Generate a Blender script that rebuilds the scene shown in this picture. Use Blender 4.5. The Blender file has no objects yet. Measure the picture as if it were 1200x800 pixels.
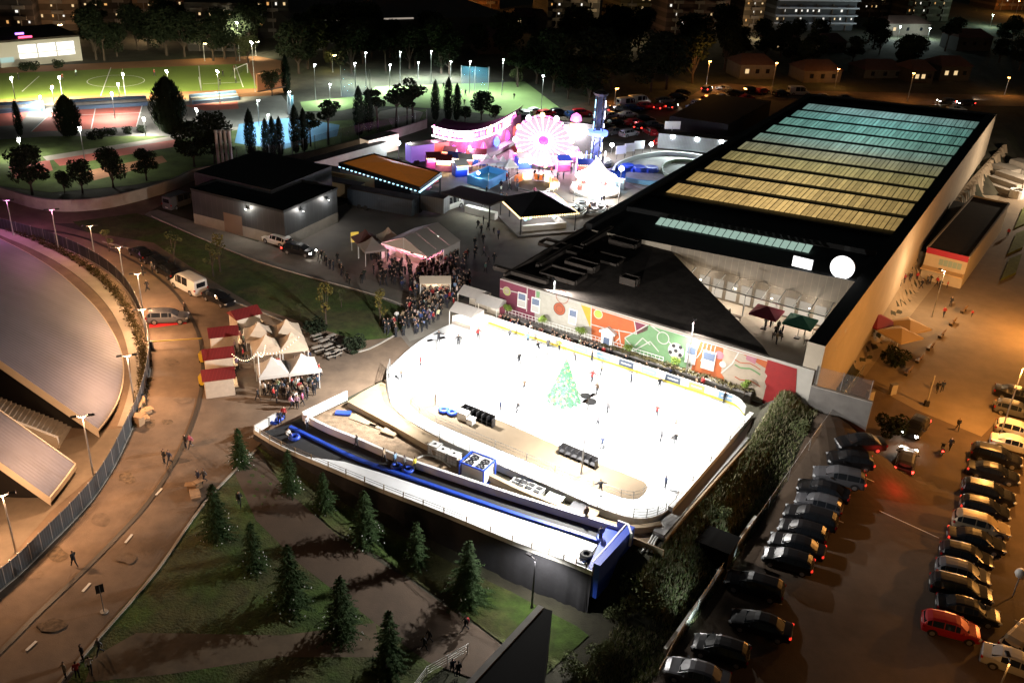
import bpy, bmesh, math, random
from mathutils import Vector, Matrix
import numpy as np
R_ = random.Random(7)
rnd = R_.random
def uni(a, b): return a + (b - a) * rnd()
scene = bpy.context.scene
COL = scene.collection
# ------------------------------------------------------------------ camera
F_PX, CAM_H, NADX, NADY = 1110.0, 54.0, -120.0, 2150.0
_d = Vector((NADX, -NADY, -F_PX)).normalized()
_Z = -_d
_fw = Vector((0, 0, -1)); _Y = (_fw - _fw.dot(_Z) * _Z).normalized(); _X = _Y.cross(_Z)
ROT = Matrix((_X, _Y, _Z))
cd = bpy.data.cameras.new('camera'); cam = bpy.data.objects.new('camera', cd); COL.objects.link(cam)
cd.sensor_width = 36; cd.lens = F_PX / 1200 * 36; cd.clip_end = 4000; cd.clip_start = .5
cam.matrix_world = Matrix.Translation((0, 0, CAM_H)) @ ROT.to_4x4()
scene.camera = cam
# ------------------------------------------------------------------ night sky, exposure
world = bpy.data.worlds.new('World'); scene.world = world; world.use_nodes = True
nt = world.node_tree; bg = nt.nodes['Background']
sky = nt.nodes.new('ShaderNodeTexSky'); sky.sky_type = 'NISHITA'; sky.sun_disc = False
sky.sun_elevation = math.radians(1.0); sky.sun_rotation = math.radians(150)
nt.links.new(sky.outputs[0], bg.inputs[0]); bg.inputs[1].default_value = 0.02
vs = scene.view_settings; vs.view_transform = 'Standard'; vs.look = 'None'; vs.exposure = 0; vs.gamma = 1
scene.cycles.use_denoising = True
scene.cycles.max_bounces = 5; scene.cycles.diffuse_bounces = 2; scene.cycles.glossy_bounces = 2
scene.cycles.sample_clamp_indirect = 3; scene.cycles.caustics_reflective = False; scene.cycles.caustics_refractive = False
# ------------------------------------------------------------------ pixel <-> place
def ray(px, py):
    return ROT @ Vector((px - 600, -(py - 400), -F_PX))
def flat(px, py, z=0.0):
    v = ray(px, py); t = (z - CAM_H) / v.z
    return Vector((v.x * t, v.y * t, z))
def proj(p):
    c = ROT.transposed() @ (Vector(p) - Vector((0, 0, CAM_H)))
    return 600 + F_PX * c.x / -c.z, 400 - F_PX * c.y / -c.z
ZLOW = -3.5
U0, U1 = flat(905, 487), flat(772, 640)           # upper edge of the bank
D0, D1 = flat(1003, 446, ZLOW), flat(795, 757, ZLOW)   # lower edge of the bank
W0, W1 = flat(297, 511, .55), flat(697, 677, .55)           # foot of the tube slide
# a hump of earth at the corner of the pool hall
HB = flat(588, 325, 6.0); HV = flat(947, 114, 6.0) - HB; HV.z = 0; HV.normalize(); HUMP = HB + Vector((HV.y, -HV.x, 0)) * 43 - HV * 1.6
def side(a, b, x, y):
    d = (b - a); d.z = 0; d.normalize()
    return d.y * (x - a.x) - d.x * (y - a.y)      # >0 right of a->b seen going that way
def sm(t):
    t = max(0, min(1, t)); return t * t * (3 - 2 * t)
def ZT(x, y):
    du = -side(U0, U1, x, y); dd = -side(D0, D1, x, y)
    s = 0
    if du > 0: s = sm(du / max(.01, du - dd)) if dd < 0 else 1
    dw = side(W0, W1, x, y)
    if dw > -2.8:
        d = W1 - W0; d.z = 0; t = ((x - W0.x) * d.x + (y - W0.y) * d.y) / d.length_squared
        s = max(s, sm((t - .05) / .85) * sm((dw + 2.8) / 1.4))
    z = ZLOW * s
    if du > -2:
        d2 = (x - HUMP.x) ** 2 + (y - HUMP.y) ** 2
        if d2 < 260: z += 5.2 * math.exp(-d2 / 44) * sm((du + 2) / 2) * sm(.5 - ((x - HB.x) * HV.x + (y - HB.y) * HV.y))
    return z
def G(px, py, off=0.0):
    z = 0.0
    for _ in range(12):
        p = flat(px, py, z); z = .5 * z + .5 * ZT(p.x, p.y)
    p = flat(px, py, z); p.z = ZT(p.x, p.y) + off; return p
def hgt(base, py):
    lo, hi = 0.0, 90.0
    for _ in range(40):
        m = (lo + hi) / 2
        if proj((base.x, base.y, base.z + m))[1] > py: lo = m
        else: hi = m
    return lo
def heading(a, b): return math.atan2(b.y - a.y, b.x - a.x)
# ------------------------------------------------------------------ materials
MATS = {}
def mat(name, col, rough=.7, metal=0.0, emit=None, es=1.0, var=0.0, scale=1.0, bump=0.0, bscale=6.0, objcol=False, alpha=1.0, spec=None, sample=False, var2=None):
    if name in MATS: return MATS[name]
    m = bpy.data.materials.new(name); m.use_nodes = True; MATS[name] = m
    t = m.node_tree; b = t.nodes['Principled BSDF']
    b.inputs['Base Color'].default_value = (*col, 1); b.inputs['Roughness'].default_value = rough; b.inputs['Metallic'].default_value = metal
    if spec is not None: b.inputs['Specular IOR Level'].default_value = spec
    src = None
    if objcol:
        oi = t.nodes.new('ShaderNodeObjectInfo'); src = oi.outputs['Color']
    if var > 0:
        tc = t.nodes.new('ShaderNodeNewGeometry')
        n = t.nodes.new('ShaderNodeTexNoise'); n.inputs['Scale'].default_value = scale; n.inputs['Detail'].default_value = 7; n.inputs['Roughness'].default_value = .65
        t.links.new(tc.outputs['Position'], n.inputs['Vector'])
        r = t.nodes.new('ShaderNodeMapRange'); r.inputs['From Min'].default_value = .3; r.inputs['From Max'].default_value = .7
        r.inputs['To Min'].default_value = 1 - var; r.inputs['To Max'].default_value = 1 + var
        t.links.new(n.outputs['Fac'], r.inputs['Value'])
        mx = t.nodes.new('ShaderNodeMix'); mx.data_type = 'RGBA'; mx.blend_type = 'MULTIPLY'; mx.inputs['Factor'].default_value = 1
        if var2 is not None:
            m2 = t.nodes.new('ShaderNodeMix'); m2.data_type = 'RGBA'
            m2.inputs['A'].default_value = (*col, 1); m2.inputs['B'].default_value = (*var2, 1)
            n2 = t.nodes.new('ShaderNodeTexNoise'); n2.inputs['Scale'].default_value = scale * .23; n2.inputs['Detail'].default_value = 5
            t.links.new(tc.outputs['Position'], n2.inputs['Vector'])
            r2 = t.nodes.new('ShaderNodeMapRange'); r2.inputs['From Min'].default_value = .42; r2.inputs['From Max'].default_value = .6
            t.links.new(n2.outputs['Fac'], r2.inputs['Value']); t.links.new(r2.outputs[0], m2.inputs['Factor'])
            src = m2.outputs['Result']
        if src: t.links.new(src, mx.inputs['A'])
        else: mx.inputs['A'].default_value = (*col, 1)
        t.links.new(r.outputs[0], mx.inputs['B']); src = mx.outputs['Result']
    if src: t.links.new(src, b.inputs['Base Color'])
    if bump > 0:
        n = t.nodes.new('ShaderNodeTexNoise'); n.inputs['Scale'].default_value = bscale; n.inputs['Detail'].default_value = 5
        bp = t.nodes.new('ShaderNodeBump'); bp.inputs['Strength'].default_value = bump; bp.inputs['Distance'].default_value = .1
        g = t.nodes.new('ShaderNodeNewGeometry'); t.links.new(g.outputs['Position'], n.inputs['Vector'])
        t.links.new(n.outputs['Fac'], bp.inputs['Height']); t.links.new(bp.outputs[0], b.inputs['Normal'])
    if emit is not None:
        b.inputs['Emission Color'].default_value = (*emit, 1); b.inputs['Emission Strength'].default_value = es
        if not sample: m.cycles.emission_sampling = 'NONE'
    if alpha < 1: b.inputs['Alpha'].default_value = alpha
    return m
def glow(name, col, s, sample=False): return mat(name, (.05, .05, .05), .5, emit=col, es=s, sample=sample)
def stripes(name, col, col2, axis, period, frac=.5, rough=.6, bump=.0, metal=0.0):
    """painted or pressed stripes at right angles to a world axis direction"""
    if name in MATS: return MATS[name]
    m = mat(name, col, rough, metal); t = m.node_tree; b = t.nodes['Principled BSDF']
    g = t.nodes.new('ShaderNodeNewGeometry'); d = t.nodes.new('ShaderNodeVectorMath'); d.operation = 'DOT_PRODUCT'
    d.inputs[1].default_value = axis; t.links.new(g.outputs['Position'], d.inputs[0])
    q = t.nodes.new('ShaderNodeMath'); q.operation = 'DIVIDE'; q.inputs[1].default_value = period; t.links.new(d.outputs['Value'], q.inputs[0])
    fr = t.nodes.new('ShaderNodeMath'); fr.operation = 'FRACT'; t.links.new(q.outputs[0], fr.inputs[0])
    lt = t.nodes.new('ShaderNodeMath'); lt.operation = 'LESS_THAN'; lt.inputs[1].default_value = frac; t.links.new(fr.outputs[0], lt.inputs[0])
    n = t.nodes.new('ShaderNodeTexNoise'); n.inputs['Scale'].default_value = .5; n.inputs['Detail'].default_value = 6; t.links.new(g.outputs['Position'], n.inputs['Vector'])
    mx = t.nodes.new('ShaderNodeMix'); mx.data_type = 'RGBA'; mx.inputs['A'].default_value = (*col, 1); mx.inputs['B'].default_value = (*col2, 1)
    t.links.new(lt.outputs[0], mx.inputs['Factor'])
    m2 = t.nodes.new('ShaderNodeMix'); m2.data_type = 'RGBA'; m2.blend_type = 'MULTIPLY'; m2.inputs['Factor'].default_value = .5
    t.links.new(mx.outputs['Result'], m2.inputs['A']); t.links.new(n.outputs['Fac'], m2.inputs['B'])
    t.links.new(m2.outputs['Result'], b.inputs['Base Color'])
    if bump:
        bp = t.nodes.new('ShaderNodeBump'); bp.inputs['Strength'].default_value = bump; bp.inputs['Distance'].default_value = .06
        t.links.new(lt.outputs[0], bp.inputs['Height']); t.links.new(bp.outputs[0], b.inputs['Normal'])
    return m
# ------------------------------------------------------------------ mesh builder
class MB:
    def __init__(s): s.v = []; s.f = []; s.mi = []
    def add(s, vs, fs, m=0, M=None):
        k = len(s.v)
        s.v += [tuple(M @ Vector(p)) if M else tuple(p) for p in vs]
        s.f += [tuple(i + k for i in f) for f in fs]; s.mi += [m] * len(fs); return s
    def box(s, c, d, m=0, rz=0.0, M=None, top=1.0):
        x, y, z = d[0] / 2, d[1] / 2, d[2] / 2
        T = Matrix.Translation(c) @ Matrix.Rotation(rz, 4, 'Z')
        if M: T = M @ T
        a = [(-x, -y, -z), (x, -y, -z), (x, y, -z), (-x, y, -z)] + [(p * top, q * top, z) for p, q in ((-x, -y), (x, -y), (x, y), (-x, y))]
        return s.add(a, [(3, 2, 1, 0), (4, 5, 6, 7), (0, 1, 5, 4), (1, 2, 6, 5), (2, 3, 7, 6), (3, 0, 4, 7)], m, T)
    def prism(s, poly, z0, z1, m=0, mtop=None):
        """poly: (x, y) or 3D points; z0/z1 numbers or lists"""
        n = len(poly)
        ar = sum(poly[i][0] * poly[(i + 1) % n][1] - poly[(i + 1) % n][0] * poly[i][1] for i in range(n))
        if ar < 0:
            poly = list(poly)[::-1]
            if not isinstance(z0, (int, float)): z0 = list(z0)[::-1]
            if not isinstance(z1, (int, float)): z1 = list(z1)[::-1]
        lo = [(p[0], p[1], z0 if isinstance(z0, (int, float)) else z0[i]) for i, p in enumerate(poly)]
        hi = [(p[0], p[1], z1 if isinstance(z1, (int, float)) else z1[i]) for i, p in enumerate(poly)]
        s.add(lo + hi, [(i, (i + 1) % n, n + (i + 1) % n, n + i) for i in range(n)], m)
        s.add(hi, [tuple(range(n))], m if mtop is None else mtop)
        s.add(lo, [tuple(range(n))[::-1]], m); return s
    def tube(s, pts, r, n=6, m=0, M=None, caps=True):
        pts = [Vector(p) for p in pts]; rs = r if isinstance(r, (list, tuple)) else [r] * len(pts)
        vs = []; fs = []
        for i, p in enumerate(pts):
            d = (pts[min(i + 1, len(pts) - 1)] - pts[max(i - 1, 0)])
            d = d.normalized() if d.length > 1e-6 else Vector((0, 0, 1))
            a = d.cross(Vector((0, 0, 1)) if abs(d.z) < .9 else Vector((1, 0, 0))).normalized(); b = d.cross(a)
            for k in range(n):
                an = 2 * math.pi * k / n; vs.append(p + rs[i] * (math.cos(an) * a + math.sin(an) * b))
        for i in range(len(pts) - 1):
            for k in range(n): fs.append((i * n + k, i * n + (k + 1) % n, (i + 1) * n + (k + 1) % n, (i + 1) * n + k))
        if caps: fs += [tuple(range(n))[::-1], tuple(range((len(pts) - 1) * n, len(pts) * n))]
        return s.add(vs, fs, m, M)
    def lathe(s, prof, n=16, c=(0, 0, 0), m=0, M=None, sx=1.0):
        vs = []; fs = []
        for r, z in prof:
            for k in range(n):
                a = 2 * math.pi * k / n; vs.append((c[0] + r * math.cos(a) * sx, c[1] + r * math.sin(a), c[2] + z))
        for i in range(len(prof) - 1):
            for k in range(n): fs.append((i * n + k, i * n + (k + 1) % n, (i + 1) * n + (k + 1) % n, (i + 1) * n + k))
        fs += [tuple(range(n))[::-1], tuple(range((len(prof) - 1) * n, len(prof) * n))]
        return s.add(vs, fs, m, M)
    def ribbon(s, pts, h, w=.06, m=0, z=0.0, drop=0.0):
        """a thin wall that follows a line of ground points"""
        pts = [Vector(p) for p in pts]; n = len(pts); L = []; Rr = []
        for i, p in enumerate(pts):
            d = pts[min(i + 1, n - 1)] - pts[max(i - 1, 0)]; d.z = 0; d.normalize(); q = Vector((-d.y, d.x, 0)) * w / 2
            L.append(p + q); Rr.append(p - q)
        vs = []
        for i in range(n):
            for p in (L[i], Rr[i]):
                vs.append((p.x, p.y, p.z + z - drop)); vs.append((p.x, p.y, p.z + z + h))
        fs = []
        for i in range(n - 1):
            a, b = i * 4, i * 4 + 4
            fs += [(a, b, b + 1, a + 1), (a + 2, a + 3, b + 3, b + 2), (a + 1, b + 1, b + 3, a + 3), (a, a + 2, b + 2, b)]
        fs += [(0, 1, 3, 2), (4 * n - 4, 4 * n - 2, 4 * n - 1, 4 * n - 3)]
        return s.add(vs, fs, m)
def smooth_line(pts, k=4):
    out = []; n = len(pts); pts = [Vector(p) for p in pts]
    for i in range(n - 1):
        p0, p1, p2, p3 = pts[max(i - 1, 0)], pts[i], pts[i + 1], pts[min(i + 2, n - 1)]
        for j in range(k):
            t = j / k
            out.append(.5 * (2 * p1 + (p2 - p0) * t + (2 * p0 - 5 * p1 + 4 * p2 - p3) * t * t + (3 * p1 - p0 - 3 * p2 + p3) * t ** 3))
    out.append(pts[-1]); return out
def tag(o, label=None, cat=None, group=None, kind=None):
    if label: o['label'] = label
    if cat: o['category'] = cat
    if group: o['group'] = group
    if kind: o['kind'] = kind
    return o
def thing(name, label, cat, loc=(0, 0, 0), rz=0.0, group=None):
    o = bpy.data.objects.new(name, None); COL.objects.link(o); o.empty_display_size = .3
    o.location = loc; o.rotation_euler = (0, 0, rz); return tag(o, label, cat, group)
def obj(name, mb, mats, parent=None, smooth=False, world=True, color=None):
    if not isinstance(mats, (list, tuple)): mats = [mats]
    vs = [Vector(p) for p in mb.v]; loc = None
    if world:
        if parent is not None:
            M = parent
            mw = Matrix.Identity(4)
            while M is not None:
                mw = (Matrix.Translation(M.location) @ M.rotation_euler.to_matrix().to_4x4()) @ mw; M = M.parent
            I = mw.inverted(); vs = [I @ p for p in vs]
        else:
            xs = [p.x for p in vs]; ys = [p.y for p in vs]; zs = [p.z for p in vs]
            loc = Vector(((min(xs) + max(xs)) / 2, (min(ys) + max(ys)) / 2, min(zs))); vs = [p - loc for p in vs]
    me = bpy.data.meshes.new(name); me.from_pydata([tuple(p) for p in vs], [], mb.f)
    for m in mats: me.materials.append(m)
    me.polygons.foreach_set('material_index', mb.mi)
    if smooth: me.polygons.foreach_set('use_smooth', [True] * len(me.polygons))
    me.update()
    o = bpy.data.objects.new(name, me); COL.objects.link(o)
    if loc: o.location = loc
    if parent is not None: o.parent = parent
    if color: o.color = (*color, 1)
    return o
def dup(root, loc, rz=0.0, label=None, group=None, sc=1.0, color=None):
    def rec(o, par):
        c = o.copy(); COL.objects.link(c); c.parent = par
        if color and c.type == 'MESH': c.color = (*color, 1)
        for ch in [x for x in bpy.data.objects if x.parent == o] if o.name not in KIDS else KIDS[o.name]: rec(ch, c)
        return c
    if root.name not in KIDS:
        def scan(o):
            KIDS[o.name] = list(o.children)
            for ch in o.children: scan(ch)
        scan(root)
    r = rec(root, None); r.location = loc; r.rotation_euler = (0, 0, rz); r.scale = (sc, sc, sc)
    if label: r['label'] = label
    if group: r['group'] = group
    return r
KIDS = {}
USED = set()
def place(proto, loc, rz=0.0, label=None, group=None, sc=1.0, color=None):
    """the first time the prototype itself is put in place, afterwards copies of it"""
    if proto.name in USED: return dup(proto, loc, rz, label, group, sc, color)
    if proto.name not in KIDS:
        def scan(o):
            KIDS[o.name] = list(o.children)
            for ch in o.children: scan(ch)
        scan(proto)
    USED.add(proto.name)
    proto.location = loc; proto.rotation_euler = (0, 0, rz); proto.scale = (sc, sc, sc)
    if label: proto['label'] = label
    if group: proto['group'] = group
    if color:
        def cc(o):
            if o.type == 'MESH': o.color = (*color, 1)
            for ch in KIDS.get(o.name, []): cc(ch)
        cc(proto)
    return proto
ORD = ['first', 'second', 'third', 'fourth', 'fifth', 'sixth', 'seventh', 'eighth', 'ninth', 'tenth', 'eleventh', 'twelfth', 'thirteenth', 'fourteenth', 'fifteenth', 'sixteenth', 'seventeenth', 'eighteenth', 'nineteenth', 'twentieth']
LAYER = [0]
def sheet(name, poly, m, z=None, off=None, px=True, curve=False, grid=3.0, kind='structure', label=None, cat=None):
    """a flat sheet laid on the ground a few millimetres above the one before"""
    if off is None:
        LAYER[0] += 1; off = .012 + .0022 * LAYER[0]
    P = [(G(*p) if z is None else flat(p[0], p[1], z)) if px else Vector((*p, 0)) for p in poly]
    if curve: P = smooth_line(P + [P[0]], 4)[:-1]
    bm = bmesh.new(); f = bm.faces.new([bm.verts.new((p.x, p.y, 0)) for p in P])
    if z is None:
        lowest = min(ZT(p.x, p.y) for p in P)
        if lowest < -.01:
            xs = [p.x for p in P]; ys = [p.y for p in P]
            for ax, lo, hi in ((0, min(xs), max(xs)), (1, min(ys), max(ys))):
                c = lo + 1.0
                while c < hi:
                    co = Vector((0, 0, 0)); co[ax] = c; no = Vector((0, 0, 0)); no[ax] = 1
                    bmesh.ops.bisect_plane(bm, geom=bm.verts[:] + bm.edges[:] + bm.faces[:], plane_co=co, plane_no=no); c += 1.0
            off += .05
    bmesh.ops.triangulate(bm, faces=bm.faces[:])
    for v in bm.verts: v.co.z = (ZT(v.co.x, v.co.y) if z is None else z) + off
    bm.normal_update()
    for f in bm.faces:
        if f.normal.z < 0: f.normal_flip()
    me = bpy.data.meshes.new(name); bm.to_mesh(me); bm.free(); me.materials.append(m)
    o = bpy.data.objects.new(name, me); COL.objects.link(o)
    if kind: o['kind'] = kind
    return tag(o, label, cat)
def lamp_light(parent, loc, col, watts, kind='SPOT', size=.15, aim=None, cone=150, blend=.6):
    l = bpy.data.lights.new('lamp_light', kind); l.color = col; l.energy = watts
    if kind in ('SPOT', 'POINT'): l.shadow_soft_size = size
    if kind == 'SPOT': l.spot_size = math.radians(cone); l.spot_blend = blend
    o = bpy.data.objects.new('lamp_light', l); COL.objects.link(o); o.location = loc
    if aim is not None: o.rotation_euler = Vector(aim).to_track_quat('-Z', 'Y').to_euler()
    if parent is not None: o.parent = parent
    return o
# ================================================================== prototypes
# ---- people: one continuous skinned body per pose
m_coat = mat('coat_cloth', (.1, .1, .1), .85, objcol=True)
m_trs = mat('trouser_cloth', (.018, .02, .028), .9)
m_skin = mat('skin', (.5, .32, .23), .6); m_hair = mat('hair', (.03, .02, .015), .8); m_shoe = mat('shoe', (.05, .05, .05), .6)
m_white = mat('white_paint', (.78, .78, .76), .55); m_black = mat('black_paint', (.015, .015, .017), .45)
def person_mesh(name, pose):
    J = dict(pelvis=(0, 0, .94), waist=(0, 0, 1.08), chest=(0, 0, 1.3), neck=(.01, 0, 1.47), chin=(.02, 0, 1.56), head=(.015, 0, 1.65), crown=(0, 0, 1.72),
             hl=(0, .09, .86), hr=(0, -.09, .86), kl=(.02, .1, .48), kr=(.02, -.1, .48), al=(-.01, .1, .09), ar=(-.01, -.1, .09), tl=(.15, .12, .04), tr=(.15, -.12, .04),
             sl=(0, .17, 1.41), sr=(0, -.17, 1.41), el=(-.02, .24, 1.13), er=(-.02, -.24, 1.13), wl=(.06, .25, .9), wr=(.06, -.25, .9), fl=(.09, .245, .8), fr=(.09, -.245, .8))
    J.update(pose); keys = list(J)
    RAD = dict(pelvis=.15, waist=.145, chest=.165, neck=.06, chin=.075, head=.1, crown=.07, h=.095, k=.068, a=.05, t=.042, s=.085, e=.062, w=.045, f=.035)
    E = [('pelvis', 'waist'), ('waist', 'chest'), ('chest', 'neck'), ('neck', 'chin'), ('chin', 'head'), ('head', 'crown')]
    for q in 'lr': E += [('pelvis', 'h' + q), ('h' + q, 'k' + q), ('k' + q, 'a' + q), ('a' + q, 't' + q), ('chest', 's' + q), ('s' + q, 'e' + q), ('e' + q, 'w' + q), ('w' + q, 'f' + q)]
    me = bpy.data.meshes.new(name + '_bones'); me.from_pydata([J[k] for k in keys], [(keys.index(a), keys.index(b)) for a, b in E], [])
    o = bpy.data.objects.new(name + '_bones', me); COL.objects.link(o)
    o.modifiers.new('skin', 'SKIN'); sub = o.modifiers.new('sub', 'SUBSURF'); sub.levels = 1
    for i, k in enumerate(keys):
        r = RAD.get(k, RAD.get(k[0]))
        me.skin_vertices[0].data[i].radius = (r, r); me.skin_vertices[0].data[i].use_root = (k == 'pelvis')
    dg = bpy.context.evaluated_depsgraph_get(); ev = o.evaluated_get(dg)
    out = bpy.data.meshes.new_from_object(ev); out.name = name
    bpy.data.objects.remove(o)
    for m in (m_coat, m_trs, m_skin, m_hair, m_shoe): out.materials.append(m)
    segs = [(Vector(J[a]), Vector(J[b]), a, b) for a, b in E]
    for p in out.polygons:
        c = p.center; best = None
        for a, b, na, nb in segs:
            d = b - a; t = max(0, min(1, (c - a).dot(d) / max(1e-6, d.length_squared))); q = (c - (a + d * t)).length - .04 * (nb[0] == 'k')
            if best is None or q < best[0]: best = (q, na, nb, t)
        na, nb = best[1], best[2]; mi = 0
        if nb[0] in 'ka' and nb not in ('chest',) and na != 'chest' and len(nb) == 2: mi = 1
        if nb[0] == 't' and len(nb) == 2: mi = 4
        if nb in ('fl', 'fr'): mi = 2
        if nb in ('chin', 'head', 'crown'):
            hd = Vector(J['head']); mi = 3 if (c.z > hd.z + .035 or c.x < hd.x - .03) else 2
        if na == 'neck': mi = 2
        p.material_index = mi; p.use_smooth = True
    return out
def stride(s=1.0):
    return dict(kl=(.2 * s, .09, .5), al=(.3 * s, .09, .1), tl=(.45 * s, .1, .06), kr=(-.06 * s, -.09, .48), ar=(-.36 * s, -.09, .14), tr=(-.24 * s, -.1, .04),
                el=(-.16, .22, 1.15), wl=(-.14, .24, .93), fl=(-.1, .24, .84), er=(.1, -.22, 1.14), wr=(.26, -.2, .98), fr=(.33, -.19, .93))
POSES = dict(
    stand={}, pockets=dict(el=(-.1, .27, 1.16), er=(-.1, -.27, 1.16), wl=(.1, .2, .98), wr=(.1, -.2, .98), fl=(.16, .16, .95), fr=(.16, -.16, .95)),
    walk=stride(1), walkb=stride(-.8), talk=dict(er=(.1, -.26, 1.16), wr=(.3, -.16, 1.22), fr=(.38, -.12, 1.27), kl=(.06, .11, .49), al=(.03, .14, .09), tl=(.18, .17, .04)),
    skate=dict(waist=(.06, 0, 1.05), chest=(.16, 0, 1.24), neck=(.24, 0, 1.4), chin=(.28, 0, 1.47), head=(.29, 0, 1.56), crown=(.29, 0, 1.64), sl=(.18, .17, 1.34), sr=(.18, -.17, 1.34),
               el=(.12, .38, 1.16), er=(.2, -.4, 1.2), wl=(.2, .6, 1.1), wr=(.3, -.62, 1.16), fl=(.25, .7, 1.08), fr=(.36, -.7, 1.14), kl=(.22, .12, .5), al=(.12, .14, .12), tl=(.28, .16, .05),
               kr=(-.08, -.14, .5), ar=(-.36, -.2, .2), tr=(-.24, -.26, .12)),
    glide=dict(el=(0, .36, 1.16), er=(0, -.36, 1.16), wl=(.08, .52, .98), wr=(.08, -.52, .98), fl=(.12, .58, .9), fr=(.12, -.58, .9), kl=(.1, .1, .49), al=(.12, .1, .1), tl=(.28, .12, .05), kr=(-.05, -.1, .48), ar=(-.1, -.1, .1), tr=(.06, -.12, .04)),
    sit=dict(pelvis=(0, 0, .52), waist=(0, 0, .66), chest=(.02, 0, .88), neck=(.04, 0, 1.05), chin=(.06, 0, 1.13), head=(.06, 0, 1.22), crown=(.05, 0, 1.3), hl=(.06, .1, .5), hr=(.06, -.1, .5), kl=(.42, .13, .5), kr=(.42, -.13, .5),
             al=(.42, .12, .09), ar=(.42, -.12, .09), tl=(.57, .13, .04), tr=(.57, -.13, .04), sl=(.02, .17, .99), sr=(.02, -.17, .99), el=(.06, .25, .74), er=(.06, -.25, .74), wl=(.3, .2, .66), wr=(.3, -.2, .66), fl=(.38, .17, .64), fr=(.38, -.17, .64)))
PM = {k: person_mesh('person_' + k, v) for k, v in POSES.items()}
def person(pose, loc, rz, color, label, group=None, sc=1.0):
    o = bpy.data.objects.new('person', PM[pose]); COL.objects.link(o)
    o.location = loc; o.rotation_euler = (0, 0, rz); o.scale = (sc, sc, sc); o.color = (*color, 1)
    return tag(o, label, 'person', group)
COATS = {'black': (.012, .012, .014), 'dark blue': (.02, .03, .07), 'grey': (.12, .12, .13), 'brown': (.1, .06, .035), 'red': (.4, .03, .03), 'white': (.65, .64, .62), 'beige': (.42, .33, .23), 'dark green': (.03, .06, .035), 'pink': (.55, .15, .25), 'light blue': (.2, .35, .55), 'yellow': (.6, .48, .06)}
CW = ['black'] * 9 + ['dark blue'] * 4 + ['grey'] * 4 + ['brown'] * 2 + ['red'] * 2 + ['white'] * 2 + ['beige'] * 2 + ['dark green', 'pink', 'light blue', 'yellow']
m_pack = mat('rucksack_red', (.5, .04, .04), .7)
def rucksack(p, color=(.5, .04, .04)):
    b = MB().box((-.2, 0, 1.2), (.2, .3, .44), 0, top=.75)
    b.box((-.31, 0, 1.12), (.06, .22, .2), 0, top=.8)
    return obj('rucksack', b, m_pack, p, world=False)
# ---- cars
m_paint = mat('car_paint', (.1, .1, .1), .3, .2, objcol=True)
m_glass = mat('car_glass', (.012, .014, .018), .06); m_tyre = mat('tyre_rubber', (.015, .015, .015), .8); m_rim = mat('alloy', (.45, .45, .47), .35, .8)
m_lampw = mat('headlamp_off', (.6, .62, .65), .12); m_lampr = mat('tail_lamp_off', (.32, .012, .012), .2)
m_head = glow('headlamp_on', (1, .96, .88), 60); m_tail = glow('tail_lamp_on', (1, .03, .02), 14)
m_taildim = glow('tail_lamp_dim', (1, .04, .02), 1.2); m_trim = mat('car_trim', (.02, .02, .022), .5); m_plate = mat('number_plate', (.7, .7, .68), .5)
CARS = {
 'hatchback': dict(st=[(-2.02, .68, .80, .84, .6), (-1.96, .80, .88, .93, .66), (-1.78, .86, .93, 1.25, .66), (-1.45, .875, .93, 1.43, .63), (-.6, .88, .92, 1.48, .63), (.15, .88, .91, 1.45, .63), (.5, .875, .91, 1.36, .64), (1.15, .87, .90, .96, .70), (1.65, .84, .80, .86, .66), (1.94, .74, .68, .73, .56), (2.02, .58, .58, .62, .45)], w=(-1.28, 1.25), wi=(2, 6), ws=6, rw=1, r=.31),
 'saloon': dict(st=[(-2.28, .66, .80, .86, .6), (-2.2, .8, .90, .97, .66), (-1.65, .86, .93, 1.0, .68), (-1.05, .875, .93, 1.36, .62), (-.5, .88, .92, 1.44, .62), (.2, .88, .91, 1.42, .62), (.55, .875, .91, 1.33, .63), (1.2, .87, .90, .95, .7), (1.85, .84, .79, .85, .66), (2.17, .74, .67, .72, .56), (2.25, .58, .57, .61, .45)], w=(-1.38, 1.38), wi=(3, 6), ws=6, rw=2, r=.31),
 'estate': dict(st=[(-2.3, .68, .84, .88, .6), (-2.24, .82, .93, .98, .68), (-2.05, .87, .96, 1.38, .66), (-1.7, .885, .96, 1.54, .65), (-.6, .89, .95, 1.58, .65), (.2, .89, .94, 1.55, .65), (.55, .885, .94, 1.44, .66), (1.2, .88, .95, 1.02, .74), (1.8, .86, .88, .94, .7), (2.15, .77, .74, .8, .6), (2.24, .6, .6, .66, .48)], w=(-1.4, 1.4), wi=(2, 6), ws=6, rw=1, r=.34),
 'van': dict(st=[(-2.6, .80, 1.0, 1.9, .74), (-2.56, .93, 1.05, 2.08, .84), (-2.3, .96, 1.06, 2.16, .85), (-1.2, .965, 1.06, 2.2, .85), (0, .965, 1.06, 2.2, .85), (.9, .965, 1.06, 2.16, .85), (1.3, .96, 1.06, 1.96, .83), (1.95, .95, 1.06, 1.14, .8), (2.35, .9, .95, 1.02, .74), (2.58, .8, .75, .82, .62), (2.64, .65, .6, .66, .5)], w=(-1.6, 1.75), wi=(2, 6), ws=6, rw=0, r=.34)}
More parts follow.
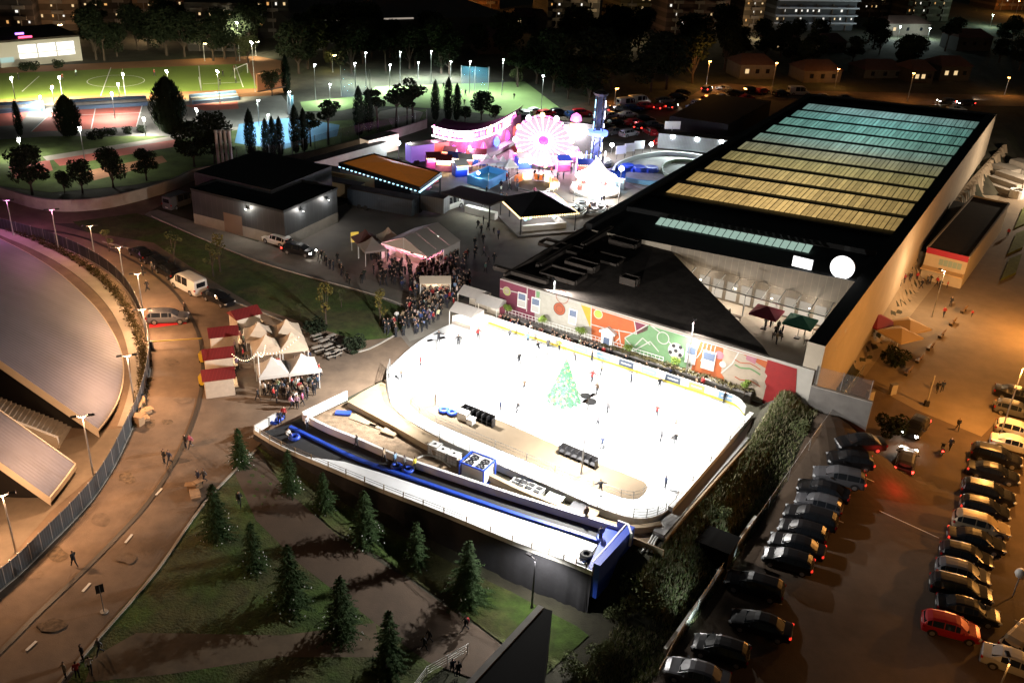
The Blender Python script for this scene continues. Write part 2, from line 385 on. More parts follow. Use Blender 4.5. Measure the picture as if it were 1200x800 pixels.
def car_proto(kind, label, lit=False, dim=False, name=None):
    d = CARS[kind]; st = d['st']; root = thing(name or kind + '_car', label, 'car' if kind != 'van' else 'van')
    if kind == 'van': root.name = 'van'
    zb = .2
    def ring(s):
        x, w, zk, zr, wr = s; o = []
        half = [(w * .84, zb), (w * .97, zb + .1), (w, .55 if zk > .6 else zk * .8), (w * .985, zk), (wr + .02, zr - .07 if zr - zk > .15 else zk + (zr - zk) * .6), (wr * .7, zr - .01), (0, zr)]
        return [(x, y, z) for y, z in half] + [(x, -y, z) for y, z in half[-2::-1]]
    rs = [ring(s) for s in st]; n = len(rs[0]); b = MB(); vs = [p for r in rs for p in r]; fs = []
    for i in range(len(rs) - 1):
        for k in range(n):
            fs.append((i * n + k, i * n + (k + 1) % n, (i + 1) * n + (k + 1) % n, (i + 1) * n + k))
    fs += [tuple(range(n)), tuple(range((len(rs) - 1) * n, len(rs) * n))[::-1]]
    b.add(vs, fs)
    for sx in d['w']:
        for sy in (1, -1):
            yy = sy * (max(s[1] for s in st) - .02)
            b.add([(sx + (d['r'] + .07) * math.cos(a), yy + sy * .022, max(zb, d['r'] + (d['r'] + .07) * math.sin(a))) for a in [math.pi * k / 8 for k in range(9)]], [tuple(range(9))], 1)
    body = obj('body', b, [m_paint, m_trim], root, smooth=False, world=False)
    def q4(a, b_, c, e, off=.012, sh=.1):
        a, b_, c, e = map(Vector, (a, b_, c, e)); ce = (a + b_ + c + e) / 4; nrm = (c - a).cross(e - b_).normalized()
        if nrm.dot(ce - Vector((0, 0, .7))) < 0: nrm = -nrm
        return [p + (ce - p) * sh + nrm * off for p in (a, b_, c, e)]
    i0, i1 = d['wi']
    for sgn, kk in ((1, (3, 4)), (-1, (8, 9))):
        w = MB()
        for i in range(i0, i1):
            if kind == 'van' and i == 2: continue
            w.add(q4(rs[i][kk[0]], rs[i + 1][kk[0]], rs[i + 1][kk[1]], rs[i][kk[1]], sh=.09), [(0, 1, 2, 3)])
        obj('side_window', w, m_glass, body, world=False)
    i = d['ws']; w = MB().add(q4(rs[i][4], rs[i][8], rs[i + 1][8], rs[i + 1][4], .02, .08), [(0, 1, 2, 3)])
    obj('windscreen', w, m_glass, body, world=False)
    i = d['rw']; j = i + 1
    w = MB().add(q4(rs[i][4], rs[i][8], rs[j][8], rs[j][4], .02, .1) if kind != 'van' else [(-2.61, .6, 1.2), (-2.61, -.6, 1.2), (-2.61, -.6, 1.8), (-2.61, .6, 1.8)], [(0, 1, 2, 3)])
    obj('rear_window', w, m_glass, body, world=False)
    for sx in d['w']:
        for sy in (1, -1):
            y = sy * (max(s[1] for s in st) - .1)
            T = Matrix.Translation((sx, y, d['r'])) @ Matrix.Rotation(-sy * math.pi / 2, 4, 'X')
            wl = MB().lathe([(d['r'] * .62, -.1), (d['r'], -.09), (d['r'], .07), (d['r'] * .66, .1)], 14, m=0, M=T)
            wh = obj('wheel', wl, m_tyre, root, world=False)
            rm = MB().lathe([(.03, .1), (d['r'] * .62, .095), (d['r'] * .62, .108), (.05, .115)], 10, M=T)
            obj('rim', rm, m_rim, wh, world=False)
    xf, xr = st[-2][0], st[1][0]; wf, wr_ = st[-2][1], st[1][1]
    for sy in (1, -1):
        obj('headlight', MB().box((xf - .04, sy * (wf - .08), st[-2][2] - .03), (.26, .24, .13), 0, rz=-sy * .5), m_head if lit else m_lampw, root, world=False)
        obj('taillight', MB().box((xr + .02, sy * (wr_ - .06), st[1][2] - .1), (.16, .2, .2), 0, rz=sy * .4), m_tail if lit else (m_taildim if dim else m_lampr), root, world=False)
        obj('mirror', MB().box((st[6][0] + .25, sy * (st[6][1] + .1), st[6][2] + .06), (.12, .2, .13), 0), m_paint, root, world=False)
    obj('number_plate', MB().box((st[0][0] - .01, 0, .62 if kind != 'van' else .5), (.02, .5, .11)), m_plate, root, world=False)
    return root
# ---- foliage
def leaf_mat(name, a, var=.35):
    m = mat(name, a, .9, var=var, scale=1.3, spec=.15); return m
m_bark = mat('bark', (.06, .042, .03), .9, var=.3, scale=4)
def leafquads(mb, c, n, size, rad, flat_=1.0, m=0, shell=.0, rng=R_):
    for _ in range(n):
        a = rng.random() * 6.283; z = rng.uniform(-1, 1); r = (rng.random() ** (1 / 3)) * (1 - shell) + shell; q = math.sqrt(1 - z * z)
        p = Vector((c[0] + rad * r * q * math.cos(a), c[1] + rad * r * q * math.sin(a), c[2] + rad * flat_ * r * z))
        u = Vector((rng.gauss(0, 1), rng.gauss(0, 1), rng.gauss(0, .7))).normalized(); w = u.cross(Vector((rng.gauss(0, 1), rng.gauss(0, 1), rng.gauss(0, 1)))).normalized()
        s = size * rng.uniform(.6, 1.4)
        mb.add([p - u * s, p + w * s * .45, p + u * s, p - w * s * .45], [(0, 1, 2, 3)], m)
def conifer(name, label, h, rad, m, dens=1.0, cat='tree', specks=True):
    root = thing(name, label, cat); tr = MB().tube([(0, 0, -.3), (0, 0, h * .5), (.03, .02, h * .97)], [h * .022, h * .014, .015], 7)
    obj('trunk', tr, m_bark, root, world=False); cr = MB(); n = int(h / .24)
    for k in range(n):
        t = k / n; z = .25 + t * (h - .35); L0 = rad * (1 - t) ** .85 + .1; nb = max(4, int((10 - 5 * t) * dens)); ph = rnd() * 6
        for b in range(nb):
            a = ph + b * 6.283 / nb + uni(-.25, .25); L = L0 * uni(.5, 1.2); up = .18 + .35 * t; dr = uni(.28, .5)
            dx, dy = math.cos(a), math.sin(a); ns = max(3, int(L / .115))
            for j in range(ns):
                s = (j + .7) / ns; p = Vector((dx * L * s, dy * L * s, z + up * L * s - dr * L * s * s)); wd = .36 * (1 - s) + .1
                for sd in (-1, 1, 0):
                    aa = a + sd * uni(.5, 1.1); q = Vector((math.cos(aa), math.sin(aa), uni(-.55, .1))); wv = Vector((-q.y, q.x, uni(-.5, .5))).normalized()
                    ln = (wd + .1) * uni(.5, .95)
                    cr.add([p, p + q * ln * .5 + wv * ln * .17, p + q * ln, p + q * ln * .5 - wv * ln * .17], [(0, 1, 2, 3)])
    for _ in range(60): leafquads(cr, (0, 0, h - .1 - rnd() * .5), 1, .12, .12)
    if specks:  # small white specks scattered low round the crown
        for _ in range(22):
            a = uni(0, 6.28); z = uni(.3, h * .42); r = (rad * (1 - z / h) ** .85) * uni(.85, 1.1); p = Vector((r * math.cos(a), r * math.sin(a), z)); s = .05
            cr.add([p + Vector((-s, 0, -s)), p + Vector((s, 0, -s)), p + Vector((0, s, s)), p + Vector((0, -s, s))], [(0, 1, 2), (0, 2, 3), (1, 3, 2)], 1)
    obj('crown', cr, [m, m_white], root, world=False); return root
def broad(name, label, h, rad, m, trunk=.35, n=9, leaves=1500, size=.28, cat='tree', flat_=.8, lean=0.0):
    root = thing(name, label, cat); th = h * trunk; mb = MB(); top = Vector((lean * .4, 0, th)); mb.tube([(0, 0, -.3), (lean * .15, .02, th * .5), top], [h * .03, h * .022, h * .017], 7)
    cr = MB(); cz = th + (h - th) * .5
    for k in range(n):
        a = k * 2.4 + uni(-.4, .4); r = rad * .62 * math.sqrt((k + .5) / n); zz = uni(th + (h - th) * .18, h - rad * .33) if k else h - rad * .45
        c = Vector((lean + r * math.cos(a), r * math.sin(a), zz)); lr = rad * uni(.34, .52)
        mb.tube([top - Vector((0, 0, th * .2 * rnd())), top.lerp(c, .5) + Vector((0, 0, -.1)), c], [h * .012, h * .008, .012], 5)
        leafquads(cr, c, leaves // n, size, lr, flat_, shell=.35)
    obj('trunk', mb, m_bark, root, world=False); obj('crown', cr, m, root, world=False); return root
def cypress(name, label, h, rad, m, cat='tree', dens=210, sz=1.0):
    root = thing(name, label, cat); obj('trunk', MB().tube([(0, 0, -.3), (0, 0, h * .8)], [.16, .04], 6), m_bark, root, world=False); cr = MB()
    for k in range(int(h * dens)):
        t = rnd() ** 1.1; r = rad * (math.sin(math.pi * min(1, (t * .92 + .1))) ** .6) * uni(.5, 1.08); a = rnd() * 6.283; z = .5 + t * (h - .5); s = uni(.16, .36) * sz
        p = Vector((r * math.cos(a), r * math.sin(a), z)); w = Vector((-math.sin(a), math.cos(a), 0)); u = Vector((math.cos(a) * .3, math.sin(a) * .3, 1))
        cr.add([p - w * s * .4, p + u * s * .6 - u * 1.3 * s, p + w * s * .4, p + u * s], [(0, 1, 2, 3)])
    obj('crown', cr, m, root, world=False); return root
m_fir = leaf_mat('fir_needles', (.032, .06, .02)); m_dark = leaf_mat('dark_foliage', (.015, .022, .011)); m_cyp = leaf_mat('cypress_foliage', (.012, .02, .011))
m_young = leaf_mat('young_leaves', (.13, .19, .035)); m_olive = leaf_mat('olive_foliage', (.07, .08, .035)); m_yel = leaf_mat('autumn_foliage', (.12, .1, .025))
# ---- lamp posts
m_steel = mat('galvanised_steel', (.4, .4, .4), .45, .7, var=.15, scale=3); m_dkst = mat('dark_steel', (.04, .04, .045), .4, .5)
def lamp_post(label, base, top_py, col, watts, aim_az=None, heads=2, tilt=0.0, group=None, height=None, lens=None, cone=152, sc=1.0, name='lamp_post', dark=False, omni=False, back=math.pi):
    """post with one or two flat heads; the light leaves the lens under each head"""
    h = height or hgt(base, top_py); root = thing(name, label, 'street lamp', base, aim_az or 0, group)
    mb = MB().tube([(0, 0, 0), (0, 0, h * .55), (0, 0, h)], [.09 * sc, .075 * sc, .055 * sc], 8).lathe([(.16 * sc, 0), (.16 * sc, .05), (.1 * sc, .3)], 8)
    obj('pole', mb, m_dkst if dark else m_steel, root, world=False)
    ml = lens or glow('lens_%d_%d_%d' % tuple(int(c * 20) for c in col), col, 25)
    for k in range(heads):
        s = (1, -1)[k]
        arm = MB().tube([(0, 0, h - .05), (s * .45 * sc, 0, h + .06)], .035 * sc, 6)
        hd = MB().box((s * .72 * sc, 0, h + .1), (.62 * sc, .34 * sc, .09 * sc), 0, top=.8)
        ho = obj('lamp_head', hd, m_dkst, root, world=False)
        obj('arm', arm, m_steel, ho, world=False)
        if lens: obj('lens', MB().box((s * .72 * sc, 0, h + .02), (.56 * sc, .34 * sc, .17), 0, top=1.2), ml, ho, world=False)
        else: obj('lens', MB().box((s * .74 * sc, 0, h + .1 - .045 * sc), (.46 * sc, .26 * sc, .012), 0), ml, ho, world=False)
    if watts:
        if omni == 'two':
            for s_, a_ in ((1, 0), (.85, back)):
                q = math.radians(44); v = (math.cos(a_) * math.sin(q), math.sin(a_) * math.sin(q), -math.cos(q))
                lamp_light(root, (math.cos(a_) * .7 * sc, math.sin(a_) * .7 * sc, h - .1), col, watts * s_, aim=v, cone=150, blend=.8, size=.25)
        elif omni: lamp_light(root, (0, 0, h - .15), col, watts, 'POINT', .3)
        else: lamp_light(root, (0, 0, h - .12), col, watts, aim=(0, 0, -1) if not tilt else (math.sin(tilt), 0, -math.cos(tilt)), cone=cone, size=.25)
    return root
# ================================================================== the pool hall's own axes
ZR = 6.0
BO = flat(588, 325, ZR); _lb = flat(947, 114, ZR)
EV = (_lb - BO); EV.z = 0; BL = EV.length; EV.normalize(); EU = Vector((EV.y, -EV.x, 0))
BO.z = 0
def B(u, v, z=0.0): 
    p = BO + EU * u + EV * v; return Vector((p.x, p.y, z))
def UV(px, py, z):
    p = flat(px, py, z) - BO; return p.dot(EU), p.dot(EV)
# ================================================================== ground, roads, fields
m_dirt = mat('rough_ground', (.055, .05, .034), .95, var=.4, scale=.3, bump=.4, var2=(.036, .04, .02))
m_grass = mat('grass', (.048, .085, .013), .95, var=.45, scale=.9, bump=.9, bscale=5, var2=(.07, .072, .024))
m_asph = mat('asphalt_brown', (.2, .14, .095), .85, var=.22, scale=.5, bump=.2, bscale=12, var2=(.14, .1, .072))
m_asph2 = mat('asphalt_dark', (.085, .056, .036), .85, var=.25, scale=.3, bump=.15, bscale=10)
m_pave = mat('paving_light', (.34, .3, .25), .85, var=.12, scale=.6, bump=.1)
m_lane = mat('lane_concrete', (.24, .22, .19), .85, var=.2, scale=.4)
m_turf = mat('pitch_turf', (.135, .2, .02), .95, var=.12, scale=.12); m_turf2 = mat('pale_turf', (.2, .3, .1), .95, var=.12, scale=.15)
m_track = mat('running_track', (.26, .12, .05), .9, var=.15, scale=.2); m_court = mat('red_court', (.45, .12, .09), .85, var=.1, scale=.2)
m_bcourt = mat('blue_court', (.12, .3, .5), .8, var=.15, scale=.2); m_line = mat('line_paint', (.7, .7, .68), .7)
m_conc = mat('concrete', (.36, .33, .29), .85, var=.15, scale=.7, bump=.1); m_concd = mat('concrete_dark', (.16, .15, .14), .85, var=.2, scale=.7)
xs = sorted(set([-1500, -900, -600, -400, -300, -220, -160] + [-130 + 6 * i for i in range(14)] + [-46 + 1.5 * i for i in range(110)] + [119 + 8 * i for i in range(12)] + [230, 300, 400, 600, 900, 1500]))
ys = sorted(set([-400, -150, -60, 0, 20] + [30 + 1.5 * i for i in range(100)] + [180 + 8 * i for i in range(30)] + [430, 500, 650, 900, 1500]))
gm = MB(); nx = len(xs); gm.v = [(x, y, ZT(x, y)) for y in ys for x in xs]
for j in range(len(ys) - 1):
    for i in range(nx - 1): gm.f.append((j * nx + i, j * nx + i + 1, (j + 1) * nx + i + 1, (j + 1) * nx + i)); gm.mi.append(0)
g_ = obj('ground', gm, m_dirt, smooth=True); tag(g_, kind='structure')
sheet('road', [(-60, 262), (0, 238), (60, 262), (100, 272), (180, 285), (250, 330), (300, 360), (420, 400), (470, 395), (490, 420), (440, 450), (400, 470), (330, 500), (300, 525), (235, 590), (190, 660), (60, 830), (-160, 830), (-160, 640), (-20, 690)], m_asph)
sheet('plaza', [(230, 340), (330, 262), (480, 215), (600, 160), (690, 165), (830, 175), (760, 240), (590, 330), (586, 374), (500, 398), (440, 440), (400, 470), (350, 440), (420, 345)], mat('plaza_paving', (.2, .17, .14), .8, var=.2, scale=.25, var2=(.13, .12, .11)))
sheet('lane', [(165, 250), (185, 246), (300, 283), (425, 325), (560, 375), (480, 400), (440, 345), (300, 305)], m_lane)
sheet('road', [(-200, 252), (-60, 226), (0, 232), (60, 244), (120, 240), (170, 228), (215, 210), (240, 218), (190, 240), (150, 262), (60, 262), (0, 240), (-60, 262)], m_asph)
sheet('lawn', [(85, 260), (160, 250), (178, 256), (300, 308), (440, 348), (488, 366), (462, 393), (420, 412), (385, 396), (305, 365), (238, 338), (170, 298), (120, 284)], m_grass)
sheet('lawn', [(288, 535), (240, 590), (180, 670), (120, 740), (60, 830), (430, 830), (500, 800), (560, 748), (470, 690), (440, 660), (375, 610), (330, 560)], m_grass)
sheet('path', [(270, 545), (300, 530), (335, 575), (400, 632), (480, 680), (560, 735), (600, 765), (570, 800), (500, 775), (420, 715), (350, 660), (300, 610)], m_asph2)
sheet('lawn', [(300, 522), (345, 556), (420, 600), (520, 655), (600, 694), (676, 734), (690, 745), (640, 790), (600, 762), (545, 720), (450, 655), (390, 620), (330, 565)], m_grass)
sheet('path', [(160, 742), (330, 745), (440, 730), (446, 770), (330, 770), (200, 790), (100, 800), (110, 770)], mat('worn_earth', (.13, .095, .06), .95, var=.3, scale=.5))
sheet('car_park', [(1003, 448), (1110, 290), (1190, 160), (1500, 200), (1500, 900), (700, 900), (740, 830), (795, 757), (900, 600)], m_asph2)
sheet('plaza', [(985, 395), (1040, 310), (1110, 240), (1175, 170), (1260, 180), (1200, 330), (1130, 440), (1075, 470), (1010, 440)], mat('plaza_beige', (.3, .24, .17), .85, var=.15, scale=.4))
sheet('road', [(1010, 446), (1075, 360), (1130, 290), (1250, 120), (1330, 140), (1240, 420), (1150, 512), (1072, 480), (1050, 468)], mat('asphalt_warm', (.2, .15, .1), .85, var=.15, scale=.4))
sheet('road', [(900, 106), (1250, 128), (1250, 141), (1000, 122), (895, 115)], m_asph)
sheet('road', [(740, 155), (830, 100), (850, 98), (905, 102), (905, 108), (850, 112), (770, 160)], m_asph)
sheet('car_park', [(600, 138), (700, 118), (850, 112), (940, 112), (850, 175), (780, 168), (690, 160), (640, 145)], m_asph2)
sheet('running_track', [(-100, 84), (300, 66), (332, 72), (338, 108), (300, 116), (-100, 132)], m_track)
sheet('football_pitch', [(-90, 90), (288, 75), (302, 104), (-90, 121)], m_turf)
def line_on(p, q, w=.14, z=.14):
    a, b = G(*p), G(*q); a.z += z; b.z += z; return a, b
mk = MB()
for pts in [((130, 80), (118, 113)), ((233, 78), (236, 107)), ((233, 91), (236, 107)), ((276, 77), (285, 103)), ((238, 99), (283, 97)), ((26, 108), (46, 90))]:
    a, b = line_on(*pts); mk.ribbon([a, b], .004, .2, z=-.02)
c0 = flat(136, 95, .12)
mk.ribbon([c0 + Vector((6.5 * math.cos(a * .26), 6.5 * math.sin(a * .26), 0)) for a in range(25)], .004, .16)
tag(obj('pitch_markings', mk, m_line), kind='structure')
sheet('paved_ground', [(-60, 128), (330, 112), (345, 132), (320, 150), (200, 160), (-60, 165)], mat('court_paving', (.2, .19, .17), .9, var=.15, scale=.3))
sheet('court', [(37, 155), (64, 130), (167, 123), (160, 149)], m_court); sheet('court', [(-30, 132), (36, 130), (22, 147), (-30, 150)], m_court)
sheet('court', [(215, 124), (278, 119), (280, 128), (240, 130)], m_court)
mk = MB()
for pts in [((58, 137), (166, 133)), ((112, 127), (107, 152)), ((64, 130), (37, 155)), ((167, 123), (160, 149))]:
    a, b = line_on(*pts); mk.ribbon([a, b], .004, .2)
tag(obj('court_markings', mk, m_line), kind='structure')
sheet('lawn', [(-60, 168), (60, 160), (215, 160), (300, 150), (420, 140), (500, 128), (500, 145), (330, 190), (230, 205), (150, 218), (60, 226), (-60, 210)], mat('park_lawn', (.09, .13, .03), .95, var=.4, scale=.3))
for poly, mm in (([(60, 185), (205, 163), (208, 172), (70, 195)], m_court), ([(90, 203), (190, 183), (196, 190), (110, 212)], mat('play_surface', (.42, .2, .1), .9, var=.2, scale=.3)), ([(10, 196), (58, 188), (62, 200), (18, 210)], m_court)):
    sheet('play_area', poly, mm)
sheet('path', [(50, 184), (200, 160), (300, 146), (302, 149), (205, 164), (55, 189)], m_pave)
sheet('path', [(445, 131), (470, 126), (496, 132), (490, 145), (460, 150), (455, 140), (440, 140)], m_pave)
sheet('football_pitch', [(352, 120), (430, 112), (440, 102), (615, 96), (660, 130), (620, 140), (520, 128), (430, 124), (400, 130), (355, 131)], m_turf2)
sheet('court', [(280, 146), (345, 138), (398, 147), (395, 160), (330, 176), (275, 168)], m_bcourt)
# drain line and kerbs of the curved road
DR = [(-40, 800), (0, 765), (50, 715), (100, 668), (145, 622), (175, 588), (203, 545), (222, 505), (234, 468), (238, 430), (232, 390), (208, 347), (180, 322), (150, 303), (100, 280), (50, 270), (0, 265), (-60, 262)]
dr = smooth_line([G(*p, .115) for p in DR]); tag(obj('drain_channel', MB().ribbon(dr, .015, .42), mat('iron_grating', (.035, .028, .024), .6)), kind='structure')
mk = MB()
for a, b in (((183, 581), (190, 573)), ((147, 637), (155, 627)), ((97, 694), (106, 684)), ((31, 763), (43, 752))):
    mk.ribbon([G(*a, .125), G(*b, .125)], .006, .22)
tag(obj('lane_markings', mk, m_line), kind='structure')
mk = MB()
for i in range(6):
    a = (1010 - i * 36, 560 + i * 48); mk.ribbon([G(a[0], a[1], .2), G(a[0] + 14, a[1] + 6, .2)], .004, .12)
mk.ribbon([G(1030, 600, .2), G(1100, 632, .2)], .004, .1)
tag(obj('parking_markings', mk, [m_line, m_asph]), kind='structure')
for nm, pts in (('kerb', [(300, 528), (240, 590), (185, 668), (110, 755), (40, 835)]), ('kerb', [(120, 284), (170, 299), (238, 339), (305, 366), (385, 398), (420, 413), (462, 394)]), ('kerb', [(178, 254), (300, 306), (440, 346), (490, 366)])):
    tag(obj(nm, MB().ribbon(smooth_line([G(*p, .05) for p in pts]), .12, .22, z=0), m_conc), kind='structure')
m_patch = mat('asphalt_patch', (.165, .117, .08), .9, var=.3, scale=1.6, bump=.2); m_dirtp = mat('leaf_dirt', (.13, .092, .058), .95, var=.6, scale=2.5)
for i, (px, py, w, h) in enumerate(((175, 497, 9, 7), (200, 425, 12, 7), (196, 495, 8, 4), (120, 610, 14, 9), (66, 650, 16, 10), (40, 672, 14, 8), (150, 560, 10, 8), (215, 470, 14, 5), (60, 735, 22, 9), (150, 655, 14, 7))):
    sheet('ground_patch', [(px + w * uni(.6, 1.1) * math.cos(k * .7), py + h * uni(.6, 1.1) * math.sin(k * .7)) for k in range(9)], m_patch if i % 2 else m_dirtp, curve=True)
# ================================================================== pool hall
m_roofd = mat('roof_membrane', (.055, .046, .04), .95, var=.35, scale=.6, bump=.1, spec=.12); m_roofb = mat('roof_black', (.008, .009, .01), .8, var=.2, scale=.5)
m_beige = mat('beige_render', (.42, .36, .28), .85, var=.08, scale=.4); m_stone = stripes('stone_cladding', (.36, .3, .22), (.24, .2, .15), (EU.x, EU.y, 0), .9, .94)
W_, VM, L_ = 40.6, 22.6, BL
t = thing('pool_hall', 'huge flat pool hall with rows of glowing skylights on its dark roof', 'sports hall', B(20, 70, -4))
pol = [B(0, VM), B(W_, VM), B(W_, L_), B(0, L_)]
ob = MB().prism(pol, -4, [6.0, 8.2, 8.2, 6.0], 0, 1); obj('hall_walls', ob, [m_beige, m_roofb], t)
pz = lambda u: 6.0 + 2.2 * u / W_
par = MB()
for a, b in (((0, VM), (0, L_)), ((0, L_), (W_, L_))):
    p, q = B(*a), B(*b); par.prism([p, q, q + (EU if a == (0, VM) else -EV) * 1.1, p + (EU if a == (0, VM) else -EV) * 1.1], [5.8, pz(b[0]) - .3, pz(b[0]) - .3, 5.8], [6.9, pz(b[0]) + .9, pz(b[0]) + .9, 6.9])
obj('parapet', par, m_roofb, t)
par = MB().prism([B(W_ - 1.9, .3), B(W_ - .002, .3), B(W_ - .002, L_ + .2), B(W_ - 1.9, L_ + .2)], 5.8, 8.9, 0, 1); obj('wing_wall', par.prism([B(W_ - 1.0, .3), B(W_, .3), B(W_, VM - .01), B(W_ - 1.0, VM - .01)], -4, 5.79), [m_beige, m_roofb], t)
m_annex = MB().prism([B(0, 0), B(W_ - 5.4, 0), B(33.6, 2.2), B(13.6, VM - .01), B(0, VM - .01)], -.5, 5.9, 0, 1); obj('annex', m_annex, [mat('annex_render', (.4, .38, .34), .85, var=.06), m_roofd], t)
ed = MB().ribbon([B(.15, 0, 5.9), B(W_ - 5.6, 0, 5.9)], .22, .3).ribbon([B(.16, .3, 5.9), B(.16, VM - .3, 5.9)], .5, .3)
obj('roof_edge', ed, m_roofd, t)
# front wall of the tall part above the annex and terrace
fw = MB().add([B(13.5, VM - .03, .4), B(W_ - 2, VM - .03, .4), B(W_ - 2, VM - .03, 8.05), B(13.5, VM - .03, 6.7)], [(0, 1, 2, 3)]); obj('stone_front', fw, m_stone, t)
for (px, py, w, d, h) in ((660, 322, 5.2, 3.2, .5), (682, 312, 4.2, 1.8, .8), (705, 300, 6, 3, .3), (663, 290, 7.5, 2.2, .4), (650, 300, .5, 9, .5), (732, 285, 4, 2, .7), (700, 278, .5, 9, .6), (738, 330, 2.2, 1.4, .9), (610, 322, 8, .4, .5), (715, 250, .6, 16, .5)):
    u, v = UV(px, py, 6.1); c = B(u, v, 5.9 + h / 2)
    mb = MB(); fx = .28
    for du, dv, ww, dd in ((0, -d / 2, w, fx), (0, d / 2, w, fx), (-w / 2, 0, fx, d), (w / 2, 0, fx, d)):
        if d > .7 or du == 0: mb.box(c + EU * du + EV * dv, (ww + (.0 if du == 0 else 0), dd - (.57 if du and dd > 1 else 0), h), 0, rz=math.atan2(EU.y, EU.x))
    obj('roof_upstand', mb, m_roofd, t)
def sky_mat():
    m = bpy.data.materials.new('skylight_glass'); m.use_nodes = True; tt = m.node_tree; b = tt.nodes['Principled BSDF']
    b.inputs['Base Color'].default_value = (.1, .1, .1, 1); b.inputs['Roughness'].default_value = .3
    g = tt.nodes.new('ShaderNodeNewGeometry'); sub = tt.nodes.new('ShaderNodeVectorMath'); sub.operation = 'SUBTRACT'; sub.inputs[1].default_value = BO
    tt.links.new(g.outputs['Position'], sub.inputs[0])
    def dot(ax, off=0, mul=1):
        d = tt.nodes.new('ShaderNodeVectorMath'); d.operation = 'DOT_PRODUCT'; d.inputs[1].default_value = ax; tt.links.new(sub.outputs[0], d.inputs[0])
        q = tt.nodes.new('ShaderNodeMath'); q.operation = 'MULTIPLY_ADD'; q.inputs[1].default_value = mul; q.inputs[2].default_value = off; tt.links.new(d.outputs['Value'], q.inputs[0]); return q.outputs[0]
    v = dot(EV); u = dot(EU)
    cr = tt.nodes.new('ShaderNodeValToRGB'); mr = tt.nodes.new('ShaderNodeMapRange'); mr.inputs['From Min'].default_value = 45; mr.inputs['From Max'].default_value = 124
    tt.links.new(v, mr.inputs['Value']); tt.links.new(mr.outputs[0], cr.inputs[0])
    e = cr.color_ramp.elements; e[0].position = 0; e[0].color = (.62, .4, .14, 1); e[1].position = 1; e[1].color = (.18, .31, .3, 1)
    for p, c in ((.2, (.5, .35, .13)), (.36, (.34, .29, .12)), (.48, (.25, .25, .16)), (.58, (.2, .32, .27)), (.7, (.15, .33, .28)), (.86, (.14, .34, .31))): x = e.new(p); x.color = (*c, 1)
    # dimmer towards both ends of each row, as the lamps inside hang over the pool
    ur = tt.nodes.new('ShaderNodeValToRGB'); um = tt.nodes.new('ShaderNodeMapRange'); um.inputs['From Min'].default_value = 2; um.inputs['From Max'].default_value = 39
    tt.links.new(u, um.inputs['Value']); tt.links.new(um.outputs[0], ur.inputs[0]); ue = ur.color_ramp.elements
    ue[0].color = (.5, .48, .45, 1); ue[1].color = (.42, .42, .38, 1); x = ue.new(.5); x.color = (1, 1, 1, 1); x = ue.new(.28); x.color = (.8, .8, .8, 1)
    # each pane glows at its own random strength
    cell = tt.nodes.new('ShaderNodeCombineXYZ')
    for src, per, k, of_ in ((u, (38.6 - 3.0) / 44, 0, 3.0), (v, 75.4 / 9, 1, 44.0)):
        q = tt.nodes.new('ShaderNodeMath'); q.operation = 'MULTIPLY_ADD'; q.inputs[1].default_value = 1 / per; q.inputs[2].default_value = -of_ / per; tt.links.new(src, q.inputs[0])
        fl = tt.nodes.new('ShaderNodeMath'); fl.operation = 'FLOOR'; tt.links.new(q.outputs[0], fl.inputs[0]); tt.links.new(fl.outputs[0], cell.inputs[k])
    wn = tt.nodes.new('ShaderNodeTexWhiteNoise'); tt.links.new(cell.outputs[0], wn.inputs['Vector'])
    wr = tt.nodes.new('ShaderNodeMapRange'); wr.inputs['To Min'].default_value = .68; wr.inputs['To Max'].default_value = 1.15; tt.links.new(wn.outputs['Value'], wr.inputs['Value'])
    ns = tt.nodes.new('ShaderNodeTexNoise'); ns.inputs['Scale'].default_value = .9; tt.links.new(g.outputs['Position'], ns.inputs['Vector'])
    nr = tt.nodes.new('ShaderNodeMapRange'); nr.inputs['To Min'].default_value = .6; nr.inputs['To Max'].default_value = 1.3; tt.links.new(ns.outputs['Fac'], nr.inputs['Value'])
    cur = cr.outputs[0]
    for o in (ur.outputs[0], wr.outputs[0], nr.outputs[0]):
        mx = tt.nodes.new('ShaderNodeMix'); mx.data_type = 'RGBA'; mx.blend_type = 'MULTIPLY'; mx.inputs['Factor'].default_value = 1
        tt.links.new(cur, mx.inputs['A']); tt.links.new(o, mx.inputs['B']); cur = mx.outputs['Result']
    tt.links.new(cur, b.inputs['Emission Color']); b.inputs['Emission Strength'].default_value = 1.4; m.cycles.emission_sampling = 'NONE'; return m
m_sky = sky_mat(); NR = 10
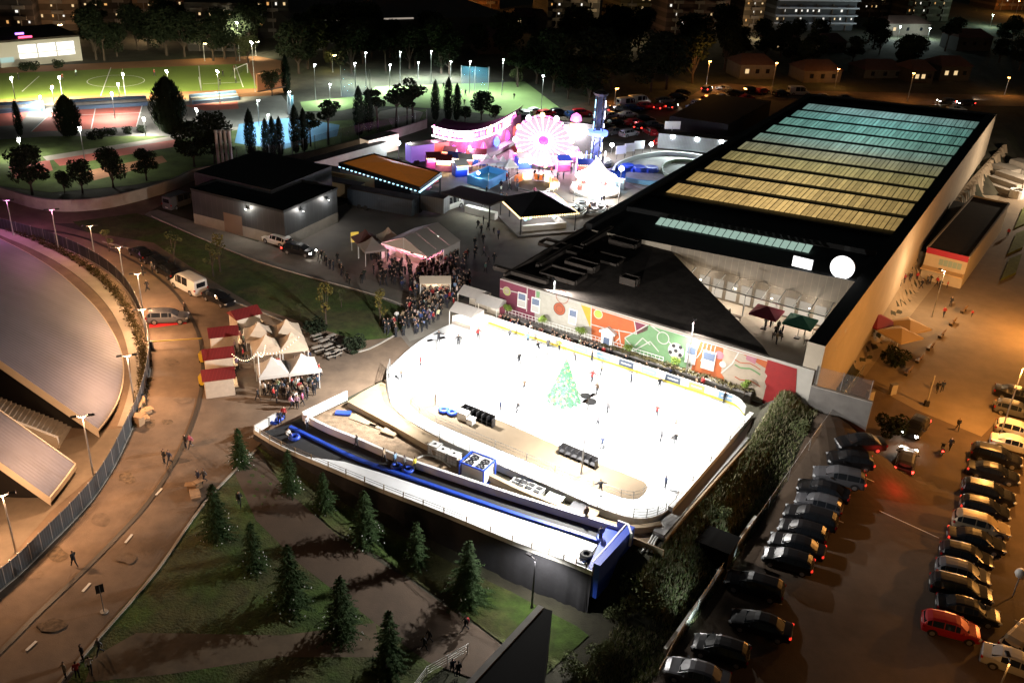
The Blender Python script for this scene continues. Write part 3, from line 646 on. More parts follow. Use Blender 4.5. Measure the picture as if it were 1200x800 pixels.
for i in range(NR):
    v0 = 44.6 + i * (120.0 - 44.6) / (NR - 1); pitch = (120.0 - 44.6) / (NR - 1); ul, ur_ = 3.0, 38.6; ht = .42; run = 6.0
    zl, zr_ = pz(ul) + .15, pz(ur_) + .15
    case = MB().add([B(ul - .5, v0 - .05, zl - .3), B(ur_ + .2, v0 - .05, zr_ - .3), B(ur_ + .2, v0 + run, zr_ + ht + .2), B(ul - .5, v0 + run, zl + ht + .2), B(ul - .5, v0 + pitch - .1, zl - .3), B(ur_ + .2, v0 + pitch - .1, zr_ - .3)],
                    [(0, 1, 2, 3), (3, 2, 5, 4), (0, 3, 4), (1, 5, 2)])
    co = obj('sawtooth', case, m_roofb, t); gl = MB(); n = 44; pw = (ur_ - ul) / n
    for k in range(n):
        a, b = ul + k * pw + .05, ul + (k + 1) * pw - (.1 if k % 3 == 2 else .04)
        za, zb = pz(a) + .15, pz(b) + .15
        gl.add([B(a, v0 + .06, za + .12), B(b, v0 + .06, zb + .12), B(b, v0 + run - .04, zb + ht + .08), B(a, v0 + run - .04, za + ht + .08)], [(0, 1, 2, 3)])
    gl.v = [(p[0], p[1], p[2] + .06) for p in gl.v]
    obj('skylight_glazing', gl, m_sky, co)
gl = MB(); n = 22
for k in range(n):
    a = 8.1 + k * 22.6 / n; gl.add([B(a, 29.2, pz(a) + .25), B(a + .9, 29.2, pz(a) + .25), B(a + .9, 31.0, pz(a) + .8), B(a, 31.0, pz(a) + .8)], [(0, 1, 2, 3)])
obj('strip_skylight', gl, glow('strip_glass', (.33, .48, .4), .95), t)
obj('roof_ridge', MB().ribbon([B(1.5, 33.6, pz(1.5)), B(W_ - 2.1, 33.6, pz(W_ - 2.1))], .7, .5).ribbon([B(1.5, 42.2, pz(1.5)), B(W_ - 2.1, 42.2, pz(W_ - 2.1))], .4, .4), m_roofb, t)
# lit signs on the roof edge
s1 = thing('round_lightbox', 'round white illuminated sign standing on the pool hall roof edge', 'sign', B(36.2, VM + .2, pz(36) + .05))
cc = B(36.4, VM + .6, pz(36.4) + 1.35); az = math.atan2(EU.y, EU.x)
Tm = Matrix.Translation(cc) @ Matrix.Rotation(az, 4, 'Z') @ Matrix.Rotation(math.pi / 2, 4, 'X')
obj('face', MB().lathe([(1.4, .0), (1.5, .02), (1.5, .2)], 32, M=Tm @ Matrix.Translation((0, 0, 0))), glow('lightbox', (1, .99, .96), 3.2, True), s1)
obj('housing', MB().lathe([(1.56, -.22), (1.56, -.02)], 32, M=Tm), m_dkst, s1)
em = mat('lightbox_mark', (.5, .5, .48), .5, emit=(.86, .9, .88), es=1.0)
mk = MB().tube([Tm @ Vector((1.0 * math.cos(a), .2 + .45 * math.sin(a), .23)) for a in [math.pi * k / 10 for k in range(11)]], .035, 4).tube([Tm @ Vector((-.95, .1, .23)), Tm @ Vector((0, -.02, .23)), Tm @ Vector((.95, .1, .23))], .03, 4)
for k in range(5): mk.tube([Tm @ Vector((-.55 + .24 * k, .2, .23)), Tm @ Vector((-.45 + .2 * k, .5, .23))], .02, 4)
obj('emblem', mk, em, s1)
s2 = thing('lightbox', 'rectangular white illuminated panel on the pool hall roof edge', 'sign', B(31.3, VM + .3, pz(31)))
obj('face', MB().box(B(31.4, VM + .5, pz(31) + .95), (2.5, .2, 1.3), 0, rz=az), glow('lightbox', (1, .99, .96), 3.2, True), s2); obj('housing', MB().box(B(31.4, VM + .71, pz(31) + .95), (2.7, .2, 1.5), 0, rz=az), m_dkst, s2)
# ---- mural, in the wall's own plane
def WP(px, py, off=.0):
    v = ray(px, py); o = Vector((0, 0, CAM_H)); n = EV
    tt = (BO - EV * off - o).dot(n) / v.dot(n); return o + v * tt
def wallpoly(mb, pts, m, off): mb.add([WP(x, y, off) for x, y in pts], [tuple(range(len(pts)))], m)
MC = [(.26, .05, .1), (.62, .6, .53), (.6, .17, .05), (.24, .42, .22), (.65, .48, .06), (.55, .46, .36), (.42, .02, .02), (.72, .7, .66), (.5, .14, .06), (.05, .05, .055), (.5, .62, .12), (.2, .35, .16), (.2, .035, .075), (.55, .25, .3)]
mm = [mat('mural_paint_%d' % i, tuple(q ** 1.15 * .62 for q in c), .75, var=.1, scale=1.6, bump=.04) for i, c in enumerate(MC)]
mu = MB(); E1, E2, E3 = .02, .035, .05
wallpoly(mu, [(586, 326), (628, 339), (628, 388), (585, 376)], 0, E1); wallpoly(mu, [(586, 343), (607, 346), (607, 384), (585, 376)], 12, E2)
wallpoly(mu, [(628, 339), (693, 359), (693, 410), (628, 388)], 1, E1); wallpoly(mu, [(628, 339), (633, 341), (632, 349), (628, 348)], 3, E2)
wallpoly(mu, [(680, 355), (692.5, 359), (692.5, 386), (690, 380)], 4, E2)
wallpoly(mu, [(693, 359), (762, 380), (762, 432), (693, 410)], 2, E1)
wallpoly(mu, [(743, 375), (760, 380), (759, 387), (746, 392)], 0, E2)
wallpoly(mu, [(760, 380), (815, 396.5), (805, 446), (762, 432), (732, 422), (732, 396)], 3, E2)
wallpoly(mu, [(762, 380), (900, 421.5), (890, 470), (762, 432)], 2, E1)
wallpoly(mu, [(816, 397), (820, 398), (806, 446), (802, 444)], 1, E3)
wallpoly(mu, [(848, 406.5), (866, 412), (898, 432), (896, 472), (862, 462), (845, 437)], 5, E2)
wallpoly(mu, [(900, 421.5), (934, 432), (931, 484), (893, 472), (898, 452), (896, 447), (899, 440), (896, 436)], 6, E2 + .01)
wallpoly(mu, [(875, 416), (887, 419.5), (885, 427), (874, 421)], 13, E3)
def wallline(pts, w, m, off=E3):
    for (a, b) in zip(pts, pts[1:]):
        p, q = WP(*a, off), WP(*b, off); d = (q - p).normalized(); nn = d.cross(EV) * w / 2
        mu.add([p - nn, q - nn, q + nn, p + nn], [(0, 1, 2, 3)], m)
for pts in ([(586, 338), (607, 343), (620, 351)], [(628, 339), (627, 375)], [(618, 336), (617, 365)], [(693, 359), (692, 405)], [(693, 380), (707, 384), (745, 391)], [(743, 375), (746, 392)], [(725, 386), (727, 402)], [(720, 402), (726, 396)], [(732, 396), (760, 380)], [(732, 396), (744, 410), (762, 400), (772, 412)], [(762, 381), (773, 389)], [(783, 399), (790, 408)], [(586, 327), (760, 381)], [(762, 381), (899, 422.5)], [(744, 405), (753, 396), (762, 404)]): wallline(pts, .13, 7)
def walldisc(px, py, r, m, off=E3, n=20, arc=None):
    c = WP(px, py, off)
    if arc is None: mu.add([c + EU * r * math.cos(2 * math.pi * k / n) + Vector((0, 0, r * math.sin(2 * math.pi * k / n))) for k in range(n)], [tuple(range(n))], m)
    else:
        P = [c + EU * r * math.cos(2 * math.pi * k / n) + Vector((0, 0, r * math.sin(2 * math.pi * k / n))) for k in range(n + 1)]
        Q = [c + EU * (r - arc) * math.cos(2 * math.pi * k / n) + Vector((0, 0, (r - arc) * math.sin(2 * math.pi * k / n))) for k in range(n + 1)]
        for k in range(n): mu.add([P[k], P[k + 1], Q[k + 1], Q[k]], [(0, 1, 2, 3)], m)
walldisc(594, 341, .62, 5); walldisc(594, 341.5, .5, 10, E3 + .01, arc=.12); walldisc(655.5, 362, .82, 8); walldisc(655.5, 362, .84, 9, E3 + .01, arc=.05)
walldisc(655.5, 362, .5, 9, E3 + .01, arc=.04); walldisc(659, 348, .9, 8, E3, arc=.09); walldisc(701, 368, .62, 10); walldisc(701, 368, .6, 7, E3 + .01, arc=.08); walldisc(777, 396, .8, 7, E3, arc=.12)
walldisc(792, 411, 1.0, 7, E3 + .005)
for dx, dy in ((0, 0), (-6.5, 1.5), (5.5, -4), (5, 5), (-2.5, -6)): walldisc(792 + dx, 411 + dy, .27, 9, E3 + .015, 5)
walldisc(843, 416, .52, 13); walldisc(847, 427, .4, 7)
for k in range(6): wallline([(816 + k * 4.5, 398 + k * 1.5), (812 + k * 4.8, 408 + k * 2), (806 + k * 5, 414 + k * 3)], .1, 7)
for k, (m_, y0) in enumerate(((8, 421), (11, 427), (8, 441))): wallline([(861 + 6 * i, y0 + 2.1 * i + 1.6 * math.sin(i * 1.5)) for i in range(6)], .12 if k != 1 else .2, m_, E3)
wallline([(845, 437), (858, 426), (866, 412)], .15, 7)
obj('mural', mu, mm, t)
m_wfr = mat('window_frame_white', (.7, .7, .68), .6); m_wgl = mat('window_glass', (.1, .13, .2), .15); m_blind = mat('window_blind', (.4, .4, .38), .8)
for (x0, y0, x1, y1) in ((608, 342, 616, 361), (624, 348, 632, 367), (668, 361, 675, 381), (806, 404, 814, 426), (825, 411, 836, 433)):
    a, b = WP(x0, y0), WP(x1, y1); du = (b - a).dot(EU); c = (a + b) / 2 - EV * .06; h_ = 1.95 if x0 < 700 else 2.25; zc = WP((x0 + x1) / 2, (y0 + y1) / 2).z; c.z = zc
    w = obj('window', MB().box(c, (du + .12, .1, h_ + .1), 0, rz=az), m_wfr, t)
    obj('pane', MB().box(c - EV * .06 + Vector((0, 0, h_ * .24)), (du - .1, .03, h_ * .42), 0, rz=az), m_wgl, w); obj('pane', MB().box(c - EV * .06 - Vector((0, 0, h_ * .24)), (du - .1, .03, h_ * .42), 0, rz=az), m_blind, w)
c = WP(714, 386) - EV * .25; c.z = 1.5
po = obj('doorway', MB().box(c, (1.5, .5, 3.0), 0, rz=az).box(c + Vector((0, 0, 1.6)), (2.1, .7, .25), 0, rz=az).add([c + EU * s * 1.05 - EV * .36 + Vector((0, 0, z)) for s, z in ((-1, 1.72), (1, 1.72), (0, 2.3))] + [c + EU * s * 1.05 + EV * .2 + Vector((0, 0, z)) for s, z in ((-1, 1.72), (1, 1.72), (0, 2.3))], [(0, 1, 2), (0, 2, 5, 3), (1, 4, 5, 2)]), m_wfr, t)
obj('pane', MB().box(c - EV * .27 + Vector((0, 0, .35)), (.8, .05, 1.2), 0, rz=az), m_wgl, po)
# ---- raised planting bed along the foot of the mural
bed = thing('planting_bed', 'long raised planting bed along the foot of the mural', 'planting bed', B(18, -1)); obj('bed_wall', MB().prism([B(1, -1.0), B(W_ - 6.5, -1.0), B(W_ - 6.5, -.06), B(1, -.06)], -.5, 1.35), m_concd, bed)
gr_ = MB(); leaves_ = MB()
for k in range(260): leafquads(leaves_, B(uni(15, W_ - 6.6), uni(-.9, -.2), 1.42), 9, .16, .35, .8)
obj('planting', leaves_, leaf_mat('bed_leaves', (.1, .085, .04)), bed)
br_ = MB()
for z in (1.7, 2.1): br_.tube([B(1, -.35, z), B(23, -.35, z)], .03, 4)
for k in range(45): br_.tube([B(1 + .5 * k, -.35, 1.3), B(1 + .5 * k, -.35, 2.1)], .02, 4)
obj('rail', br_, m_white, bed)
# ---- terrace
tag(obj('terrace', MB().prism([B(36.0, .3), B(W_ - 1.02, -.1), B(W_ - 1.02, VM - .05), B(14.5, VM - .05), B(34.2, 1.9)], -3, .8), mat('terrace_paving', (.42, .36, .29), .7, var=.1, scale=.6)), kind='structure')
can = thing('glass_canopy', 'long glass canopy with white beams along the stone wall above the terrace', 'canopy', B(26, VM - 1.5, .8))
mb = MB(); gl = MB()
for k in range(10):
    u = 17.5 + k * 2.1; mb.tube([B(u, VM - .1, 4.6), B(u, VM - 3.4, 3.9)], .07, 5)
    if k % 2 == 0: mb.tube([B(u, VM - 3.3, .8), B(u, VM - 3.3, 3.9)], .09, 6)
mb.tube([B(17.4, VM - 3.4, 3.9), B(36.6, VM - 3.4, 3.9)], .08, 5); obj('beam', mb, m_white, can)
obj('glass_roof', gl.add([B(17.4, VM - .1, 4.68), B(36.6, VM - .1, 4.68), B(36.6, VM - 3.5, 3.97), B(17.4, VM - 3.5, 3.97)], [(0, 1, 2, 3)]), mat('canopy_glass', (.3, .32, .33), .2, alpha=.45), can)
for u in (19, 24, 29, 34):
    lamp_light(can, Vector(B(u, VM - 2.0, 3.7)) - can.location, (1, .86, .7), 620, 'POINT', .2)
    obj('lamp', MB().lathe([(.1, 0), (.16, .05), (.1, .12)], 8, c=B(u, VM - 2.0, 3.75)), glow('warm_globe', (1, .85, .65), 12), can)
gw = MB()
for k in range(9): gw.box(B(19 + k * 2, VM - .1, 2.4), (1.5, .06, 2.6), 0, rz=az)
obj('lit_window', gw, glow('terrace_windows', (1, .86, .68), .55), can)
m_wine = mat('umbrella_wine', (.3, .03, .055), .8); m_green = mat('umbrella_green', (.03, .17, .1), .8); m_sand = mat('umbrella_sand', (.6, .42, .22), .8)
def parasol(p, m, label, w=3.6, h=2.7, rz=.2):
    r = thing('parasol', label, 'parasol', p, rz); q = w / 2
    obj('pole', MB().tube([(0, 0, 0), (0, 0, h + .55)], .04, 6), m_white, r, world=False)
    obj('canopy', MB().add([(-q, -q, h - .3), (q, -q, h - .3), (q, q, h - .3), (-q, q, h - .3), (0, 0, h + .55), (-q, -q, h - .52), (q, -q, h - .52), (q, q, h - .52), (-q, q, h - .52)], [(0, 1, 4), (1, 2, 4), (2, 3, 4), (3, 0, 4), (0, 5, 6, 1), (1, 6, 7, 2), (2, 7, 8, 3), (3, 8, 5, 0)]), m, r, world=False)
    obj('foot', MB().box((0, 0, .06), (.7, .7, .12)), m_concd, r, world=False); return r
def atz(px, py, z): return flat(px, py, z)
parasol(atz(895, 385, .8), m_wine, 'wine red square parasol on the lit terrace behind the mural wall', rz=az); parasol(atz(934, 396, .8), m_green, 'green square parasol on the lit terrace behind the mural wall', rz=az)
m_table = mat('table_wood', (.2, .12, .06), .6)
def table_set(p, label, rz=0, col=(.12, .07, .04), name='table', group=None):
    r = thing(name, label, 'table', p, rz, group); obj('tabletop', MB().box((0, 0, .73), (1.3, .75, .05)), mat('top_%d' % int(col[0] * 100), col, .6), r, world=False)
    for sx in (-.55, .55):
        for sy in (-.3, .3): obj('leg', MB().tube([(sx, sy, 0), (sx, sy, .71)], .03, 5), m_dkst, r, world=False)
    return r
for i, (px, py) in enumerate(((862, 376), (910, 398), (948, 405), (958, 392), (905, 372), (925, 378))):
    table_set(atz(px, py, .8), 'small wooden table on the lit terrace, ' + ORD[i] + ' counted from the canopy end', az + i * .3)
rl = thing('railing', 'white steel railing closing the terrace at the red end of the mural', 'railing', B(36.2, .5, .8)); mb = MB()
for k in range(4): obj('post', MB().tube([B(35.2 + k * 1.3, .0, .8), B(35.2 + k * 1.3, .0, 7.0 - k * .1 if False else 2.0)], .04, 5), m_steel, rl)
for z in (1.3, 1.65, 2.0): mb.tube([B(35.2, .0, z), B(39.1, .0, z)], .03, 5)
obj('rail', mb, m_steel, rl)
# the red end of the mural wall stands on its own in front of the terrace
obj('end_wall', MB().prism([B(W_ - 5.39, 0), B(W_ - .5, 0), B(W_ - .5, .25), B(W_ - 5.39, .25)], -2, [5.9, 5.9, 5.9, 5.9]), mat('annex_render', (.4, .38, .34), .85), t)
# ================================================================== ice rink
RZ = .8
m_ice = mat('ice', (.84, .87, .9), .25, var=.05, scale=.5); m_board = mat('rink_board_white', (.78, .78, .76), .5); m_ply = mat('plywood', (.34, .255, .16), .8, var=.12, scale=1.2)
m_snow = mat('slide_snow', (.8, .82, .85), .6, var=.06, scale=.8); m_blue = mat('blue_vinyl', (.02, .07, .5), .45); m_mat = mat('black_rubber', (.018, .018, .02), .7, var=.3, scale=2)
def R(px, py, z=RZ): return flat(px, py, z)
ICE = [(457, 430), (478, 410), (500, 394), (530, 379), (562, 376), (600, 388), (680, 414), (760, 440), (838, 466), (862, 475), (872, 486), (871, 502), (832, 545), (792, 588), (770, 604), (742, 607), (700, 594), (655, 574), (600, 551), (550, 529), (515, 513), (482, 494), (462, 478), (455, 462), (453, 445)]
pol = smooth_line([R(*p) for p in ICE + ICE[:1]], 3)[:-1]
tag(obj('ice_rink', MB().prism(pol, -1.2, RZ), m_ice), kind='structure')
bd = thing('rink_board', 'long white board with small advert panels between the ice and the mural', 'rink boards', R(680, 414))
bl = smooth_line([R(*p) for p in [(530, 379), (562, 376), (600, 388), (680, 414), (760, 440), (838, 466), (862, 475), (872, 486)]], 3)
obj('board', MB().ribbon(bl, 1.1, .12, 0), m_board, bd); obj('kick_strip', MB().ribbon([p + (EV * -.1) for p in bl[4:]], .2, .08), mat('yellow_strip', (.6, .5, .04), .5), bd)
for px, py, c in ((665, 404, 1), (700, 417, 1), (733, 428, 0), (746, 432, 1), (792, 447, 0), (810, 453, 2), (850, 466, 1)):
    p = R(px, py + 6); q = min(bl, key=lambda b_: (b_ - p).length); i = bl.index(q); d = (bl[min(i + 1, len(bl) - 1)] - bl[max(i - 1, 0)]).normalized()
    c_ = q - EV * .075 + Vector((0, 0, .6))
    o = obj('advert_panel', MB().box(c_, (1.9, .03, .8), (0, 1, 2)[c], rz=math.atan2(d.y, d.x)).box(c_ - EV * .02, (1.3, .02, .16), 3, rz=math.atan2(d.y, d.x)), [mat('ad_dark', (.06, .08, .12), .5), mat('ad_blue', (.25, .4, .6), .5), mat('ad_lime', (.5, .55, .15), .5), m_board], bd)
fr = thing('rink_fence', 'white steel bar fence curving round the near side of the ice', 'fence', R(600, 551)); fl = smooth_line([R(*p) for p in [(600, 551), (655, 574), (700, 594), (742, 607), (770, 604), (792, 588), (832, 545), (871, 502)]], 4)
fl = smooth_line([R(*p) for p in [(457, 430), (453, 445), (455, 462), (462, 478), (482, 494), (515, 513), (550, 529), (600, 551)]], 4)[:-1] + fl
mb = MB()
for z in (.15, .45, .75, 1.05): mb.tube([p + Vector((0, 0, z)) for p in fl], .028, 4)
obj('rail', mb, m_steel, fr)
for p in fl[::2]: obj('post', MB().tube([p, p + Vector((0, 0, 1.1))], .04, 5), m_steel, fr)
obj('base_board', MB().ribbon(fl, .07, .14), m_board, fr)
ISL = [(497, 458), (520, 466), (545, 477), (600, 499), (650, 521), (700, 542), (744, 560), (757, 567), (756, 577), (742, 585), (715, 578), (650, 554), (600, 533), (540, 508), (500, 490), (482, 476), (480, 467)]
ip = smooth_line([R(*p) for p in ISL + ISL[:1]], 3)[:-1]
tag(obj('rink_island', MB().prism(ip, RZ - .2, RZ + .05), mat('island_boards', (.1, .072, .042), .8, var=.12, scale=1.0)), kind='structure')
ir = thing('island_rail', 'low white rail edging the beige island in the ice', 'railing', R(600, 533)); mb = MB(); lo = smooth_line([R(*p) + Vector((0, 0, .12)) for p in [(482, 476), (500, 490), (540, 508), (600, 533), (650, 554), (715, 578), (742, 585), (757, 577), (757, 567), (744, 560), (700, 542), (650, 521), (600, 499), (560, 483)]], 3)
for z in (.4, .75): mb.tube([p + Vector((0, 0, z)) for p in lo], .025, 4)
obj('rail', mb, m_steel, ir)
for p in lo[::2]: obj('post', MB().tube([p, p + Vector((0, 0, .8))], .035, 5), m_steel, ir)
for a, b, lb in (((544, 484), (580, 499), 'black six-bay bench board at the upper end of the beige island'), ((658, 530), (700, 548), 'black six-bay bench board beside the floodlight post on the island')):
    p, q = R(*a), R(*b); d = (q - p); n = d.normalized(); r = thing('bench_board', lb, 'bench', p + d / 2); o = obj('back_panel', MB().ribbon([p, q], 1.25, .1), m_black, r)
    for k in range(7): obj('divider', MB().box(p + d * k / 6 + Vector((n.y, -n.x, 0)) * .3 + Vector((0, 0, .55)), (.06, .6, 1.1), rz=math.atan2(d.y, d.x)), m_black, r)
    obj('seat', MB().box(p + d / 2 + Vector((n.y, -n.x, 0)) * .3 + Vector((0, 0, .45)), (d.length, .5, .06), rz=math.atan2(d.y, d.x)), m_trim, r)
def torus(mb, c, R1, r1, m=0, n=14, k=7):
    vs = []; fs = []
    for i in range(n):
        a = 6.2832 * i / n
        for j in range(k):
            b = 6.2832 * j / k; q = R1 + r1 * math.cos(b); vs.append((c[0] + q * math.cos(a), c[1] + q * math.sin(a), c[2] + r1 * math.sin(b)))
    for i in range(n):
        for j in range(k): fs.append((i * k + j, ((i + 1) % n) * k + j, ((i + 1) % n) * k + (j + 1) % k, i * k + (j + 1) % k))
    return mb.add(vs, fs, m)
def tube_ring(p, label, m=m_blue, R1=.42, r1=.2, group=None):
    r = thing('snow_tube', label, 'snow tube', p, uni(0, 3), group); obj('ring', torus(MB(), (0, 0, r1), R1, r1), m, r, smooth=True, world=False)
    obj('seat_cover', MB().lathe([(R1 - .05, .1), (R1 - .05, .14)], 12), m_mat, r, world=False)
    for s in (1, -1): obj('handle', MB().tube([(-.12, s * (R1 + .12), r1 + .16), (0, s * (R1 + .14), r1 + .24), (.12, s * (R1 + .12), r1 + .16)], .025, 5), m_black, r, world=False)
    return r
tube_ring(R(520, 483) + Vector((0, 0, .12)), 'blue tube lying on the left end of the beige island'); tube_ring(R(530, 486) + Vector((0, 0, .12)), 'blue tube beside the white crates on the island')
tube_ring(R(686, 464), 'small black ring on the ice right of the green lit tree', m_mat, .5, .07); tube_ring(R(692, 471), 'larger black ring on the ice, nearer the camera', m_mat, .6, .08)
def crate(p, d, m, label, rz=0, name='crate', cat='crate'):
    r = thing(name, label, cat, p, rz); obj('box', MB().box((0, 0, d[2] / 2), d), m, r, world=False); obj('lid', MB().box((0, 0, d[2] + .02), (d[0] + .06, d[1] + .06, .05)), m, r, world=False); return r
crate(R(543, 492) + Vector((0, 0, .12)), (1.1, .8, .9), m_white, 'white crate on the island beside the blue tubes', az); crate(R(552, 497) + Vector((0, 0, .12)), (.7, .7, .6), m_board, 'smaller white crate right of the first on the island', az)
# lit tree on the ice
xt = thing('lit_christmas_tree', 'green Christmas tree covered in lights standing on the ice', 'Christmas tree', R(660, 471)); hh = hgt(R(660, 471), 423); cr = MB()
g1, g2, g3, g4 = mat('xmas_needles', (.1, .34, .16), .7), glow('xmas_white', (.9, 1, .8), 1.6), glow('xmas_gold', (1, .75, .25), 1.4), glow('xmas_green', (.3, .75, .42), .5)
for _ in range(1500):
    t_ = rnd(); z = .3 + t_ * (hh - .35); r = 1.9 * (1 - t_) * uni(.75, 1.03) + .08; a = uni(0, 6.28); p = Vector((r * math.cos(a), r * math.sin(a), z)); s = uni(.08, .2); u = Vector((math.cos(a), math.sin(a), -.5)); w = Vector((-math.sin(a), math.cos(a), 0))
    k = rnd(); cr.add([p - w * s, p + u * s, p + w * s, p - u * s + Vector((0, 0, s))], [(0, 1, 2, 3)], 0 if k < .6 else 1 if k < .72 else 2 if k < .8 else 3)
obj('crown', cr, [g1, g2, g3, g4], xt, world=False); obj('trunk', MB().tube([(0, 0, 0), (0, 0, hh * .9)], [.14, .03], 7), m_bark, xt, world=False)
obj('star', MB().lathe([(.02, hh - .1), (.22, hh + .08), (.02, hh + .3)], 5), g3, xt, world=False)
# deck, ledges and yard beside the ice
tag(obj('rink_deck', MB().prism([R(*p) for p in [(407, 470), (424, 459), (452, 444), (455, 462), (462, 478), (482, 494), (515, 513), (505, 524), (458, 497)]], -.3, RZ - .02), m_ply), kind='structure')
tag(obj('rink_plinth', MB().ribbon(smooth_line([R(*p) for p in [(505, 524), (560, 548), (610, 572), (660, 592), (700, 607), (740, 616), (775, 612)]], 3), .82, .5, z=-.85), m_ply), kind='structure')
tag(obj('rink_ledge', MB().ribbon([R(895, 484), R(845, 540), R(805, 585), R(772, 622)], .9, 1.1, z=-1.1), mat('ledge_metal', (.5, .5, .5), .5, .3)), kind='structure')
tag(obj('rink_ledge', MB().ribbon([R(880, 487), R(835, 540), R(798, 583), R(785, 598)], .55, .5, z=-.1), m_board), kind='structure')
tag(obj('timber_edge', MB().ribbon([R(903, 489), R(852, 545), R(812, 590), R(780, 628)], 1.3, .16, z=-1.5), m_ply), kind='structure')
sheet('gravel_yard', [(356, 489), (407, 472), (458, 500), (510, 528), (600, 572), (700, 612), (775, 618), (760, 640), (735, 628), (600, 580), (460, 540), (380, 502)], mat('gravel_brown', (.24, .17, .11), .95, var=.45, scale=1.5, bump=.6, bscale=9))
# ================================================================== tube slide
SZ = .55
def S(px, py, z=SZ): return flat(px, py, z)
FRONT = [(298, 508), (330, 527), (385, 551), (450, 578), (520, 605), (600, 638), (660, 660), (694, 674)]
BACK = [(356, 492), (385, 507), (420, 521), (462, 539), (525, 561), (600, 586), (680, 611), (734, 628)]
MID = [(340, 501), (375, 518), (410, 535), (450, 550), (525, 576), (600, 602), (660, 621), (700, 634)]
sl = thing('tube_slide', 'long two-lane tube slide between padded walls, snow on the near lane', 'slide', S(500, 580, 0))
F3 = smooth_line([S(*p) for p in FRONT], 3); B3 = smooth_line([S(*p) for p in BACK], 3); M3 = smooth_line([S(*p) for p in MID], 3)
deck = MB().prism(F3 + B3[::-1], -.6, SZ - .02); obj('deck', deck, m_mat, sl)
snow_a = [(402, 541), (385, 551), (330, 527)]
sn = [S(400, 540, SZ + .02), S(338, 548 - 7, SZ + .02)] ; sp = smooth_line([S(*p, SZ + .03) for p in [(345, 533), (385, 549), (450, 576), (520, 603), (600, 635), (660, 657), (684, 660), (700, 638), (660, 624), (600, 605), (525, 580), (450, 555), (404, 541)]], 1)
tag(obj('snow_lane', MB().prism(sp, SZ - .01, SZ + .05), m_snow, sl))
obj('lane_divider', MB().ribbon([p + Vector((0, 0, 0)) for p in M3], .25, .36), m_blue, sl)
obj('back_wall', MB().ribbon(B3, .8, .3), m_board, sl)
lw = smooth_line([S(*p) for p in [(355, 493), (378, 482), (407, 468)]], 2); obj('side_wall', MB().ribbon(lw, 1.1, .14), m_board, sl)
lw2 = [S(298, 508), S(312, 500), S(324, 492)]; obj('start_wall', MB().ribbon(lw2, .9, .2), m_board, sl)
fr_ = MB().ribbon(F3, .5, .1, m=0)
obj('front_board', fr_, m_board, sl); mb = MB()
for z in (.75, 1.0): mb.tube([p + Vector((0, 0, z)) for p in F3], .03, 4)
obj('front_rail', mb, m_steel, sl)
for p in F3[::1]: obj('front_post', MB().box(p + Vector((0, 0, .5)), (.09, .09, 1.05)), m_ply, sl)
# cloth skirt hanging from the near edge down to the lawn, hung in folds
sk = MB(); n = 90; vs = []; fs = []; tot = len(F3) - 1
for i in range(n + 1):
    t_ = i / n * tot; k = min(int(t_), tot - 1); p = F3[k].lerp(F3[k + 1], t_ - k); d = (F3[k + 1] - F3[k]).normalized(); nn = Vector((d.y, -d.x, 0)); bot = ZT(*(p + nn * .9).to_2d()) - .1; w = .08 * math.sin(i * .9) + .06 * math.sin(i * 2.3 + 1)
    for j, f in enumerate((0, .4, 1)):
        vs.append(p + nn * (.08 + (w + .12) * f) + Vector((0, 0, (SZ - .02) * (1 - f) + bot * f - SZ)))
for i in range(n):
    for j in range(2): fs.append((i * 3 + j, i * 3 + j + 1, (i + 1) * 3 + j + 1, (i + 1) * 3 + j))
obj('cloth_skirt', sk.add(vs, fs), mat('grey_cloth', (.032, .032, .038), .9, var=.15, scale=2), sl, smooth=True)
e0, e1, e2 = S(694, 674), S(734, 628), S(700, 636)
dd = (e1 - e0).normalized(); nn = Vector((dd.y, -dd.x, 0))
obj('end_bumper', MB().prism([e0, e1, e1 + nn * .7, e0 + nn * .6], -1.7, SZ + 1.35), m_blue, sl)
obj('end_pad', MB().prism([e0.lerp(e1, .02) - nn * .5, e1 - nn * 1.9, e1 - nn * .02, e0.lerp(e1, .02) - nn * .02], SZ, SZ + .5), m_blue, sl)
obj('end_wall', MB().ribbon([S(722, 624), S(734, 628), S(738, 640)], 1.4, .2), m_board, sl)
obj('end_beam', MB().ribbon([e0 - nn * .1, e1 - nn * .1], .06, .12, z=1.36), m_board, sl)
lz = MB().prism([e1 + nn * .2, e1 + nn * 3.6, e1 + nn * 3.6 + dd * .15, e1 + nn * .2 + dd * .15], -2.9, .7); obj('plank_panel', lz, m_ply, sl)
for px, py, lb in ((345, 514, 'blue tube leaning by a sitter on the black start mat'), (322, 495, 'blue tube at the top of the slide'), (327, 491, 'second blue tube stacked at the top of the slide'), (465, 548, 'blue tube in the black far lane, uphill of another'), (478, 552, 'blue tube pulled up the far lane by a walker'), (706, 633, 'blue tube lying against the bumper at the slide end'), (687, 652, 'dark tube at the foot of the snow lane')):
    tube_ring(S(px, py), lb, m_blue if 'dark' not in lb else m_mat)
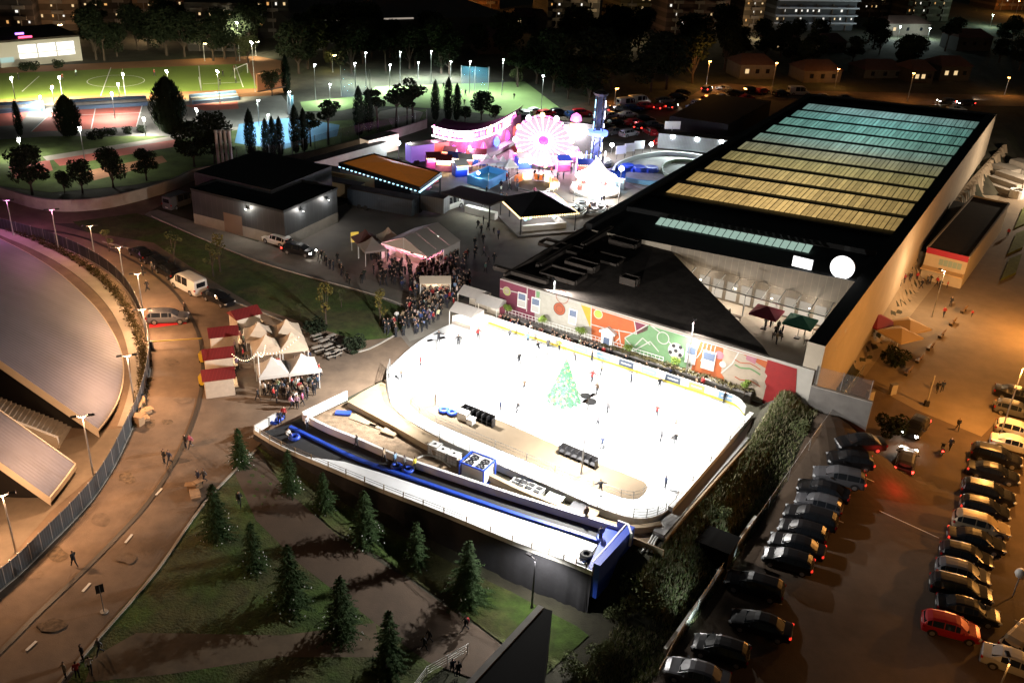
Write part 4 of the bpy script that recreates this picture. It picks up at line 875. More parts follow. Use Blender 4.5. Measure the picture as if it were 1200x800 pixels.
# yard equipment
dw = (W1 - W0); dw.z = 0; aw = math.atan2(dw.y, dw.x)
def ibc(p, label):
    r = thing('water_tank', label, 'water tank', p, aw); obj('tank', MB().box((0, 0, .65), (1.1, 1.0, 1.05), top=.95), mat('tank_plastic', (.75, .76, .76), .5), r, world=False)
    mb = MB()
    for z in (.15, .5, .85, 1.2): mb.tube([(-.6, -.55, z), (.6, -.55, z), (.6, .55, z), (-.6, .55, z), (-.6, -.55, z)], .02, 4)
    for x in (-.6, -.2, .2, .6):
        for y in (-.55, .55): mb.tube([(x, y, .1), (x, y, 1.22)], .02, 4)
    obj('cage', mb, m_steel, r, world=False); obj('cap', MB().lathe([(.13, 1.18), (.13, 1.25)], 10), m_black, r, world=False); obj('pallet', MB().box((0, 0, .07), (1.2, 1.1, .13)), m_ply, r, world=False)
for px, py, lb in ((510, 532, 'white caged water tank, leftmost of three by the rink plinth'), (519, 538, 'white caged water tank in the middle of three'), (532, 543, 'white caged water tank next to the blue framed chiller')): ibc(G(px, py, .05), lb)
ch = thing('ice_chiller', 'white chiller with four round fans in a blue steel frame', 'chiller', G(559, 561), aw)
obj('casing', MB().box((0, 0, 1.05), (2.4, 1.9, 1.7)), m_white, ch, world=False); mb = MB()
for x in (-1.35, 1.35):
    for y in (-1.1, 1.1): mb.box((x, y, 1.05), (.12, .12, 2.1))
for z in (.08, 2.1):
    for y in (-1.1, 1.1): mb.box((0, y, z), (2.58, .12, .14))
    for x in (-1.35, 1.35): mb.box((x, 0, z), (.12, 2.08, .14))
obj('frame', mb, m_blue, ch, world=False)
for x in (-.6, .6):
    for y in (-.47, .47):
        f = obj('fan', MB().lathe([(.42, 1.9), (.44, 2.0), (.36, 2.0), (.34, 1.93), (.1, 1.93), (.1, 1.97)], 16, c=(x, y, 0)), m_dkst, ch, world=False)
        bl_ = MB()
        for k in range(4): bl_.box((x + .2 * math.cos(k * 1.57), y + .2 * math.sin(k * 1.57), 1.96), (.26, .1, .015), rz=k * 1.57)
        obj('blade', bl_, m_steel, f, world=False)
def pallet_stack(p, rz, label, n=3, sx=2.4, sy=1.2, m=None):
    r = thing('board_stack', label, 'boards', p, rz)
    for k in range(n): obj('board', MB().box((uni(-.06, .06), uni(-.06, .06), .06 + .09 * k), (sx, sy, .08), rz=uni(-.04, .04)), m or m_ply, r, world=False)
pallet_stack(G(428, 493), aw, 'long light plywood sheets lying in the yard', 2, 3.4, 1.3); pallet_stack(G(443, 502), aw + .1, 'narrow timber strips beside the plywood sheets', 2, 2.2, .5)
pallet_stack(G(457, 508), aw, 'short stack of pale boards nearest the water tanks', 4, 1.7, 1.1); pallet_stack(G(402, 486), aw + .5, 'blue plastic mats piled in the corner of the yard', 4, 1.6, .7, m_blue)
for i, (px, py) in enumerate(((604, 570), (612, 573), (621, 576), (630, 580))):
    c = crate(G(px, py, .05), (.9, 1.3, .5), m_board, 'low white bin of dark rental gear, ' + ORD[i] + ' from the chiller', aw, 'gear_bin', 'bin')
    obj('gear', MB().box((0, -.3, .58), (.6, .4, .12)).box((0, .3, .58), (.6, .4, .12)), m_mat, c, world=False)
crate(G(650, 588, .05), (1.6, 1.0, .5), m_white, 'plain white chest in the yard below the rink fence', aw); crate(G(678, 600, .05), (1.5, 1.0, .6), m_dkst, 'dark tool chest at the end of the yard', aw); crate(G(693, 606, .05), (1.2, .9, .6), m_ply, 'plywood chest near the end of the yard', aw)
for i, dx in enumerate((0, 6, 11)):
    pts = smooth_line([G(792 + dx * .5, 596 + dx, .5), G(780 + dx * .5, 612 + dx, .35), G(768 + dx, 622, .2), G(762 + dx * .6, 634, .15), G(752 + dx, 648, .15)], 4)
    tag(obj('hose', MB().tube(pts, .1, 7), m_board, smooth=True), 'thick white hose looping off the corner of the rink, ' + ('nearest the slide', 'in the middle of three', 'nearest the bank')[i], 'hose')
tag(obj('hose', MB().tube(smooth_line([G(488, 538, .1), G(500, 536, .3), G(515, 540, .3), G(528, 548, .1)], 4), .09, 7), m_board, smooth=True), 'white hose lying in front of the water tanks', 'hose')
# ================================================================== trees on the near lawn
FIRS = [conifer('fir_tree', 'fir', 5.6, 1.75, m_fir), conifer('fir_tree', 'fir', 5.6, 1.5, m_fir, .8), conifer('fir_tree', 'fir', 5.6, 1.85, m_fir, 1.0)]
LB = ['young fir left of the slide start, beside the pavement', 'young fir at the foot of the slide by its black start mat', 'young fir before the upper part of the snow lane', 'young fir before the middle of the snow lane', 'young fir in front of the dark cloth, left of the bright one', 'brightest young fir, in front of the dark cloth by the slide end',
      'young fir on the road side of the lawn with white specks round its foot', 'young fir beside the dark path, behind the two walkers', 'young fir in the middle of the shaded lawn', 'young fir with many white specks at the dark path edge', 'lowest young fir, near the white stair rail']
for i, (px, py, tp) in enumerate(((282, 545, 499), (340, 577, 524), (380, 597, 550), (428, 635, 571), (488, 663, 608), (547, 705, 628), (255, 630, 563), (298, 668, 608), (341, 712, 633), (401, 746, 671), (456, 788, 711))):
    p = G(px, py); h = hgt(p, tp); pr = FIRS[i % 3]
    place(pr, p, uni(0, 6), LB[i], 'young firs on the lawn below the slide', h / 5.6 * .95)
# ================================================================== lamp posts
WARM = (1, .56, .29); WHITE = (1, .96, .9); SOD = (1, .42, .09)
def rinklamp(px, py, top, label, aim, w, omni=False, back=3.14):
    base = flat(px, py, .8 if py > 460 and px < 700 else 1.0 if py < 400 else .6)
    return lamp_post(label, base, top, WHITE, w, aim, 2, .85 if omni == False else .75, 'floodlights round the ice rink', cone=165, name='floodlight_post', omni=omni, back=back)
rinklamp(510, 475, 398, 'twin floodlight post at the left tip of the island in the ice', .55, 40000, 'two', 2.2)
rinklamp(681, 556, 467, 'twin floodlight post beside the black bench board on the ice island', 1.0, 40000, 'two', 2.75)
rinklamp(646, 384, 330, 'twin floodlight post before the white stretch of the mural', -1.4, 17000)
rinklamp(803, 443, 378, 'twin floodlight post before the orange stretch of the mural', -1.9, 17000)
LL = [((16, 276), 235, (1, .3, .75), 900, 'left edge, magenta light, beside the curved wall'), ((69, 294), 246, (1, .34, .6), 900, 'pink light, at the far bend of the grey fence'), ((112, 306), 265, (1, .5, .25), 1500, 'orange light at the bend of the grey fence'), ((146, 334), 290, (1, .62, .25), 1500, 'amber light opposite the row of black parked cars'),
      ((167, 362), 321, WARM, 4200, 'white head beside the fence opposite the white van'), ((172, 400), 363, WARM, 4200, 'beside the fence near the car on the red mat'), ((158, 476), 417, WARM, 4800, 'dark twin head between the arena roof and the heap of boxes'), ((111, 566), 488, WARM, 5000, 'dark twin head standing at the fence by the arena stairs'), ((19, 648), 580, WARM, 4800, 'at the fence by the lower arena roof wedge')]
for (bp, tp, c, w, lb) in LL:
    lamp_post('tall steel lamp post, ' + lb, G(*bp), tp, c, w, .35, 2, 0, 'lamp posts along the grey arena fence', omni=True)
lamp_post('single black lamp post on the grass below the black cloth wall', G(623, 712), 655, WHITE, 2300, 2.4, 1, 0, dark=True)
lamp_post('orange street lamp beside the row of cars at the right edge', G(1170, 516), 432, SOD, 12000, .4, 1, 0, omni=True)
lamp_post('orange street lamp past the right edge by the kiosk square', G(1215, 400), 300, SOD, 13000, 3.4, 1, 0, height=8, omni=True)
lamp_post('warm street lamp behind the kiosk at the right edge', G(1235, 240), 190, (1, .78, .55), 20000, 3.4, 1, 0, height=8, omni=True)
lamp_post('orange street lamp standing low in the car park corner', G(1150, 860), 800, SOD, 1400, 1.4, 1, 0, height=7.5)

lamp_post('warm street lamp on the square beside the pool hall', G(1092, 372), 318, (1, .68, .38), 4200, 2.2, 1, 0, omni=True)

lamp_post('orange lamp added past the right edge beside the parked cars', G(1300, 640), 520, SOD, 12500, 3.4, 1, 0, height=8, omni=True)  # unseen lamp, added to warm the car park asphalt
# ================================================================== arena on the left
m_aroof = mat('arena_roof_metal', (.15, .145, .18), .6, .2, var=.12, scale=.3); m_fasc = mat('arena_fascia', (.55, .47, .37), .7, var=.05)
ar = thing('arena', 'huge silver ribbed shell roof of the arena at the left edge', 'sports hall', G(60, 470))
def shell(rim, inner, zi, nu=90, nv=14, z0=1.2, name='roof'):
    Rm = smooth_line([Vector((x, y, 0)) for x, y in rim], 8); m = len(Rm) - 1; b = MB(); edge = []
    for i in range(nu + 1):
        t_ = i / nu; k = min(int(t_ * m), m - 1); p = Rm[k].lerp(Rm[k + 1], t_ * m - k); q = Vector((*inner[0], 0)).lerp(Vector((*inner[1], 0)), t_)
        for j in range(nv + 1):
            v = j / nv; z = z0 + zi * (1 - (1 - v) ** 1.5); w = p.lerp(q, v); pt = flat(w.x, w.y, z) + Vector((0, 0, .03 * (i % 2))); b.v.append(tuple(pt))
            if i == 0: edge.append(pt)
    for i in range(nu):
        for j in range(nv): b.f.append((i * (nv + 1) + j, i * (nv + 1) + j + 1, (i + 1) * (nv + 1) + j + 1, (i + 1) * (nv + 1) + j)); b.mi.append(0)
    o = obj(name, b, m_aroof, ar)
    return edge, [Vector(b.v[i * (nv + 1)]) for i in range(nu + 1)]
def edge_fascia(edge, drop, name='fascia'):
    b = MB(); n = len(edge)
    out = Vector((.3, -.9, 0)).normalized() * .02
    for p in edge: b.v += [tuple(p + Vector((0, 0, .1))), tuple(p + Vector((0, 0, -drop))), tuple(p + Vector((-.2, .6, -drop)))]
    for i in range(n - 1):
        b.f += [(i * 3, i * 3 + 1, i * 3 + 4, i * 3 + 3), (i * 3 + 1, i * 3 + 2, i * 3 + 5, i * 3 + 4)]; b.mi += [0, 0]
    obj(name, b, m_fasc, ar)
rim = [(115, 503), (128, 486), (139, 465), (144, 440), (142, 415), (133, 392), (118, 368), (98, 346), (70, 321), (40, 301), (10, 285), (-30, 266), (-80, 248)]
e_, r_ = shell(rim, [(-165, 308), (-190, 236)], 12, 150); edge_fascia(e_, 1.0)
obj('rim_gutter', MB().ribbon([p for p in r_], .14, .22, z=-.15), m_fasc, ar)
e2_, r2_ = shell([(88, 544), (78, 558), (68, 571), (58, 583)], [(-110, 404), (-130, 450)], 9, 28, 10, 1.2, 'wing_roof'); edge_fascia([Vector(p) for p in ()] or e2_, .3)
b = MB(); ee = []
for j in range(11):
    v = j / 10; z = 1.2 + 9 * (1 - (1 - v) ** 1.5); ee.append(flat(58 + (-130 - 58) * v, 583 + (450 - 583) * v, z))
edge_fascia(ee, .9, 'wing_fascia'); obj('wing_edge', MB().ribbon(r2_, .5, .2, z=-.45), m_fasc, ar)
dk = mat('arena_dark_glass', (.02, .018, .018), .3)
for ed in (e_, ee):
    bw = MB()
    for p, q in zip(ed, ed[1:]):
        s_ = Vector((-.5, 1.6, 0)); a, c = p + s_, q + s_
        bw.add([(a.x, a.y, -.2), (c.x, c.y, -.2), (c.x, c.y, q.z - .9), (a.x, a.y, p.z - .9)], [(0, 1, 2, 3)])
    obj('glass_wall', bw, dk, ar)
st = thing('stair', 'white concrete stair between the two silver arena roofs', 'stair', G(60, 530))
a_, c_ = flat(72, 522, 0), flat(-30, 482, 4.0); run = (c_ - a_); n_ = 18; dxy = run.copy(); dxy.z = 0; dl = dxy.normalized(); nn = Vector((-dl.y, dl.x, 0))
for k in range(n_):
    p = a_ + dxy * (k / n_); obj('step', MB().prism([p - nn * 3.4, p + dl * (dxy.length / n_ + .25) - nn * 3.4, p + dl * (dxy.length / n_ + .25) + nn * .2, p + nn * .2], 4.0 * (k + .7) / n_ - .12, 4.0 * (k + 1) / n_), m_conc, st)
obj('parapet', MB().prism([a_ + nn * .3, a_ + nn * .65, c_ + nn * .65, c_ + nn * .3], [-.1, -.1, 3.6, 3.6], [1.3, 1.3, 5.2, 5.2]), m_fasc, st)
sheet('forecourt', [(120, 505), (160, 500), (130, 540), (60, 600), (0, 668), (-60, 700), (-60, 560), (60, 520)], mat('forecourt_paving', (.2, .16, .12), .85, var=.2, scale=.5))
RING = [(148, 500), (158, 470), (163, 440), (160, 415), (152, 388), (136, 360), (112, 334), (80, 310), (45, 291), (0, 272), (-60, 250)]
tag(obj('ring_path', MB().ribbon(smooth_line([G(*p, .08) for p in RING]), .05, 1.7), m_pave), kind='structure')
FEN = [(-60, 742), (0, 692), (26, 670), (56, 640), (86, 610), (112, 580), (133, 547), (150, 512), (163, 483), (172, 452), (176, 425), (174, 398), (165, 370), (150, 342), (128, 320), (100, 303), (66, 288), (30, 277), (-20, 264), (-60, 254)]
fn = thing('panel_fence', 'long curved fence of grey metal panels round the arena', 'fence', G(150, 512)); fl_ = smooth_line([G(*p) for p in FEN], 5); m_pan = stripes('fence_panel', (.13, .145, .16), (.07, .08, .09), (.7, .7, 0), .25, .8, .5)
for i in range(0, len(fl_) - 2, 2): obj('panel', MB().ribbon(fl_[i:i + 3], 1.75, .05, z=.15), m_pan, fn)
for i in range(0, len(fl_), 2): obj('post', MB().tube([fl_[i], fl_[i] + Vector((0, 0, 2.0))], .06, 5), m_steel, fn)
obj('footing', MB().ribbon(fl_, .18, .3), m_conc, fn)
hg = thing('hedge', 'low brown hedge between the arena ring path and the grey fence', 'hedge', G(150, 420)); cr = MB()
for p in smooth_line([G(*p) for p in [(155, 500), (166, 470), (169, 440), (167, 412), (158, 384), (142, 353), (118, 327), (86, 304), (52, 286), (10, 270)]], 40):
    leafquads(cr, (p.x + uni(-.4, .4), p.y + uni(-.4, .4), .4), 14, .16, .5, .8)
obj('foliage', cr, leaf_mat('hedge_leaves', (.07, .055, .025)), hg)
m_card = mat('cardboard', (.4, .26, .15), .85, var=.12, scale=3)
def box_thing(p, d, rz, label, m=None, name='cardboard_box', cat='box', tilt=0):
    r = thing(name, label, cat, p, rz); obj('carton', MB().box((0, 0, d[2] / 2), d), m or m_card, r, world=False)
    obj('flap', MB().box((d[0] / 2 + .12, 0, d[2] - .04), (.3, d[1] * .95, .02)), m or m_card, r, world=False); obj('flap', MB().box((-d[0] / 2 - .12, 0, d[2] - .04), (.3, d[1] * .95, .02)), m or m_card, r, world=False); return r
for i, (px, py, d, lb) in enumerate(((163, 498, (.9, .8, 1.1), 'tall cardboard box at the near end of the heap by the fence'), (167, 488, (.8, .7, .6), 'open cardboard box in the middle of the heap by the fence'), (163, 483, (.7, .7, .9), 'cardboard box wedged against the grey fence panel'), (172, 484, (.8, .9, .4), 'flattened cardboard box sticking out of the heap towards the road'), (167, 476, (.9, .7, .8), 'cardboard box under the sacks at the far end of the heap'), (171, 493, (.6, .6, .5), 'small cardboard box at the foot of the heap'),
                                     (229, 582, (1.1, .9, .4), 'big flattened box on the pavement edge by the firs'), (226, 574, (.8, .7, .6), 'upright box on the pavement edge by the firs'), (232, 572, (.6, .6, .7), 'small box behind the flattened one by the firs'))):
    box_thing(G(px, py, .1), d, uni(0, 3), lb)
tag(obj('rubbish_sack', MB().lathe([(.2, 0), (.42, .2), (.38, .55), (.12, .8), (.16, .9)], 10, c=G(168, 471, .1)), m_black, smooth=True), 'black rubbish sack on top of the box heap', 'sack')
bar = thing('barrier_arm', 'long yellow barrier arm across the road beside the red huts', 'barrier', G(178, 409)); a, b_ = G(178, 409, 1.0), G(238, 405, 1.0)
obj('arm', MB().tube([a, b_], .07, 6), mat('barrier_yellow', (.6, .42, .08), .5), bar); obj('pillar', MB().box(a - Vector((0, 0, .5)), (.35, .35, 1.1)), m_dkst, bar)
# ================================================================== market square
m_tent = mat('tent_canvas', (.62, .5, .38), .85, var=.06, scale=2); m_tentw = mat('tent_white', (.56, .53, .5), .8, var=.05, scale=2); m_hutred = stripes('hut_roof_red', (.3, .03, .03), (.22, .02, .02), (1, 0, 0), .35, .85); m_hut = mat('hut_cream', (.6, .5, .4), .75, var=.1, scale=2)
mh = heading(flat(304, 440), flat(336, 436))
def pagoda(p, rz, label, m, w=3.3, h=2.3, top=3.8, group=None):
    r = thing('gazebo', label, 'gazebo', p, rz, group); q = w / 2; b = MB(); n = 5; prof = [(1, 0), (.72, .2), (.45, .42), (.2, .72), (.03, 1)]
    vs = []
    for f, t_ in prof: vs += [(-q * f, -q * f, h + (top - h) * t_), (q * f, -q * f, h + (top - h) * t_), (q * f, q * f, h + (top - h) * t_), (-q * f, q * f, h + (top - h) * t_)]
    fs = [(i * 4 + k, i * 4 + (k + 1) % 4, i * 4 + 4 + (k + 1) % 4, i * 4 + 4 + k) for i in range(4) for k in range(4)]
    obj('canopy', b.add(vs, fs), m, r, world=False)
    v = MB()
    for x0, y0, x1, y1 in ((-q, -q, q, -q), (q, -q, q, q), (q, q, -q, q), (-q, q, -q, -q)): v.add([(x0, y0, h - .3), (x1, y1, h - .3), (x1, y1, h + .02), (x0, y0, h + .02)], [(0, 1, 2, 3)])
    obj('valance', v, m, r, world=False)
    for sx in (-1, 1):
        for sy in (-1, 1): obj('leg', MB().tube([(sx * q * .97, sy * q * .97, 0), (sx * q * .97, sy * q * .97, h)], .05, 5), m_white, r, world=False)
    return r
GZ = ((302, 377, 'furthest beige gazebo, behind the red hut with lit counter', m_tent), (335, 374, 'beige gazebo at the back by the lawn', m_tent), (311, 392, 'beige gazebo in the middle row, next to the string light pole', m_tent), (341, 389, 'beige gazebo in the middle row on the lawn side', m_tent), (318, 418, 'front gazebo with grey printing on its canopy, near the huts', m_tentw), (353, 414, 'front gazebo with plain pale canopy', m_tentw))
for i, (px, py, lb, m_) in enumerate(GZ):
    p = flat(px, py, 3.8); p.z = 0; g_ = pagoda(p, mh, lb, m_)
    if i == 4:
        pr = MB()
        for k in range(5): pr.add([(-.75 + .28 * k, -.0, 0), (-.53 + .28 * k, -.0, 0), (-.53 + .28 * k, .14, .2), (-.75 + .28 * k, .14, .2)], [(0, 1, 2, 3)])
        pr.v = [(x - .05, -1.45 + y * .9 + .2, 2.42 + y * 1.05 + .06) for x, y, z in pr.v]; obj('printing', pr, mat('print_grey', (.25, .24, .26), .8), g_, world=False)
    lamp_light(g_, (0, 0, 2.2), (1, .8, .6), 60, 'POINT', .15)
def hut(p, rz, label, w=3.0, d=2.3, lit=True):
    r = thing('market_hut', label, 'market hut', p, rz)
    obj('wall', MB().box((0, -d / 2, 1.15), (w, .08, 2.3)).box((0, d / 2, 1.15), (w, .08, 2.3)).box((-w / 2, 0, 1.15), (.08, d - .09, 2.3)).box((w / 2, 0, .5), (.08, d - .09, 1.0)), m_hut, r, world=False)
    q = w / 2 + .25; e = d / 2 + .25
    obj('roof', MB().add([(-q, -e, 2.25), (q, -e, 2.25), (q, 0, 3.0), (-q, 0, 3.0), (q, e, 2.25), (-q, e, 2.25)], [(0, 1, 2, 3), (3, 2, 4, 5), (0, 3, 5), (1, 4, 2)]), m_hutred, r, world=False)
    obj('counter', MB().box((w / 2 + .2, 0, 1.02), (.5, d, .06)), m_ply, r, world=False)
    if lit:
        obj('lamp', MB().box((w / 2 - .3, 0, 2.2), (.1, d * .7, .06)), glow('hut_lamp', (1, .85, .65), 9), r, world=False); lamp_light(r, (w / 2 - .2, 0, 2.0), (1, .82, .6), 130, 'POINT', .1)
    return r
for px, py, lb in ((286, 362, 'red roofed market hut furthest back, beside the parked dark car'), (261, 384, 'red roofed hut with a red and white draped counter'), (255, 409, 'red roofed hut with a cream front, third from the back'), (255, 433, 'nearest red roofed hut, at the corner by the yellow bins')):
    p = flat(px, py, 2.8); p.z = 0; hut(p, mh + (.35 if py < 370 else 0), lb)
m_bin = mat('bin_yellow', (.6, .4, .03), .5)
for px, py, lb in ((238, 424, 'yellow wheeled bin beside the third red hut'), (238, 451, 'yellow wheeled bin beside the nearest red hut')):
    r = thing('waste_bin', lb, 'bin', G(px, py, .1)); obj('body', MB().box((0, 0, .55), (.6, .7, 1.0), top=1.12), m_bin, r, world=False); obj('lid', MB().box((0, 0, 1.1), (.7, .82, .08)), m_bin, r, world=False)
    for s in (-.25, .25): obj('wheel', MB().lathe([(.12, -.04), (.12, .04)], 10, M=Matrix.Translation((s, -.36, .12)) @ Matrix.Rotation(1.57, 4, 'Y')), m_tyre, r, world=False)
m_tw = mat('bench_white', (.36, .32, .28), .7)
def beer_set(p, rz, label):
    r = thing('bench_table', label, 'table', p, rz); r.scale = (.66, .62, .95); obj('tabletop', MB().box((0, 0, .74), (2.0, .8, .05)), m_tw, r, world=False)
    for s in (-.75, .75):
        obj('bench', MB().box((0, s, .44), (2.0, .32, .05)), m_tw, r, world=False); obj('leg', MB().box((s * .9, 0, .36), (.06, .6, .72)), m_dkst, r, world=False); obj('support', MB().box((s * .9, .75, .21), (.06, .25, .42)).box((s * .9, -.75, .21), (.06, .25, .42)), m_dkst, r, world=False)
for i, (px, py) in enumerate(((371, 399), (380, 405), (388, 400), (372, 413), (384, 411), (393, 418), (387, 420), (401, 411))):
    beer_set(G(px, py, .1), mh + .35 + (.1 * (i % 3)), 'white table with benches beside the gazebos, ' + ORD[i] + ' from the shrub end')
for i, (px, py, lb) in enumerate(((340, 452, 'small round standing table in front of the plain gazebo'), (362, 447, 'dark standing table right of the gazebos'), (366, 441, 'second dark standing table right of the gazebos'), (296, 412, 'dark counter table between the huts and gazebos'), (290, 424, 'long dark table between the huts and gazebos'))):
    r = thing('standing_table', lb, 'table', G(px, py, .1)); obj('tabletop', MB().lathe([(.4, 1.05), (.42, 1.1), (.4, 1.12)], 14), m_table, r, world=False); obj('leg', MB().tube([(0, 0, 0), (0, 0, 1.06)], .05, 6), m_dkst, r, world=False); obj('foot', MB().lathe([(.3, 0), (.28, .05)], 12), m_dkst, r, world=False)
sp = thing('string_lights', 'pole with ropes of small lights by the front gazebo', 'lights', G(306, 462, .1)); obj('pole', MB().tube([G(306, 462, .1), G(306, 462, 5.2)], .06, 6), m_white, sp)
top = G(306, 462, 5.2); bl = MB(); rp = MB()
for q in (flat(272, 415, 3.4), flat(311, 405, 4.6), flat(350, 395, 3.6)):
    pts = [top.lerp(q, k / 14) - Vector((0, 0, .9 * math.sin(math.pi * k / 14))) for k in range(15)]; rp.tube(pts, .015, 3)
    for p in pts: bl.lathe([(.02, -.07), (.06, 0), (.02, .06)], 5, c=p)
obj('rope', rp, m_black, sp); obj('bulb', bl, glow('bulb_warm', (1, .8, .5), 4), sp)
# ================================================================== marquee and small tents
o_ = flat(500, 301, 2.6); a_ = flat(447, 285, 2.6) - o_; b_ = flat(546, 284, 2.6) - o_; o_.z = 0
bd_ = Vector((-a_.y, a_.x, 0)).normalized(); bd_ = bd_ if bd_.dot(b_) > 0 else -bd_; b_ = bd_ * b_.length
mq = thing('marquee', 'large white gable marquee with a pink lit interior', 'marquee', o_ + (a_ + b_) / 2)
def MQ(s, t_, z): p = o_ + a_ * s + b_ * t_; return Vector((p.x, p.y, z))
rid = 4.5; rf = MB()
for i in range(3):
    t0, t1 = i / 3, (i + 1) / 3 - .004
    rf.add([MQ(-.02, t0, 2.6), MQ(-.02, t1, 2.6), MQ(.5, t1, rid), MQ(.5, t0, rid), MQ(1.02, t1, 2.6), MQ(1.02, t0, 2.6)], [(0, 1, 2, 3), (3, 2, 4, 5)])
obj('roof', rf, mat('marquee_pvc', (.6, .55, .5), .6, var=.05), mq); obj('gable', MB().add([MQ(0, .0, 2.6), MQ(1, .0, 2.6), MQ(.5, .0, rid - .02), MQ(0, 1, 2.6), MQ(1, 1, 2.6), MQ(.5, 1, rid - .02)], [(0, 1, 2), (3, 4, 5)]), m_tentw, mq)
obj('side_wall', MB().add([MQ(0, .5, .1), MQ(0, 1, .1), MQ(0, 1, 2.6), MQ(0, .5, 2.6), MQ(1, 0, .1), MQ(1, 1, .1), MQ(1, 1, 2.6), MQ(1, 0, 2.6), MQ(0, 1, .1), MQ(1, 1, .1), MQ(1, 1, 2.6), MQ(0, 1, 2.6)], [(0, 1, 2, 3), (4, 5, 6, 7), (8, 9, 10, 11)]), m_tentw, mq)
for s in (0, .5, 1):
    for t_ in (0, .5): obj('post', MB().tube([MQ(s, t_, 0), MQ(s, t_, 2.7 if s != .5 else rid)], .06, 5), m_white, mq)
obj('bar_front', MB().ribbon([MQ(.1, .3, 0), MQ(.9, .3, 0)], 1.2, .5), m_hut, mq)
obj('roof_light', MB().box(MQ(.3, .3, 3.3), (.9, .25, .1), rz=heading(MQ(0, 0, 0), MQ(0, 1, 0))).box(MQ(.3, .7, 3.3), (.9, .25, .1), rz=heading(MQ(0, 0, 0), MQ(0, 1, 0))), glow('marquee_tube', (1, .95, .9), 14), mq)
def loc_(o, p): return Vector(p) - Vector(o.location)
for s, t_ in ((.3, .25), (.7, .25), (.5, .7)): lamp_light(mq, loc_(mq, MQ(s, t_, 2.4)), (1, .42, .5), 420, 'POINT', .3)
lamp_light(mq, loc_(mq, MQ(.3, .5, 3.0)), (1, .85, .75), 300, 'POINT', .3)
obj('garland', MB().tube([MQ(.06 + .88 * k / 12, .02, 2.2 - .22 * (k % 2)) for k in range(13)], .05, 5).tube([MQ(.02, .02 + .45 * k / 8, 2.2 - .22 * (k % 2)) for k in range(9)], .05, 5), glow('pink_garland', (1, .25, .4), 2.2), mq)
def gable_tent(px, py, w, d, h, rz, label, m=None, lit=True, name='pavilion'):
    p = flat(px, py, h + .4); p.z = .08; r = thing(name, label, 'tent', p, rz); q, e = w / 2, d / 2
    obj('roof', MB().add([(-q, -e, h), (q, -e, h), (q, 0, h + .8), (-q, 0, h + .8), (q, e, h), (-q, e, h)], [(0, 1, 2, 3), (3, 2, 4, 5), (0, 3, 5), (1, 4, 2)]), m or m_tentw, r, world=False)
    for sx in (-1, 1):
        for sy in (-1, 1): obj('leg', MB().tube([(sx * q * .95, sy * e * .95, 0), (sx * q * .95, sy * e * .95, h)], .06, 5), m_white, r, world=False)
    obj('back_wall', MB().box((0, e * .95, h / 2), (w * .95, .04, h)), m or m_tentw, r, world=False); obj('counter', MB().box((0, -e * .7, .5), (w * .8, .4, 1.0)), m_tw, r, world=False)
    if lit:
        obj('lamp', MB().box((0, 0, h - .1), (w * .6, .12, .08)), glow('hut_lamp', (1, .85, .65), 9), r, world=False); lamp_light(r, (0, -.2, h - .25), (1, .85, .66), 160, 'POINT', .15)
    return r
gable_tent(556, 341, 3.4, 3.0, 2.5, az, 'white gable pavilion furthest from the ice by the mural corner'); gable_tent(577, 351, 3.4, 3.0, 2.5, az, 'white gable pavilion between the ice and the maroon end of the mural'); gable_tent(547, 361, 3.4, 3.0, 2.5, az, 'white gable pavilion at the far left corner of the ice')
gable_tent(510, 327, 4.2, 1.8, 2.3, heading(flat(490, 327), flat(530, 327)), 'cream stall with a bright counter in the middle of the crowd', mat('stall_cream', (.6, .52, .42), .7), name='stall')
pagoda(flat(436, 279, 3.6) * 1 - Vector((0, 0, 3.6)), .5, 'grey gazebo beside the marquee', mat('tent_grey', (.3, .28, .26), .8)); pagoda(flat(428, 270, 3.6) - Vector((0, 0, 3.6)), .5, 'brown gazebo behind the grey one', mat('tent_brown', (.12, .05, .045), .8)); pagoda(flat(455, 270, 3.3) - Vector((0, 0, 3.3)), .5, 'beige gazebo between the brown gazebo and the marquee', m_tent, 2.8)
r = thing('menu_board', 'bright yellow menu board under the brown gazebo', 'sign', G(416, 288, .1), .4); obj('board', MB().box((0, 0, 1.3), (1.2, .1, 1.6)), glow('menu_yellow', (1, .65, .1), .7), r, world=False); obj('leg', MB().box((-.5, 0, .3), (.08, .08, .6)).box((.5, 0, .3), (.08, .08, .6)), m_dkst, r, world=False)
# ================================================================== warehouse
A_, B_, C_ = flat(228, 262), flat(335, 290), flat(418, 268); wx = (B_ - A_); wy0 = (C_ - B_); wyd = Vector((-wx.y, wx.x, 0)).normalized(); wyd = wyd if wyd.dot(wy0) > 0 else -wyd
wy = wyd * wy0.length; wxd = wx.normalized(); hw = hgt(B_, 247); wl_ = wx.length
wh = thing('warehouse', 'dark metal clad warehouse with small wall lamps', 'warehouse', B_ - wx / 2 + wy / 2); m_clad = stripes('dark_cladding', (.075, .08, .085), (.05, .054, .058), (wxd.x + wyd.x, wxd.y + wyd.y, 0), 1.1, .92, .5)
def WH(s, t_, z): p = A_ + wx * s + wy * t_; return Vector((p.x, p.y, z))
obj('wall', MB().prism([WH(0, 0, 0), WH(1, 0, 0), WH(1, 1, 0), WH(0, 1, 0)], 1.7, hw - .3, 0, 1), [m_clad, m_roofb], wh)
obj('plinth', MB().prism([WH(.001, -.002, 0), WH(1.002, -.002, 0), WH(1.002, 1, 0), WH(.001, 1, 0)], -.3, 1.7), mat('block_wall', (.24, .22, .19), .85, var=.12, scale=1), wh)
